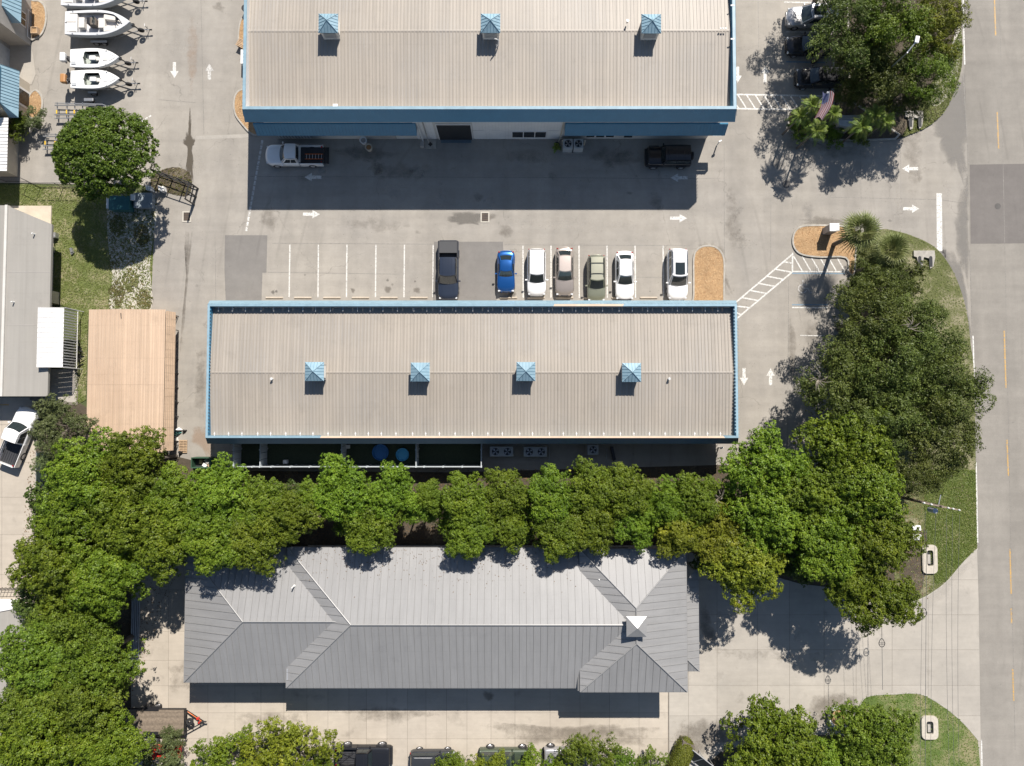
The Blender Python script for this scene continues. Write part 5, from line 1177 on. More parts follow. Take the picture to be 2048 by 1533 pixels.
# red tractor under the bottom left shrub
q = P(322, 1500, .5); r = thing('red_tractor', 'red compact tractor half hidden by the pale shrub at the bottom left', 'tractor', (q[0], q[1], .0), R(-8))
MB().box(-.2,-.38,.5,1.5,.38,1.15).build('hood', M_red, r, bevel=.08); MB().box(-1.3,-.75,.7,-.3,.75,1.0).build('fender', M_red, r, bevel=.08)
MB().box(1.6,-.8,.2,1.85,.8,.65).build('loader_bucket', M_red, r); MB().bar((-.2,.6,.8),(1.6,.6,.6),.06).bar((-.2,-.6,.8),(1.6,-.6,.6),.06).build('loader_arm', M_red, r)
MB().box(-1.0,-.25,1.0,-.5,.25,1.25).build('seat', M_black, r, bevel=.04)
add_wheels(r, 3, 1.7, (-.8,), .55, .35); add_wheels(r, 3, 1.5, (1.1,), .34, .22)
# ================================================================ BOATS AND TRAILERS
def boat_trailer(r, L, tongue, W=1.9, wheelx=(-.7,), z=.45):
    tr = MB(); hx = L/2
    for s in (-1, 1):
        tr.bar((-hx+.5, s*W*.34, z), (hx*.35, s*W*.34, z), .05, 4); tr.bar((hx*.35, s*W*.34, z), (hx+tongue*.35, 0, z), .05, 4)
    for x in (-hx+.8, -.3, hx*.3): tr.bar((x, -W*.4, z), (x, W*.4, z), .04, 4)
    tr.bar((hx+tongue*.2, 0, z), (hx+tongue, 0, z), .05, 4)
    t = tr.build('trailer_frame', M_steel, r)
    MB().bar((hx+tongue-.1,-.0,z-.02),(hx+tongue+.12,0,z-.02),.07,8).bar((hx+tongue*.75,-.25,z+.05),(hx+tongue*.75,.28,z+.05),.03,6).build('coupler', M_black, r)
    MB().bar((hx+tongue*.72,.16,0.02),(hx+tongue*.72,.16,z+.45),.035,6).bar((hx+tongue*.72,.05,z+.45),(hx+tongue*.72,.35,z+.45),.02,6).build('jack', M_steel, r)
    MB().bar((hx+tongue*.12,0,z),(hx+tongue*.0,0,z+.8),.05,6).cbox((hx+tongue*.0,0,z+.8),(.2,.26,.2)).build('winch_post', M_black, r)
    sp = MB().lathe([(.12,-.08),(.27,-.09),(.30,-.05),(.30,.05),(.27,.09),(.12,.08)], 18, (hx+tongue*.38, 0, 0), ax='y').build('spare_wheel', M_blackr, r, smooth=True); sp.location = (0, -.2, z+.25); sp.rotation_euler = (0, 0, 0)
    for x in wheelx:
        for s in (-1, 1):
            MB().box(x-.42, min(s*W*.47, s*(W/2+.16)), .60, x+.42, max(s*W*.47, s*(W/2+.16)), .66).build('fender', M_alu, r, bevel=.04)
    add_wheels(r, L, W+.36, wheelx, .31, .2)
def boat(label, px, py, L, W, kind, cowl=M_wplastic, group='boats parked on trailers in the yard', zc_=1.35, motor=True, tongue=1.35, ang=0):
    q = P(px, py, zc_); r = thing('trailered_boat', label, 'boat', (q[0], q[1], 0), R(ang), group)
    def hb(t): return W/2*(.90+.10*math.sin(min(t, .45)/.45*1.57))*(1 if t < .45 else max(.0, 1-((t-.45)/.55)**2.3))
    z1 = zc_; ts = [0,.06,.15,.25,.35,.45,.55,.64,.72,.8,.87,.93,.97,1.0]
    hm = M_gel if kind == 'small' else M_gelg; dm = M_gel
    mb = MB(); rg = []
    for t in ts:
        x = -L/2+L*t; b = hb(t); up = .16*t*t
        rg.append([(x,0,.52+.35*t**4),(x,b*.55,.60+.35*t**4),(x,b*.86,.82+.2*t*t),(x,b,z1+up-.02),(x,b,z1+up)])
    for i in range(len(ts)-1):
        for k in range(4):
            a, b_, c, d = rg[i][k], rg[i+1][k], rg[i+1][k+1], rg[i][k+1]
            mb.add([a,b_,c,d], [(0,1,2,3)]); m_ = [(p[0],-p[1],p[2]) for p in (a,b_,c,d)]; mb.add(m_, [(3,2,1,0)])
    e = rg[0]; mb.add(e+[(p[0],-p[1],p[2]) for p in e[::-1]], [tuple(range(10))[::-1]])
    mb.build('hull', hm, r, smooth=True)
    # deck ring: outline to cockpit edge
    if kind == 'small': ca, cb, cw = .27, .61, .66
    else: ca, cb, cw = .04, .86, .80
    dk = MB(); rim = MB(); fl = MB(); nt_ = 24; cx0, cx1 = -L/2+L*ca, -L/2+L*cb
    def outer(t): return hb(t), z1+.16*t*t
    def cock(t):
        if t <= ca or t >= cb: return 0
        if kind == 'small':
            return W/2*cw*min(1, ((t-ca)/.025)**.5, ((cb-t)/.04)**.5)
        return hb(t)*cw*min(1, ((t-ca)/.02)**.5, ((cb-t)/.10)**.5)
    tt = sorted(set([i/nt_ for i in range(nt_+1)]+[ca+.0005,ca+.01,ca+.03,cb-.04,cb-.02,cb-.008,cb-.0005]))
    zf = z1-.42
    for i in range(len(tt)-1):
        t0, t1 = tt[i], tt[i+1]; x0, x1 = -L/2+L*t0, -L/2+L*t1; (b0, z0), (b1, z1_) = outer(t0), outer(t1); c0_, c1_ = cock(t0), cock(t1)
        for s in (1, -1):
            vs = [(x0,s*c0_,z0+.03*(1-c0_/W)),(x1,s*c1_,z1_+.03*(1-c1_/W)),(x1,s*b1,z1_),(x0,s*b0,z0)]; dk.add(vs, [(0,1,2,3) if s > 0 else (3,2,1,0)])
            if c0_ > 0 or c1_ > 0:
                vs = [(x0,s*c0_,z0+.02),(x1,s*c1_,z1_+.02),(x1,s*c1_,zf),(x0,s*c0_,zf)]; rim.add(vs, [(0,1,2,3),(3,2,1,0)])
        if c0_ > 0 or c1_ > 0: fl.add([(x0,-c0_,zf),(x1,-c1_,zf),(x1,c1_,zf),(x0,c0_,zf)], [(0,1,2,3)])
    dk.build('deck', dm if kind == 'small' else mat('light grey boat deck', (.60,.61,.62), .4, var=.04), r)
    rim.build('cockpit_side', M_gelgreen if kind == 'small' else M_gelg, r); fl.build('cockpit_floor', M_gelgreen if kind == 'small' else mat('boat floor', (.56,.56,.57), .5, var=.05), r)
    # rub rail
    rr2 = MB()
    for s in (1, -1): rr2.tube([(-L/2+L*t, s*(hb(t)+.01), z1+.16*t*t-.05) for t in ts], .025, 5)
    rr2.build('rub_rail', M_wplastic if kind == 'small' else M_gelg, r)
    if kind == 'small':
        cx = -L/2+L*.45
        MB().cbox((cx, 0, zf+.25), (.62,.46,.50)).build('centre_console', M_gel, r, bevel=.08); MB().cbox((cx+.42, 0, zf+.15), (.34,.40,.28)).build('console_seat', M_cush, r, bevel=.06)
        MB().cbox((cx-.30,0,zf+.62), (.04,.40,.16)).build('windscreen', M_cglass, r)
        st_ = MB().lathe([(.15,-.01),(.17,0),(.15,.01)], 16, ax='z').build('steering_wheel', M_black, r); st_.location = (cx-.42,0,zf+.55); st_.rotation_euler = (0,R(-50),0)
        hx0 = -L/2+L*.72
        MB().cbox((hx0, 0, z1+.11), (.42,.62,.06)).build('deck_hatch', M_cush if cowl is M_wplastic else M_gel, r, bevel=.05)
        MB().bar((-L/2+L*.80,-.35,z1+.16),(-L/2+L*.93,-.05,z1+.18),.012,5).bar((-L/2+L*.80,.35,z1+.16),(-L/2+L*.93,.05,z1+.18),.012,5).build('bow_rail', M_steel, r)
        for s in (1, -1): MB().cbox((-L/2+L*.74, s*hb(.74)*.96, z1+.15), (.10,.10,.12)).build('cleat', M_wplastic, r)
        MB().cbox((-L/2+.35,-hb(0)*.6,z1+.04), (.42,.30,.04)).build('stern_hatch', M_gelg, r)
    else:
        MB().cbox((-L/2+L*.10, 0, zf+.2), (L*.16, W*.72, .4)).build('stern_deck', M_gel, r, bevel=.03)
        for s in (1, -1): MB().cbox((-L/2+L*.10, s*W*.19, zf+.42), (L*.14, W*.33, .05)).build('stern_hatch', M_cush, r, bevel=.02)
        MB().cbox((-L/2+L*.25, 0, zf+.24), (L*.09, W*.42, .46)).build('bench_seat', M_cush, r, bevel=.05)
        MB().cbox((-L/2+L*.43, 0, zf+.36), (L*.11, W*.30, .72)).build('centre_console', mat('brown grey console', (.16,.135,.11), .5), r, bevel=.06)
        MB().cbox((-L/2+L*.39, 0, zf+.76), (L*.05, W*.26, .1)).build('dashboard', M_black, r, bevel=.02)
        wsn = MB(); wsn.grid(lambda a, b: (-L/2+L*(.475+.01*(1-b))-.06*(2*a-1)**2, (a-.5)*W*.30, zf+.72+.34*b), 6, 2); wsn.build('windscreen', M_cglass, r)
        st_ = MB().lathe([(.17,-.012),(.19,0),(.17,.012)], 18, ax='z').bar((-.17,0,0),(.17,0,0),.012,4).bar((0,-.17,0),(0,.17,0),.012,4).build('steering_wheel', M_steel, r); st_.location = (-L/2+L*.35,0,zf+.82); st_.rotation_euler = (0,R(-40),0)
        MB().cbox((-L/2+L*.55, 0, zf+.2), (L*.10, W*.40, .4)).build('console_seat', M_cush, r, bevel=.05)
        for s in (1, -1): MB().cbox((-L/2+L*.67, s*W*.22, zf+.2), (L*.18, W*.20, .4), -s*.12).build('bow_cushion', M_cush, r, bevel=.05)
        MB().lathe([(0,.06),(.30,.08),(.34,0)], 16, (-L/2+L*.84, 0, z1-.05)).build('bow_bag', M_cush, r); MB().lathe([(.30,-.02),(.36,.03),(.30,.08)], 16, (-L/2+L*.83, 0, z1)).build('bow_pad', M_black, r)
        MB().bar((-L/2+L*.80,.1,z1+.12),(-L/2+L*.88,-.18,z1+.14),.05,6).build('trolling_motor', M_black, r)
        for s in (1, -1):
            for t in (.12,.5,.78): MB().cbox((-L/2+L*t, s*hb(t)*.93, z1+.06), (.10,.05,.05)).build('cleat', M_steel, r)
    if motor:
        mx = -L/2-.55; cz = z1+.10
        MB().cbox((mx-.05, .0, cz), (.50, .86 if kind == 'small' else .9, .46)).build('motor_cowl', cowl, r, bevel=.10)
        MB().bar((mx+.15,0,cz-.1),(mx+.45,0,z1-.25),.14,8).cbox((mx+.3,0,z1-.25),(.3,.4,.5)).build('motor_bracket', M_black, r, bevel=.04)
        MB().bar((mx-.05,0,cz-.2),(mx-.4,0,.45),.10,6).build('motor_leg', M_black, r)
        MB().tube([(mx+.2,-.15,cz+.02),(mx+.35,-.35,cz+.0),(mx+.62,-.40,z1+.04)], .03, 6).build('motor_hose', M_black, r)
    boat_trailer(r, L, tongue, W, (-.7,) if kind == 'small' else (-.9,-.15))
    return r
boat('large grey white bay boat with brown console and bow bag', 196, 46, 6.3, 2.45, 'big', zc_=1.65, motor=False, tongue=1.25)
boat('white skiff with a white outboard motor cowl', 190, 116.5, 4.75, 1.85, 'small', M_wplastic, zc_=1.35, tongue=1.15)
boat('white skiff with a tan outboard motor cowl and green cockpit', 191, 159, 4.75, 1.80, 'small', M_brown, zc_=1.3, tongue=1.3)
boat('grey white bay boat cut off by the top edge', 187, -12, 6.2, 2.45, 'big', zc_=1.65, motor=False, tongue=1.3)
def empty_trailer(label, px, py, n, L=4.6, W=2.1):
    q = P(px, py, .5); r = thing('boat_trailer', label, 'trailer', (q[0], q[1], 0), 0, 'empty boat trailers by the round tree')
    for s in (-1, 1):
        MB().bar((-L/2,s*W*.36,.5),(L/2,s*W*.30,.5),.05,4).build('side_beam', M_steel, r)
        MB().box(-L/2+.1,s*W*.22-.05,.62,L/2-.5,s*W*.22+.05,.70).build('bunk_board', mat('grey carpet bunk', (.16,.165,.17), .9, var=.1), r)
        MB().box(.6, min(s*W*.42,s*(W/2+.12)), .62, 1.5, max(s*W*.42,s*(W/2+.12)), .67).build('fender', M_steel, r, bevel=.04)
    for x in (-L/2+.25,-L/2+1.2,-L/2+1.95,.4): MB().bar((x,-W*.38,.5),(x,W*.38,.5),.05,4).build('cross_beam', M_steel, r)
    for x in (-L/2+.25,-L/2+1.2,-L/2+1.95): MB().bar((x,.02,.58),(x,-.32,.58),.06,8).build('keel_roller', mat('amber roller', (.75,.48,.05), .4), r)
    MB().bar((L/2,W*.3,.5),(L/2+1.6,0,.5),.05,4).bar((L/2,-W*.3,.5),(L/2+1.6,0,.5),.05,4).bar((L/2+1.5,0,.5),(L/2+2.1,0,.5),.05,4).build('tongue', M_steel, r)
    add_wheels(r, L, W+.3, (1.05,), .31, .2)
empty_trailer('empty boat trailer with amber rollers, northern of the two', 157, 222, 0); empty_trailer('empty boat trailer half under the round tree, southern of the two', 134, 284, 1)
# flatbed trailer
q = P(311, 1443, .7); r = thing('flatbed_trailer', 'wooden deck equipment trailer with spare wheel on its tongue', 'trailer', (q[0], q[1], 0), 0)
for k in range(18):
    y = -1.14+k*.128; MB().box(-2.75, y, .74, 2.78, y+.115, .79+rng.uniform(-.004,.004)).build('deck_plank', M_wood, r)
MB().box(-2.8,-1.2,.62,2.84,-1.16,.84).box(-2.8,1.16,.62,2.84,1.2,.84).box(2.79,-1.16,.60,2.85,1.16,1.0).box(-2.85,-1.16,.62,-2.79,1.16,.8).build('frame', M_black, r)
for s in (-1, 1): MB().box(-1.1,min(s*1.0,s*1.42) if s>0 else -1.2,.795,.35,1.42 if s>0 else -.9,.85).build('fender', M_black, r, bevel=.02)
MB().bar((2.8,-1.0,.6),(4.5,-.1,.55),.06,4).bar((2.8,1.0,.6),(4.5,-.1,.55),.06,4).bar((4.3,-.1,.55),(4.7,-.1,.55),.07,6).bar((3.4,-.7,.6),(3.4,.6,.6),.04,4).build('tongue', M_black, r)
sp = MB().lathe([(.12,-.09),(.30,-.1),(.34,-.05),(.34,.05),(.30,.1),(.12,.1)], 20).build('spare_wheel', M_blackr, r, smooth=True); sp.location = (3.25, 0, .78)
MB().cbox((4.0,.3,.75),(.2,.16,.3)).cbox((4.15,-.05,.8),(.12,.12,.25)).build('winch', M_red, r)
MB().bar((3.0,.9,.7),(4.3,.0,.68),.03,5).build('chain', M_orange, r)
add_wheels(r, 5, 2.75, (-.75,0), .36, .24)
# ================================================================ SMALL THINGS
def grate(px, py, lb, w=.62, d=.82):
    q = P(px, py, 0); r = thing('drain_grate', lb, 'drain', (q[0], q[1], .006))
    for x0, y0, x1, y1 in ((-w/2-.12,-d/2-.12,w/2+.12,-d/2),(-w/2-.12,d/2,w/2+.12,d/2+.12),(-w/2-.12,-d/2,-w/2,d/2),(w/2,-d/2,w/2+.12,d/2)): MB().box(x0,y0,-.02,x1,y1,.03).build('concrete_collar', mat('pale collar concrete', (.47,.44,.38), .85, var=.1), r)
    MB().box(-w/2,-d/2,-.002,w/2,d/2,.002).build('pit', M_dark, r)
    for k in range(5): MB().box(-w/2+.03+k*(w-.02)/5,-d/2,.005,-w/2+.075+k*(w-.02)/5,d/2,.028).build('bar', mat('rusty grate', (.12,.085,.06), .7, var=.2), r)
    for k in range(3): MB().box(-w/2,-d/2+.15+k*.24,.004,w/2,-d/2+.18+k*.24,.026).build('cross_bar', mat('rusty grate', (.12,.085,.06)), r)
grate(374, 434, 'steel storm drain grate below the black gate'); grate(970, 435, 'steel storm drain grate at the shadow edge of the big warehouse')
for px, py, lb, rr in ((1572, 369, 'grey manhole cover near the flag shadow', .30), (1995, 413, 'dark manhole cover in the road patch', .26)):
    q = P(px, py, 0); o = tag(MB().lathe([(0,.012),(rr*.5,.014),(rr*.52,.010),(rr*.9,.012),(rr,.011),(rr*1.02,.0),(rr*1.1,.008),(rr*1.2,.0)], 24).build('manhole_cover', mat('cast iron', (.09,.085,.08), .7, var=.15)), lb, 'manhole'); o.location = (q[0], q[1], .008)
ws_x = [549,606,664,721,778,838,1017,1072,1129,1185,1240,1297]
ws_l = ['first stall from the left','second stall from the left','third stall from the left','fourth stall from the left','fifth empty stall from the left','stall just left of the navy pickup','nose of the blue coupe','nose of the white crossover','nose of the beige sedan','nose of the olive wagon','nose of the white sedan','empty stall right of the white sedan']
for x, lb in zip(ws_x, ws_l):
    q = P(x, 596, 0); o = tag(MB().add([(-.85,-.09,0),(.85,-.09,0),(.85,.09,0),(-.85,.09,0),(-.82,-.05,.12),(.82,-.05,.12),(.82,.05,.12),(-.82,.05,.12)], [(4,5,6,7),(0,1,5,4),(1,2,6,5),(2,3,7,6),(3,0,4,7)]).build('wheel_stop', mat('wheel stop concrete', (.47,.41,.33), .85, var=.12, scale=4), bevel=.015), 'concrete wheel stop at the '+lb, 'wheel stop', 'wheel stops along the long building'); o.location = q
# flag pole
q = P(1591.6, 249.6, .1); r = thing('flag_pole', 'leaning looking white flag pole in the planted north corner', 'flag pole', (q[0], q[1], .1))
MB().bar((0,0,0),(0,0,6.6),.055,10,.035).build('pole', M_wplastic, r); MB().lathe([(0,-.1),(.09,-.05),(.09,.05),(0,.1)], 12, (0,0,6.7)).build('finial', M_alu, r)
fl_ = thing('hanging_flag', 'faded red white and blue striped flag drooping from the pole', 'flag', (q[0], q[1], .1))
def fp(u, v): return (-.45+u*1.05*(1-.25*v)+.16*math.sin(v*4), -.10*math.sin(u*7+v*2)-1.75*v-.10*u+.1, 6.75-v*1.35-.12*math.sin(u*6.3+v)-u*.1)
fr_ = mat('faded flag red', (.42,.10,.09), .8, var=.06); fw_ = mat('faded flag white', (.62,.56,.55), .8, var=.05); fb_ = mat('faded flag blue', (.14,.15,.26), .8, var=.05)
for k in range(13):
    MB().grid(lambda a, b: fp((k+a)/13, b if k > 6 else .42+.58*b), 1, 12).build('stripe', fr_ if k % 2 == 0 else fw_, fl_, smooth=True)
cn = MB().grid(lambda a, b: fp(a*7/13, b*.42), 6, 6).build('canton', fb_, fl_, smooth=True)
for a in range(5):
    for b in range(4):
        s = fp((.12+a*.19)*7/13, (.12+b*.25)*.42); MB().add([(s[0]-.02,s[1]-.03,s[2]+.015),(s[0]+.02,s[1]-.03,s[2]+.015),(s[0],s[1]-.03,s[2]+.05)], [(0,1,2)]).build('star', fw_, cn)
# white angular monument sign under the palms
q = P(1686, 250, .4); r = thing('monument_sign', 'angular pale grey monument sign among the small palms', 'sign', (q[0], q[1], .1))
MB().prism([(-1.05,.25),(1.05,.35),(1.05,-.05),(.25,-.75),(-.9,-.55)], 0, 1.35).build('sign_body', M_gwall, r); MB().box(-1.1,.05,1.351,1.12,.42,1.5).build('sign_cap', M_alu, r, bevel=.02)
MB().prism([(-.95,.0),(1.0,.0),(.25,-.70),(-.85,-.5)], 1.351, 1.37).build('sign_ledge', mat('pale sign ledge', (.52,.54,.56), .5), r)
for k in range(5): MB().box(-.2+k*.2,-.28+.01*k,1.3705,-.08+k*.2,-.25+.01*k,1.374).build('sign_mark', M_black, r)
q = P(1695, 287, 0); tag(MB().cbox((q[0],q[1]-.15,.05),(.9,.45,.09)).build('drain_inlet', M_kerb, rec=True), 'concrete inlet slab at the kerb below the monument sign', 'inlet')
for px, py, lb in ((1744, 232, 'thin white marker rod leaning in the north verge'),):
    q = P(px, py, .1); tag(MB().bar((q[0],q[1],.1),(q[0]+.2,q[1]+.4,3.0),.035,6).build('marker_rod', M_steel, rec=True), lb, 'rod')
# light pole in the trees
q = P(1757, 149, .1); r = thing('lamp_post', 'street lamp rising through the north trees with white head', 'street lamp', (q[0]-2.2, q[1]-2.4, .1))
MB().bar((0,0,0),(0,0,8.6),.09,8,.06).build('pole', M_steel, r); MB().bar((0,0,8.5),(.55,.75,8.9),.05,6).build('arm', M_alu, r); MB().cbox((.65,.95,8.9),(.34,.6,.16), -.2).build('lamp_head', M_wplastic, r, bevel=.04)
# white cabinet on bed B
q = P(1672, 452, 1.5); r = thing('utility_cabinet', 'white topped cabinet on the mulch island beside the fan palm', 'cabinet', (q[0]-.25, q[1]-.2, .1))
MB().box(-.42,-.32,0,.42,.32,1.55).build('body', M_gwall, r, bevel=.02); MB().box(-.46,-.38,1.551,.46,.38,1.64).build('top', M_wplastic, r, bevel=.02)
# culvert headwalls
def headwall(px, py, lb, s=1, z=.03):
    q = P(px, py, 0); r = thing('culvert_headwall', lb, 'culvert', (q[0], q[1], z), 0)
    MB().prism([(-1.0*s,.85),(1.0*s,.85),(1.05*s,.2),(.85*s,-.7),(.55*s,-.9),(.45*s,.1),(.05,.2),(-.05,.2),(-.2*s,-.9),(-.5*s,-1.0),(-.7*s,.2),(-1.0*s,.3)], 0, .18).build('concrete_apron', M_kerb, r)
    for k, x in enumerate((-.45*s, .62*s)):
        MB().lathe([(.0,.185),(.16,.188)], 14, (x, .15, 0)).build('pipe_mouth', M_dark, r).scale = (1,1,1)
        MB().box(x-.17,-.75,.02,x+.17,.2,.19).build('pipe_slot', M_dark, r, bevel=.03)
headwall(1846, 520, 'twin pipe culvert headwall on the verge right of the fan palms'); headwall(1825, 242, 'twin pipe culvert headwall at the tip of the north verge', .85, .12)
def basin(px, py, lb, L=2.6, W=1.0, off=0):
    q = P(px, py, 0); r = thing('catch_basin', lb, 'catch basin', (q[0], q[1], .03), 0)
    def pill(w, l, n=8):
        rr = min(w/2, .42)
        return [(sx*(w/2-rr)+rr*math.cos(t), sy*(l/2-rr)+rr*math.sin(t)) for sx, sy, t0 in ((1,1,0),(-1,1,90),(-1,-1,180),(1,-1,270)) for t in [R(t0+k*90/n) for k in range(n+1)]]
    o_, i_ = pill(W*1.35, L), [(a*.42+off*.3, b*.55+off) for a, b in pill(W*1.35, L)]
    n = len(o_); vs = [(a,b,.0) for a,b in o_]+[(a,b,.2) for a,b in o_]+[(a,b,.2) for a,b in i_]+[(a,b,.01) for a,b in i_]
    fs = [(k*n+i, k*n+(i+1)%n, (k+1)*n+(i+1)%n, (k+1)*n+i) for k in range(3) for i in range(n)]+[tuple(range(3*n, 4*n))]
    MB().add(vs, fs, 0).build('concrete_collar', mat('pale basin concrete', (.47,.43,.36), .85, var=.15, scale=5), r)
    MB().add([(a,b,.012) for a,b in i_], [tuple(range(n))]).build('pit', M_dark, r); MB().box(-.16,-L*.2+off,.02,.10,L*.12+off,.10).build('inner_step', M_kerb, r)
basin(1857, 1118, 'long rounded concrete catch basin beside the southern driveway', 2.7, 1.05, .1); basin(1857, 1454, 'short rounded concrete catch basin in the bottom right lawn', 2.15, 1.15)
for px, py, lb in ((1829, 1056, 'white utility lid box under the power line'), (1830, 1074, 'round white handhole cover below the utility box')):
    q = P(px, py, 0); tag(MB().cbox((q[0],q[1],.2),(.8,.5,.4),.1).build('utility_box', M_wplastic, rec=True, bevel=.06), lb, 'utility box')
q = P(1676, 1434, .3); r = thing('round_planter', 'large white rimmed round planter behind the bottom right trees', 'planter', (q[0], q[1], 0))
MB().lathe([(.0,.3),(.72,.32),(.80,.62),(.95,.62),(.98,.3),(.85,.0)], 28).build('bowl', M_wplastic, r, smooth=True); MB().lathe([(0,.45),(.78,.45)], 20).build('soil', M_mulch, r)
q = P(1513, 1432, 0); tag(MB().lathe([(0,.03),(.9,.03),(.95,.0)], 24, (q[0],q[1],.006)).build('round_slab', M_kerb, rec=True), 'round darker concrete slab beside the bottom tree', 'slab')
# utility pole with cross arm and wires
q = P(1872, 1080, 0); q2 = P(1880, 1010, 9.5)
r = thing('utility_pole', 'wooden power pole with slanting crossarm over the lawn', 'utility pole', (P(1868,990,0)[0]-5.3, P(1868,990,0)[1]+1.2, 0))
bx_, by_ = P(1881, 1013, 9.6)[:2]; r.location = (bx_, by_, 0)
MB().bar((0,0,0),(0,0,9.9),.16,10,.11).build('pole', M_wood, r); MB().cbox((0,0,9.55),(3.1,.12,.14), -.20).build('crossarm', M_wood, r)
MB().bar((0,0,9.3),(.15,.9,9.4),.04,6).build('bracket', M_alu, r)
for k, t in enumerate((-1.45,-.85,.55,.95,1.45)):
    MB().lathe([(.0,.22),(.05,.2),(.08,.1),(.05,.0)], 10, (t*math.cos(.2), -t*math.sin(.2), 9.63)).build('insulator', M_wplastic, r)
MB().lathe([(0,.8),(.22,.78),(.24,0),(0,0)], 12, (-.1,-.45,8.3)).build('transformer', M_alu, r)
M_wire = mat('weathered wire', (.12,.12,.12), .5, var=0)
wires = [(1851,1020,1847,1533,9.0,'leftmost'),(1872,1022,1868,1533,9.0,'second from the left'),(1893,1026,1905,1533,9.4,'third from the left'),(1905,1028,1915,1533,9.5,'fourth from the left'),(1919,1030,1925,1533,9.5,'rightmost')]
for x0, y0, x1, y1, z, lb in wires:
    a = P(x0, y0, z); b = P(x1, y1, z-.8); d = Vector(b)-Vector(a); b = tuple(Vector(a)+d*1.6)
    pts = [(a[0]+(b[0]-a[0])*t, a[1]+(b[1]-a[1])*t, a[2]+(b[2]-a[2])*t-1.2*4*t*(1-t)*.4) for t in [k/14 for k in range(15)]]
    tag(MB().tube(pts, .011, 4).build('power_wire', M_wire, rec=True), 'thin overhead wire running south from the power pole, '+lb+' of the five', 'wire', 'overhead wires over the driveway')
for px0, py0, px1, py1, lb in ((1853, 1060, 1850, 1533, 'thick black cable running south past the long catch basin'), (1762, 1160, 1765, 1380, 'thick black cable sagging over the driveway below the trees')):
    a = P(px0, py0, 6.2); b = P(px1, py1, 6.0); b = tuple(Vector(a)+(Vector(b)-Vector(a))*(1.5 if py1 > 1500 else 1))
    tag(MB().bar(a, b, .020, 5).build('thick_cable', M_wire, rec=True), lb, 'cable', 'overhead wires over the driveway')
for px, py, lb in ((1847.5, 1225, 'black looped cable storage frame over the driveway, right one'), (1763.5, 1286, 'black looped cable storage frame over the driveway, left one')):
    c = P(px, py, 6.1); pts = [(c[0]+.26*math.sin(t)*(1 if math.cos(t) < .3 else .75), c[1]+.36*math.cos(t), c[2]) for t in [k*math.pi/8 for k in range(17)]]
    tag(MB().tube(pts, .03, 5).bar((c[0]-.22,c[1],c[2]),(c[0]+.22,c[1],c[2]),.022,5).bar((c[0]-.22,c[1]-.12,c[2]),(c[0]+.22,c[1]-.12,c[2]),.022,5).build('cable_loop', M_black, rec=True), lb, 'cable loop', 'cable loops')
# kennel yards south of the long building
KX = [466.5, 520, 683, 832, 962.5]; kz = 1.9
def kx(p, z=0): return P(p, 925, z)[0]
ky0 = P(700, 934, kz)[1]; ky1 = my0+.95
r = thing('vinyl_fence_yard', 'white fence enclosure with four turf yards behind the long building', 'fence', (kx(466.5, kz), ky0, 0), world=True)
for i, x in enumerate(KX):
    xx = kx(x, kz); n = 5
    for k in range(n):
        y0 = ky0+.06+(ky1-ky0-.1)*k/n; y1 = ky0+.02+(ky1-ky0-.1)*(k+1)/n
        MB().box(xx-.02, y0, .08, xx+.02, y1, kz-.06).build('fence_panel', M_vinyl, r)
    MB().box(xx-.04, ky0, kz-.06, xx+.04, ky1, kz).build('top_rail', M_vinyl, r)
    MB().box(xx-.07, ky0-.07, 0, xx+.07, ky0+.07, kz+.1).box(xx-.07,(ky0+ky1)/2-.07,0,xx+.07,(ky0+ky1)/2+.07,kz+.1).build('post', M_vinyl, r)
X0, X1 = kx(KX[0],kz), kx(KX[-1],kz); n = 13
for k in range(n):
    a, b = X0+(X1-X0)*k/n, X0+(X1-X0)*(k+1)/n
    MB().box(a+.07, ky0-.02, .08, b-.07, ky0+.02, kz-.06).build('fence_panel', M_vinyl, r); MB().box(a, ky0-.04, kz-.06, b, ky0+.04, kz).build('top_rail', M_vinyl, r)
    if k: MB().box(a-.07, ky0-.07, 0, a+.07, ky0+.07, kz+.1).build('post', M_vinyl, r)
MB().bar((X0-.5,(ky0+ky1)/2-.2,kz+.1),(X0+1.6,(ky0+ky1)/2,kz+.05),.015,4).build('tie_wire', M_black, r)
sheet('turf_floor', [(X0,ky0),(X1,ky0),(X1,ky1),(X0,ky1)], .03, M_turf)
for px, py, rr, m_, lb in ((761,905,.78,M_pool1,'deep blue paddling pool in the second large turf yard'),(805,909.5,.62,M_pool2,'sky blue paddling pool right of the deep blue one')):
    q = P(px, py, .2); o = tag(MB().lathe([(0,.05),(rr*.85,.05),(rr*.93,.26),(rr,.28),(rr*1.02,.2),(rr*.97,.0)], 28).build('paddling_pool', m_, smooth=True), lb, 'paddling pool', 'paddling pools'); o.location = (q[0], q[1], .032)
for px, py, lb in ((571, 924, 'small white box by the front fence of the first large yard'), (695, 894, 'small pinkish white box in the corner of the pool yard')):
    q = P(px, py, .3); tag(MB().cbox((q[0],q[1],.22),(.42,.36,.38)).build('storage_box', M_wplastic, rec=True, bevel=.03), lb, 'box')
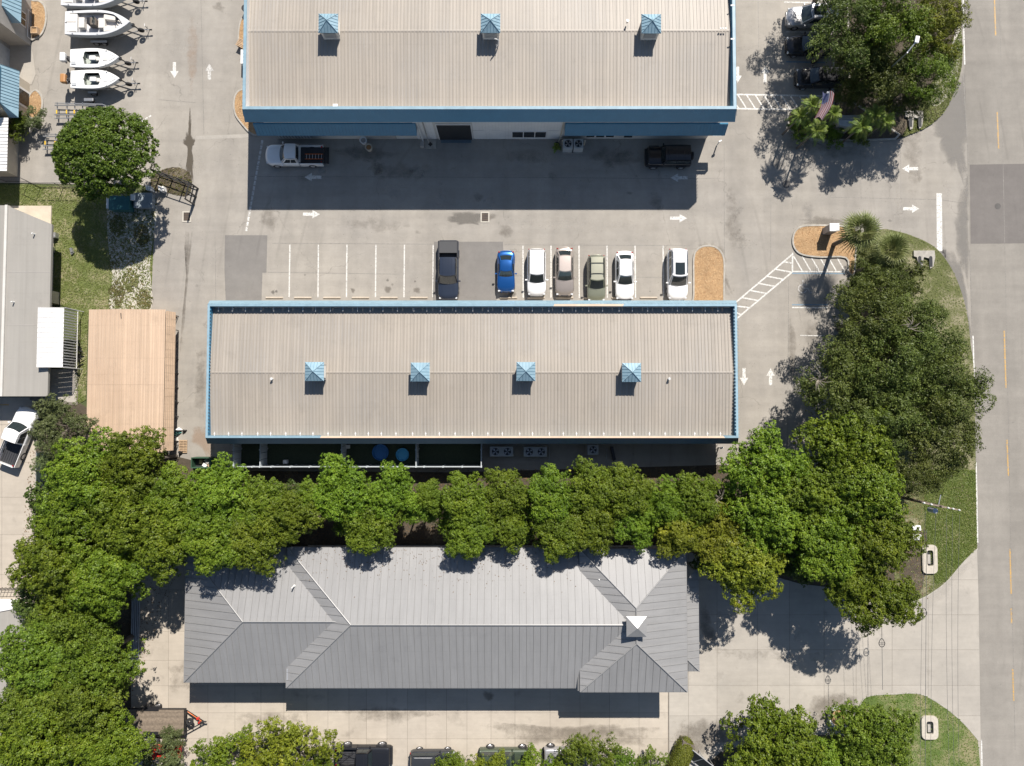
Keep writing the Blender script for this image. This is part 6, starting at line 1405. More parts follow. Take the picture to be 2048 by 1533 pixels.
# condensers
def condenser(px, py, nf, lb, w=None, cat='air conditioner', grp='rooftop style condensers on the ground', d=.95):
    w = w or .62+.72*nf; q = P(px, py, 1.0); r = thing('air_conditioner', lb, cat, (q[0], q[1], .02), 0, grp)
    MB().box(-w/2,-d/2,.05,w/2,d/2,1.0).build('casing', mat('condenser grey', (.40,.42,.42), .5, var=.08), r, bevel=.03); MB().box(-w/2-.1,-d/2-.1,0,w/2+.1,d/2+.1,.05).build('pad', M_kerb, r)
    for k in range(nf):
        cx = (k-(nf-1)/2)*(w/nf)*1.02 if nf > 1 else 0; R_ = .34
        f = MB().lathe([(0,1.003),(R_,1.003)], 20, (cx,0,0)).build('fan_opening', M_dark, r)
        g = MB()
        for a in range(4):
            t = a*1.571+.3; g.add([(cx,0,1.02),(cx+R_*.9*math.cos(t),R_*.9*math.sin(t),1.01),(cx+R_*.9*math.cos(t+.7),R_*.9*math.sin(t+.7),1.03)], [(0,1,2)])
        g.build('fan_blade', M_steel, f)
        g = MB()
        for rr in (.12,.22,.33): g.lathe([(rr-.008,1.05),(rr+.008,1.05)], 20, (cx,0,0))
        g.build('fan_grille', M_black, f)
condenser(1003, 903.5, 2, 'twin fan condenser nearest the white fence', 2.2); condenser(1070.5, 904, 2, 'twin fan condenser right of the first twin one', 2.2); condenser(1186, 900, 1, 'single fan condenser behind the long building', 1.05)
condenser(1136, 288, 1, 'left of two square condensers at the big warehouse wall', .92); condenser(1157, 288, 1, 'right of two square condensers at the big warehouse wall', .92)
for px, py, lb in ((1124, 290, 'pale bollard left of the two square condensers'),(1168,290,'pale bollard right of the two square condensers')):
    q = P(px, py, 0); tag(MB().bar((q[0],q[1],0),(q[0],q[1],1.05),.08,10).lathe([(.08,1.05),(.05,1.10),(0,1.12)],10,(q[0],q[1],0)).build('bollard', M_cream, rec=True), lb, 'bollard', 'bollards by the condensers')
q = P(1113, 294, 0); r = thing('potted_plant', 'dark leafy pot plant beside the warehouse condensers', 'plant', q); MB().lathe([(0,.5),(.24,.5),(.27,.55),(.2,.0)], 14).build('pot', M_black, r)
for px, py, z, lb in ((1098,903,0,'pipe run on the ground right of the twin condensers'),(1213,905,0,'short conduit right of the single condenser')):
    q = P(px, py, .1); tag(MB().tube([(q[0],q[1]+.8,.1),(q[0],q[1]-1.4,.1)] if px < 1150 else [(q[0],q[1]+.3,.1),(q[0],q[1]-.6,.1)], .03, 6).build('conduit', M_steel, rec=True), lb, 'pipe')
q = P(1225, 905, 0); tag(MB().cbox((q[0],q[1]-.1,.25),(.25,1.3,.5),.2).build('black_crate', M_black, rec=True), 'black crate in the shade behind the long building', 'crate')
# bollards and posts
for px, py, h, lb in ((1433, 292, 1.1, 'white post at the south east corner of the big warehouse'), (1437, 895, 1.0, 'thin post at the south east corner of the long building')):
    q = P(px, py, 0); tag(MB().bar((q[0],q[1],0),(q[0],q[1],h),.06,8).cbox((q[0],q[1],h),(.3,.12,.2),.5).build('marker_post', M_wplastic, rec=True), lb, 'post')
for px, py, m_, lb in ((727, 282, M_wplastic, 'white pot planter by the garage door of the big warehouse'), (738, 296, M_cream, 'cream pot with terracotta top by the garage door')):
    q = P(px, py, .4); r = thing('pot_planter', lb, 'planter', (q[0], q[1], 0)); MB().lathe([(.0,0),(.26,0),(.36,.6),(.30,.62),(.28,.5),(0,.5)], 20).build('pot', m_, r, smooth=True); MB().lathe([(0,.55),(.24,.5)], 12).build('soil', M_brown if m_ is M_cream else M_gwall, r)
q = P(930, 264, .6); r = thing('hose_reel', 'red hose reel just inside the open bay of the big warehouse', 'hose reel', (q[0], q[1]-.25, .02)); MB().lathe([(.12,-.12),(.36,-.12),(.36,-.08),(.2,-.08),(.2,.08),(.36,.08),(.36,.12),(.12,.12)], 18, (0,0,.45), ax='y').build('reel', M_red, r); MB().box(-.3,-.15,0,.3,.15,.08).build('stand', M_black, r)
# left of the big warehouse: pallet bench and bits
q = P(487, 90, .4); r = thing('slatted_bench', 'pale slatted wooden bench on the mulch by the west wall', 'bench', (q[0], q[1], .1), R(-28))
for k in range(6): MB().box(-.6,-.4+k*.14,.42,.5,-.31+k*.14,.47).build('slat', M_pallet, r)
for x in (-.5,.4): MB().box(x-.04,-.38,0,x+.04,.38,.41).build('leg', M_pallet, r)
q = P(489, 120, .4); tag(MB().box(q[0]-.15,q[1]-.7,0,q[0]+.25,q[1]+.7,1.0).build('wall_cabinet', M_wplastic, rec=True, bevel=.03), 'white cabinet against the west wall of the big warehouse', 'cabinet')
q = P(492, 20, .4); tag(MB().lathe([(0,.75),(.30,.75),(.33,.7),(.26,0)], 16, (q[0],q[1],0)).build('waste_bin', M_dark, rec=True), 'dark round bin against the west wall of the big warehouse', 'bin')
# gate, fences
def rail_fence(name, label, cat, pts, h=1.7, rails=(.1,1.65), step=2.4, m=M_black, r_=.03, heavy=False, mesh=False):
    p3 = [P(a, b, h)[:2] for a, b in pts]; r = thing(name, label, cat, (p3[0][0], p3[0][1], 0), world=True)
    for i in range(len(p3)-1):
        a, b = Vector(p3[i]), Vector(p3[i+1]); L = (b-a).length; n = max(1, round(L/step))
        for z in rails: MB().bar((a.x,a.y,z),(b.x,b.y,z),r_,6).build('rail', m, r)
        for k in range(n+1):
            p = a+(b-a)*k/n; MB().bar((p.x,p.y,0),(p.x,p.y,h),r_*1.3,6).build('post', m, r)
        if mesh:
            g = MB(); nn = int(L/.22)
            for k in range(nn):
                p = a+(b-a)*k/nn; g.bar((p.x,p.y,.1),(p.x,p.y,h-.05),.006,3)
            o = g.build('wire_mesh', m, r); o['kind'] = 'stuff'
    return r
rail_fence('black_gate', 'heavy black swing gate with rails beside the round tree', 'gate', [(300,338),(378,365)], 1.9, (.2,.9,1.85), 1.2, M_black, .045)
rail_fence('gate_leaf', 'black open gate leaf standing at right angles to the long gate', 'gate', [(378,365),(370,398)], 1.9, (.2,.9,1.85), .8, M_black, .06)
rail_fence('chain_link_fence', 'black chain link fence along the north edge of the left lawn', 'fence', [(-10,354),(36,354),(60,366),(200,366)], 1.5, (.1,1.45), 2.6, M_black, .022, mesh=True)
rail_fence('chain_link_fence', 'grey green screened fence panels beside the left concrete yard', 'fence', [(72,905),(70,1090)], 1.8, (.1,1.75), 2.4, M_steel, .03)
gm = MB(); a = P(72,905,1.8); b = P(70,1090,1.8); 
for k in range(5):
    y0, y1 = a[1]+(b[1]-a[1])*k/5, a[1]+(b[1]-a[1])*(k+1)/5; o = tag(MB().box(a[0]+.03, y1+.05, .1, a[0]+.07, y0-.05, 1.72).build('privacy_screen', mat('dark green mesh', (.05,.08,.075), .8), rec=True), ['topmost','second','third','fourth','bottom'][k]+' dark green privacy screen on the left fence', 'screen', 'privacy screens')
rail_fence('white_bracket_fence', 'thin dark railing beside the left roof above the bottom left trees', 'railing', [(-10,1181),(40,1181)], 1.0, (.5,.95), .35, M_black, .02)
# skip, dumpster, crates south of round tree
q = P(403, 926, 1.2); r = thing('open_dumpster', 'dark green open topped dumpster near the long building', 'dumpster', (q[0], q[1], 0.0))
for x0, y0, x1, y1 in ((-.95,-.5,.95,-.42),(-.95,.42,.95,.5),(-.95,-.42,-.87,.42),(.75,-.42,.95,.42)): MB().box(x0,y0,.1,x1,y1,1.3).build('side', M_green_d, r)
MB().box(-.87,-.42,.1,.75,.42,.5).build('rubbish', M_dark, r)
for k in range(6): MB().cbox((rng.uniform(-.6,.5),rng.uniform(-.3,.3),.55+.05*k),(.4,.3,.1),rng.uniform(0,3)).build('scrap', [M_pallet, M_wplastic, M_gwall][k%3], r)
q = P(366, 893, .1); r = thing('wooden_pallet', 'wooden pallet lying beside the tan shed racks', 'pallet', (q[0], q[1], 0))
for k in range(8): MB().box(-.4,-.62+k*.16,.10,.4,-.52+k*.16,.13).build('deck_board', M_pallet, r)
for x in (-.36,0,.32): MB().box(x,-.6,0,x+.06,.6,.099).build('runner', M_pallet, r)
for px, py, w, d_, h, m_, lb in ((350,866,.9,.5,.5,mat('teal tarp',(.10,.30,.28),.6),'crumpled teal tarp by the tan shed'),(357,860,.5,.35,.7,M_wplastic,'white sack among the litter by the tan shed'),(352,880,.4,.5,.4,M_cush,'cream sack at the foot of the racks'),(368,862,.35,.2,.4,M_black,'small black bin by the litter at the shed'),(361,905,.4,.3,.5,M_black,'black bag below the wooden pallet')):
    q = P(px, py, .2); mb = MB(); n_ = 9
    mb.grid(lambda a, b: (q[0]+(a-.5)*w*(1+.3*math.sin(7*b+px)), q[1]+(b-.5)*d_*(1+.3*math.sin(6*a+py)), .02+h*max(0,math.sin(a*3.14))*max(0,math.sin(b*3.14))*(1+.25*math.sin(9*a+5*b+px))), 9, 9)
    tag(mb.build('rubbish_bag', m_, rec=True, smooth=True), lb, 'rubbish')
for px, py, w, d_, h, m_, lb in ((238,406,1.9,1.3,1.0,mat('dark teal lid',(.03,.12,.13),.4),'dark teal box bin in the shade of the round tree'),(218,403,.45,1.3,.95,M_wplastic,'narrow white cabinet beside the teal box bin'),(286,401,1.7,1.4,.7,mat('blue grey tank lid',(.20,.235,.26),.5),'flat blue grey box south east of the round tree'),(265,395,.35,.5,.9,M_wplastic,'white jug between the teal bin and the grey box')):
    q = P(px, py, h); r = thing('storage_bin', lb, 'bin', (q[0], q[1], 0)); MB().box(-w/2,-d_/2,0,w/2,d_/2,h-.08).build('body', m_, r, bevel=.03); MB().box(-w/2-.04,-d_/2-.04,h-.079,w/2+.04,d_/2+.04,h).build('lid', m_, r, bevel=.02)
for k, (px, py) in enumerate(((296,378),(300,379),(304,380),(321,379),(325,381),(329,380))):
    q = P(px-2, py-2, .5); tag(MB().cbox((q[0],q[1],.3),(.14,.45,.6),.2).build('white_block', M_wplastic, rec=True), 'small white upright block under the black gate, '+['westernmost of the left three','middle of the left three','easternmost of the left three','westernmost of the right three','middle of the right three','easternmost of the right three'][k], 'block', 'white blocks under the gate')
q = P(143, 501, .2); tag(MB().cbox((q[0],q[1],.15),(.22,.45,.25),.3).cbox((q[0]+.05,q[1]-.25,.1),(.3,.2,.2),.8).build('small_valve_box', M_steel, rec=True), 'small metal valve box on the left lawn in the round tree shadow edge', 'valve box')
# pipes stacked by the left hedge
r = thing('pipe_stack', 'long bluish metal pipes lying beside the left hedge', 'pipes', P(272, 1275, 0))
for k in range(5): MB().bar((-.34+k*.17, -3.4-(k%2)*.2, .16), (-.34+k*.17, 3.5+(k%3)*.15, .16), .07, 8).build('pipe', M_steel, r)
# left edge roof slab and white roof fragments
a = P(-60, 1310, 3.2); MBx = thing('left_edge_roof', 'grey sloping roof edge at the lower left border', 'building', (P(0,1350,0)[0], P(0,1350,0)[1], 0), world=True)
rp = [P(-200,1270,3.2),P(52,1211,3.2),P(58,1260,3.2),P(36,1560,3.2),P(-200,1560,3.2)]
MB().prism([p[:2] for p in rp], 3.0, 3.2).build('roof', M_flat, MBx)
MB().prism(inset([p[:2] for p in rp], .4), 0, 2.99).build('wall', M_gwall, MBx)
wr_ = [P(-200,1199,3.3),P(52,1199,3.3),P(40,1216,3.3),P(-200,1262,3.3)]
MB().prism([p[:2] for p in wr_], 3.21, 3.3).build('white_roof_strip', M_wallw, MBx)
q = P(63, 1232, .6); tag(MB().lathe([(0,.9),(.28,.85),(.3,.0)], 12, (q[0],q[1],0)).build('orange_barrel', M_orange, rec=True), 'orange barrel just showing beside the lower left roof', 'barrel')
# covered trailer / tarp lower right
q = P(1405, 1528, .8); r = thing('glass_rack_trailer', 'silver framed dark glass rack behind the clipped hedge', 'rack', (q[0], q[1], 0), R(-38))
MB().add([(-1.8,-.5,.4),(1.8,-.5,.4),(1.8,.6,1.5),(-1.8,.6,1.5)], [(0,1,2,3)]).build('glass_sheet', mat('teal tinted glass', (.03,.06,.065), .08, var=0), r)
for s in (-.5,.6): MB().bar((-1.8,s,.4 if s<0 else 1.5),(1.8,s,.4 if s<0 else 1.5),.05,5).build('frame_rail', M_alu, r)
for x in (-1.8,-.6,.6,1.8): MB().bar((x,-.5,.42),(x,.6,1.52),.04,5).bar((x,.6,0),(x,.6,1.5),.04,5).build('frame_post', M_alu, r)
for t, (px, py, lb) in enumerate(((10,810,'yellow painted stripe left'),(80,812,'yellow stripe right'))):
    sheet('painted_line', pxpoly([(px-12,py-1.4),(px+8,py-1.4),(px+8,py+1.4),(px-12,py+1.4)]), .02, M_yel, neigh)
# ================================================================ TREES
def crown_mesh(name, seed, kind, R_=4.0, Z=3.2):
    r = np.random.RandomState(seed)
    #        lobes  lobe radius   clumps  clump radius  leaves  leaf size  missing  height jitter  leaf normal jitter
    K = {'broad': (92, (.60,1.0), 16, (.17,.32), 20, (.09,.165), .04, (.70,1.08), .50),
         'oak':   (90, (.42,.85), 14, (.18,.36), 14, (.08,.15), .13, (.66,1.10), .70),
         'bush':  (330, (.28,.42), 10, (.12,.24), 15, (.10,.19), .0, (.95,1.0), .55),
         'shrub': (56, (.45,.95), 12, (.16,.36), 20, (.10,.22), .06, (.6,1.1), .65)}[kind]
    nl, lr, nc, cr, nm, leaf, gap, hj, nj = K
    ph = r.uniform(0, 6.28, 6); am = {'broad': (.09,.08,.07), 'oak': (.17,.12,.10), 'bush': (.025,.02,.02), 'shrub': (.2,.15,.1)}[kind]
    def outl(a): return 1+am[0]*np.sin(2*a+ph[0])+am[1]*np.sin(3*a+ph[1])+am[2]*np.sin(5*a+ph[2])
    if kind == 'bush':
        i = np.arange(nl); g = i*2.39996+r.uniform(-.35,.35,nl); rad = np.clip(np.sqrt((i+.5)/nl)+r.uniform(-.05,.05,nl), 0, 1)
        LR = r.uniform(lr[0], lr[1], nl)*(1-.2*rad); RR = (R_-LR*.8)*rad*outl(g)
        LC = np.column_stack([RR*np.cos(g), RR*np.sin(g), Z*np.sqrt(np.clip(1-(rad*.94)**2, 0, 1))*r.uniform(hj[0], hj[1], nl)])
    else:
        # boughs: big heads on the dome, each carrying its own dome of lobes, with gullies between them
        nh = {'broad': 13, 'oak': 15, 'shrub': 9}[kind]; hs = {'broad': .36, 'oak': .32, 'shrub': .36}[kind]
        hi = np.arange(nh); hg = hi*2.39996+r.uniform(-.4,.4,nh); hr = np.sqrt((hi+.4)/nh)*.79
        HR = R_*hs*r.uniform(.78,1.15,nh); HX = np.column_stack([R_*hr*np.cos(hg)*outl(hg), R_*hr*np.sin(hg)*outl(hg), Z*np.sqrt(1-(hr*1.05)**2*.85)*r.uniform(hj[0],hj[1],nh)-HR*.55])
        per = nl//nh+1; L_ = []; A_ = []
        for h in range(nh):
            j = np.arange(per); a = j*2.39996+r.uniform(0,6.28); q = np.sqrt((j+.3)/per)*.92; lr_ = r.uniform(lr[0],lr[1],per)*.72
            k = HR[h]-lr_*.55
            L_.append(HX[h]+np.column_stack([k*q*np.cos(a), k*q*np.sin(a), HR[h]*.95*np.sqrt(1-q**2)+r.uniform(-.12,.12,per)-.1])); A_.append(lr_)
        LC = np.vstack(L_); LR = np.concatenate(A_); g = np.arctan2(LC[:,1], LC[:,0])
    nu = nl//3; gu = r.uniform(0, 6.28, nu); ru = r.uniform(.30, .88, nu); LU = np.column_stack([R_*ru*.82*np.cos(gu)*outl(gu), R_*ru*.82*np.sin(gu)*outl(gu), r.uniform(.08,.40,nu)*Z])
    LC = np.vstack([LC, LU]); LR = np.concatenate([LR, r.uniform(lr[0], lr[1], nu)])
    if gap:
        keep = r.uniform(size=len(LC)) > gap; LC, LR = LC[keep], LR[keep]
    n1 = len(LC); d = r.randn(n1, nc, 3); d[..., 2] = np.abs(d[..., 2])*1.2-.30; d /= np.linalg.norm(d, axis=2, keepdims=True)
    d2 = d*np.array([1,1,.85]); CC = LC[:, None]+d2*(LR[:, None, None]*r.uniform(.82,1.0,(n1,nc,1))); CC = CC.reshape(-1, 3); dn = d.reshape(-1, 3)
    n2 = len(CC); CR = r.uniform(cr[0], cr[1], n2)
    e = r.randn(n2, nm, 3); e += dn[:, None]*1.1; e[..., 2] += .25; e /= np.linalg.norm(e, axis=2, keepdims=True)
    PP = CC[:, None]+e*CR[:, None, None]*r.uniform(.5,1.1,(n2,nm,1)); PP = PP.reshape(-1, 3); nn = e.reshape(-1, 3)
    n3 = len(PP); nrm = nn*.8+np.repeat(dn, nm, axis=0)*.5+nj*r.randn(n3, 3)+np.array([0,0,.25]); nrm /= np.linalg.norm(nrm, axis=1, keepdims=True)
    t = r.randn(n3, 3)+nn*(.9 if kind in ('bush','shrub') else .3); t -= nrm*np.sum(t*nrm, axis=1, keepdims=True); t /= np.linalg.norm(t, axis=1, keepdims=True)
    b = np.cross(nrm, t); L = r.uniform(leaf[0], leaf[1], n3)[:, None]; wd = .42 if kind == 'broad' else (.36 if kind == 'oak' else .27)
    return quads(name, PP, t*L*.62, b*L*wd, L_bright, 'mesh'), LC
def trunk_mesh(LC, Z0, seed, thick=.2, n=9):
    r = random.Random(seed); mb = MB(); top = (r.uniform(-.3,.3), r.uniform(-.3,.3), Z0+.3)
    mb.tube([(0,0,-.05),(top[0]*.4,top[1]*.4,Z0*.5),top], [thick*1.3,thick,thick*.8], 9)
    ids = r.sample(range(len(LC)), min(n, len(LC)))
    for i in ids:
        c = LC[i]; m = (top[0]*.6+c[0]*.45, top[1]*.6+c[1]*.45, Z0+.3+(c[2])*.45)
        mb.tube([top, m, (c[0]*.95, c[1]*.95, Z0+c[2]*.95)], [thick*.55,thick*.32,thick*.12], 6)
    return mb
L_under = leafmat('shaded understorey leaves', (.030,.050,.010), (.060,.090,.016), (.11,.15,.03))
protos = {}
for nm, kinds, seeds in (('broad','broad',(1,2,3,4)),('oak','oak',(11,12,13)),('bush','bush',(21,)),('shrub','shrub',(31,32))):
    protos[nm] = [crown_mesh('crown', s, kinds) for s in seeds]
def with_mat(me, m, cache={}):
    k = (me.name, m.name)
    if k not in cache: c = me.copy(); c.materials.clear(); c.materials.append(m); cache[k] = c
    return cache[k]
_tr = {}
def tree(px, py, rpx, kind, mtl, label, ztop=7.5, group=None, ry=None, name=None, cat='tree', rot=None, seed=None):
    seed = seed if seed is not None else int(px*7+py*13)
    sets = protos[kind]; me, LC = sets[seed % len(sets)]
    rad = rpx/20.8*(1-ztop*.8/H)*1.05; k = rad/4.0; kz = k*(.95 if kind != 'bush' else 1.0); crownh = 3.2*kz+.6*k
    zb_ = max(.2, ztop-crownh); q = P(px, py, zb_+crownh*.55)
    r = thing(name or 'broadleaf_tree', label, cat, (q[0], q[1], 0), 0, group)
    c = bpy.data.objects.new('crown', with_mat(me, mtl)); C.objects.link(c); c.parent = r; c.location = (0, 0, zb_)
    rt = rot if rot is not None else (seed*1.7) % 6.28
    c.rotation_euler = (0, 0, rt); c.scale = (k, k*(ry or 1), kz)
    kt = (id(me), round(zb_/k, 1))
    if kt not in _tr: _tr[kt] = trunk_mesh(LC, max(.3, zb_/k), seed).build('trunk', M_bark, None).data; bpy.data.objects.remove([o for o in C.objects if o.data == _tr[kt]][0])
    t = bpy.data.objects.new('trunk', _tr[kt]); C.objects.link(t); t.parent = r; t.rotation_euler = (0,0,rt); t.scale = (k, k, k)
    return r
g_h = 'hedgerow trees between the two long roofs'
for a in (
    (165,955,90,'broad',L_bright,'bright green tree east of the left concrete yard, below the dull shrub tree',7.5),
    (265,925,70,'broad',L_bright,'bright green tree overhanging the south end of the tan shed',7.6),
    (150,1050,84,'broad',L_bright,'bright green tree against the green privacy screens',7.2),
    (255,1030,82,'broad',L_bright,'bright green tree west of the dumpster clump',7.6),
    (355,1000,72,'broad',L_bright,'bright green tree just below the dumpster',7),
    (330,1085,72,'broad',L_bright,'bright green tree at the north west corner of the grey hip roof',7),
    (440,990,68,'broad',L_bright,'bright green tree south of the left fence yard',7),
    (430,1075,72,'broad',L_bright,'bright green tree covering the north west hip of the grey roof',7.2),
    (525,1010,62,'broad',L_bright,'bright green tree below the first turf yard',6.8),
    (510,1085,62,'broad',L_bright,'bright green tree shading the west section of the grey roof',7.0),
    (582,1030,58,'broad',L_bright,'darker rounded tree west of the dark hedgerow gap',6.8),
    (628,1000,44,'broad',L_bright,'small tree filling the hedgerow gap left of the light green group',5.6),
    (828,1015,38,'broad',L_bright,'small low tree beside the sunny leaf litter patch',5.0),
    (690,985,70,'broad',L_bright,'light green tree right of the dark hedgerow gap',6.5),
    (740,1055,60,'broad',L_bright,'light green tree leaning over the grey roof beside the gap',6.3),
    (782,990,56,'broad',L_bright,'light green tree above the sunny leaf litter patch',6.3),
    (858,995,36,'broad',L_bright,'small light green tree right of the sunny leaf litter patch',5.5),
    (935,1000,58,'broad',L_bright,'light green tree below the right end of the white fence',6.5),
    (1010,985,50,'broad',L_bright,'light green tree below the first twin fan condenser',6.5),
    (935,1068,54,'broad',L_bright,'light green tree over the middle of the grey roof eave',6.3),
    (1015,1055,45,'broad',L_bright,'small light green tree in the middle of the hedgerow south side',6),
    (1105,990,58,'broad',L_bright,'light green tree below the second twin fan condenser',6.6),
    (1180,975,54,'broad',L_bright,'light green tree with yellow flower spikes below the single condenser',6.7),
    (1115,1068,56,'broad',L_bright,'light green tree overhanging the grey roof left of its cupola',6.4),
    (1190,1055,58,'broad',L_bright,'light green tree overhanging the grey roof above its cupola',6.4),
    (1255,980,54,'broad',L_bright,'tallest light green tree poking north below the black crate',6.9),
    (1270,1050,52,'broad',L_bright,'light green tree at the north edge of the grey tower roof',6.2),
    (1330,1000,54,'broad',L_bright,'light green tree at the end of the long building shadow',6.5),
    (1395,995,52,'broad',L_bright,'light green tree under the south east corner post',6.5),
    (1355,1065,50,'broad',L_yel,'yellowish tree at the north east corner of the grey roof',6.2)):
    tree(*a[:6], ztop=a[6]+1.2, group=g_h)
g_e = 'tall trees at the east end of the hedgerow'
for a in (
    (1535,935,84,'broad',L_bright,'pale bright green tree by the drive end of the hedgerow',8.2),
    (1545,1035,78,'broad',L_bright,'bright green tree south of the pale one by the drive',8.2),
    (1445,1080,68,'broad',L_yel,'yellow tinged tree beside the porch roof of the grey building',7),
    (1500,1130,82,'broad',L_yel,'most yellow tree overhanging the concrete driveway',7.6),
    (1700,895,92,'broad',L_bright,'big deep green tree poking into the parking drive',9),
    (1625,985,70,'broad',L_bright,'deep green tree between the pale one and the oaks',8.4),
    (1735,985,88,'broad',L_bright,'big deep green tree west of the power pole',9),
    (1660,1085,84,'broad',L_bright,'deep green tree above the driveway shade',8.6),
    (1755,1085,80,'broad',L_bright,'deep green tree beside the white utility boxes',8.6),
    (1690,1160,60,'broad',L_bright,'deep green tree hanging over the driveway edge',8),
    (1768,1200,68,'broad',L_bright,'southernmost tree of the row over the driveway mouth',8)):
    tree(*a[:6], ztop=a[6], group=g_e)
g_o = 'dark olive oaks along the road'
for a in (
    (1745,640,86,'oak',L_oak,'olive oak over the worn parking stalls',8),
    (1828,652,72,'oak',L_oak,'olive oak on the verge south of the twin culvert',8),
    (1682,762,98,'oak',L_oak,'olive oak leaning west over the drive arrows',8.6),
    (1800,735,90,'oak',L_oak,'olive oak in the centre of the roadside clump',9),
    (1905,770,84,'oak',L_oak,'olive oak overhanging the road edge line',9),
    (1780,830,80,'oak',L_oak,'olive oak behind the big deep green tree',8.8),
    (1880,870,90,'oak',L_oak,'olive oak reaching furthest over the road to the south',9),
    (1835,945,60,'oak',L_oak,'olive oak just north of the power pole lawn',8),
    (1765,575,62,'oak',L_oak,'small oak just below the fan palms',5.6)):
    tree(*a[:6], ztop=a[6], group=g_o)
g_n = 'trees over the north parking'
for a in (
    (1695,45,82,'oak',L_oak,'olive tree hiding the tail of the silver off roader',8.4),
    (1790,30,86,'oak',L_bush,'green tree at the top edge above the street lamp',9),
    (1868,50,76,'oak',L_yel,'yellow green tree nearest the road at the top right',7.5),
    (1722,112,66,'oak',L_oak,'olive tree over the glossy black sedan',6.4),
    (1775,135,76,'oak',L_oak,'olive tree around the street lamp head',7.2),
    (1855,140,66,'oak',L_bush,'darker green tree beside the worn north verge',7),
    (1815,195,50,'oak',L_oak,'low olive tree north of the tip culvert',4.6),
    (1740,160,58,'oak',L_oak,'low olive tree filling the middle of the north clump',4.8),
    (1700,185,34,'oak',L_oak,'small olive tree behind the eastern feather palms',3.6),
    (1705,-100,85,'oak',L_oak,'olive tree beyond the top edge shading the silver off roader',9),
    (1760,-90,80,'oak',L_oak,'olive tree beyond the top edge nearer the road',8)):
    tree(*a[:6], ztop=a[6], group=g_n)
tree(200, 301, 104, 'bush', L_round, 'big round dense tree in the boat yard corner', ztop=8.2, name='round_tree', rot=0, ry=.92)
tree(124, 858, 66, 'shrub', L_dull, 'dull green tree with reddish tips beside the slanted white pickup', ztop=5.5, name='small_tree')
tree(100, 925, 40, 'shrub', L_dull, 'straggly dull green shrub by the tail of the slanted pickup', ztop=3.8, name='shrub', cat='shrub')
g_w = 'trees along the lower left border'
for a in (
    (120,1130,90,'broad',L_bright,'leafy tree reaching over the left yard railing',7.6),
    (215,1160,80,'broad',L_bright,'leafy tree over the shaded concrete north of the pipe stack',7.6),
    (150,1230,84,'oak',L_bush,'rough leaved tree beside the orange barrel',7),
    (75,1320,88,'broad',L_bush,'wide dark green tree over the grey roof edge',7),
    (185,1320,86,'broad',L_bush,'dark green tree west of the metal pipes',7),
    (60,1405,80,'broad',L_bush,'dark green tree at the left edge above the corner',6.6),
    (175,1405,86,'broad',L_bush,'dark green tree left of the wooden trailer',7),
    (80,1500,100,'broad',L_bright,'bottom left corner tree',7),
    (210,1492,76,'broad',L_bright,'tree at the bottom edge left of the red tractor',6.6)):
    tree(*a[:6], ztop=a[6]+.8, group=g_w)
g_b = 'shrubs in the bottom planting strip'
for a in (
    (318,1524,58,'shrub',L_dull,'sparse grey green shrub over the red tractor',3.4),
    (345,1475,24,'shrub',L_dull,'small wispy shrub over the edge of the wooden trailer',2.8),
    (445,1530,78,'shrub',L_bright,'pale green shrub between the tractor and the tall shrub',3.6),
    (562,1515,98,'shrub',L_yel,'tall shrub with yellow tips left of the black off road truck',4.6),
    (632,1550,46,'shrub',L_bright,'shrub touching the rear of the black off road truck',3.2),
    (910,1552,56,'shrub',L_bright,'shrub over the front of the dark grey hatchback',3.0),
    (985,1545,46,'shrub',L_yel,'shrub with orange tips over the green off roader rear',2.8),
    (1066,1550,56,'shrub',L_bright,'shrub between the green and the silver off roaders',3.2),
    (1170,1520,64,'shrub',L_bush,'upright shrub over the nose of the silver off roader',3.8),
    (1245,1522,34,'shrub',L_bush,'small round shrub left of the driveway joint',2.2),
    (1300,1528,34,'shrub',L_bush,'small round shrub right at the driveway joint',2.2)):
    tree(*a[:6], ztop=a[6], group=g_b, name='shrub', cat='shrub')
g_u = 'dark undergrowth beneath the hedgerow'
UL = ((140,1000,70),(225,975,70),(310,1040,70),(400,1030,66),(480,1040,66),(560,1045,52),(600,1005,40),(655,1000,40),(720,1030,52),(800,1000,34),(860,1010,34),(900,1030,44),(975,1030,52),(1060,1020,52),(1150,1020,56),(1225,1015,52),(1300,1030,50),(1370,1030,48),(1440,1020,44),(1440,1120,52),(1590,1000,70),(1640,1040,66),(1690,1060,70),(1590,1110,56),(1720,1140,56),(1760,780,76),(1840,800,80),(1860,700,70),(1745,700,60),(90,1200,60),(180,1270,60),(120,1360,70),(130,1440,70))
def undergrowth(items, mtl, kind, label, seed):
    r = np.random.RandomState(seed); PC, PU, PV = [], [], []
    for i, (x, y, rr_, zt) in enumerate(items):
        me, LC = protos[kind][i % len(protos[kind])]; n = len(me.vertices); co = np.empty(n*3, np.float32); me.vertices.foreach_get('co', co); co = co.reshape(-1, 4, 3)
        co = co[r.uniform(size=len(co)) < .34]; k = rr_/20.8/4.0; a = r.uniform(0, 6.28); ca, sa = math.cos(a), math.sin(a)
        q = P(x, y, zt*.7); h = 3.4*k; Rm = np.array([[ca, sa, 0], [-sa, ca, 0], [0, 0, 1]]); co = (co*k) @ Rm + np.array([q[0], q[1], max(.1, zt-h)])
        c = co.mean(1); PC.append(c); PU.append((co[:,2]-co[:,0])/2*1.5); PV.append((co[:,3]-co[:,1])/2*1.5)
    return tag(quads('undergrowth', np.vstack(PC), np.vstack(PU), np.vstack(PV), mtl), label, 'undergrowth', kind='stuff')
undergrowth([(x, y, r_, 5.2) for x, y, r_ in UL if 900 < y < 1060 and x > 640], L_bright, 'broad', 'leafy lower growth filling the hedgerow between its crowns', 1)
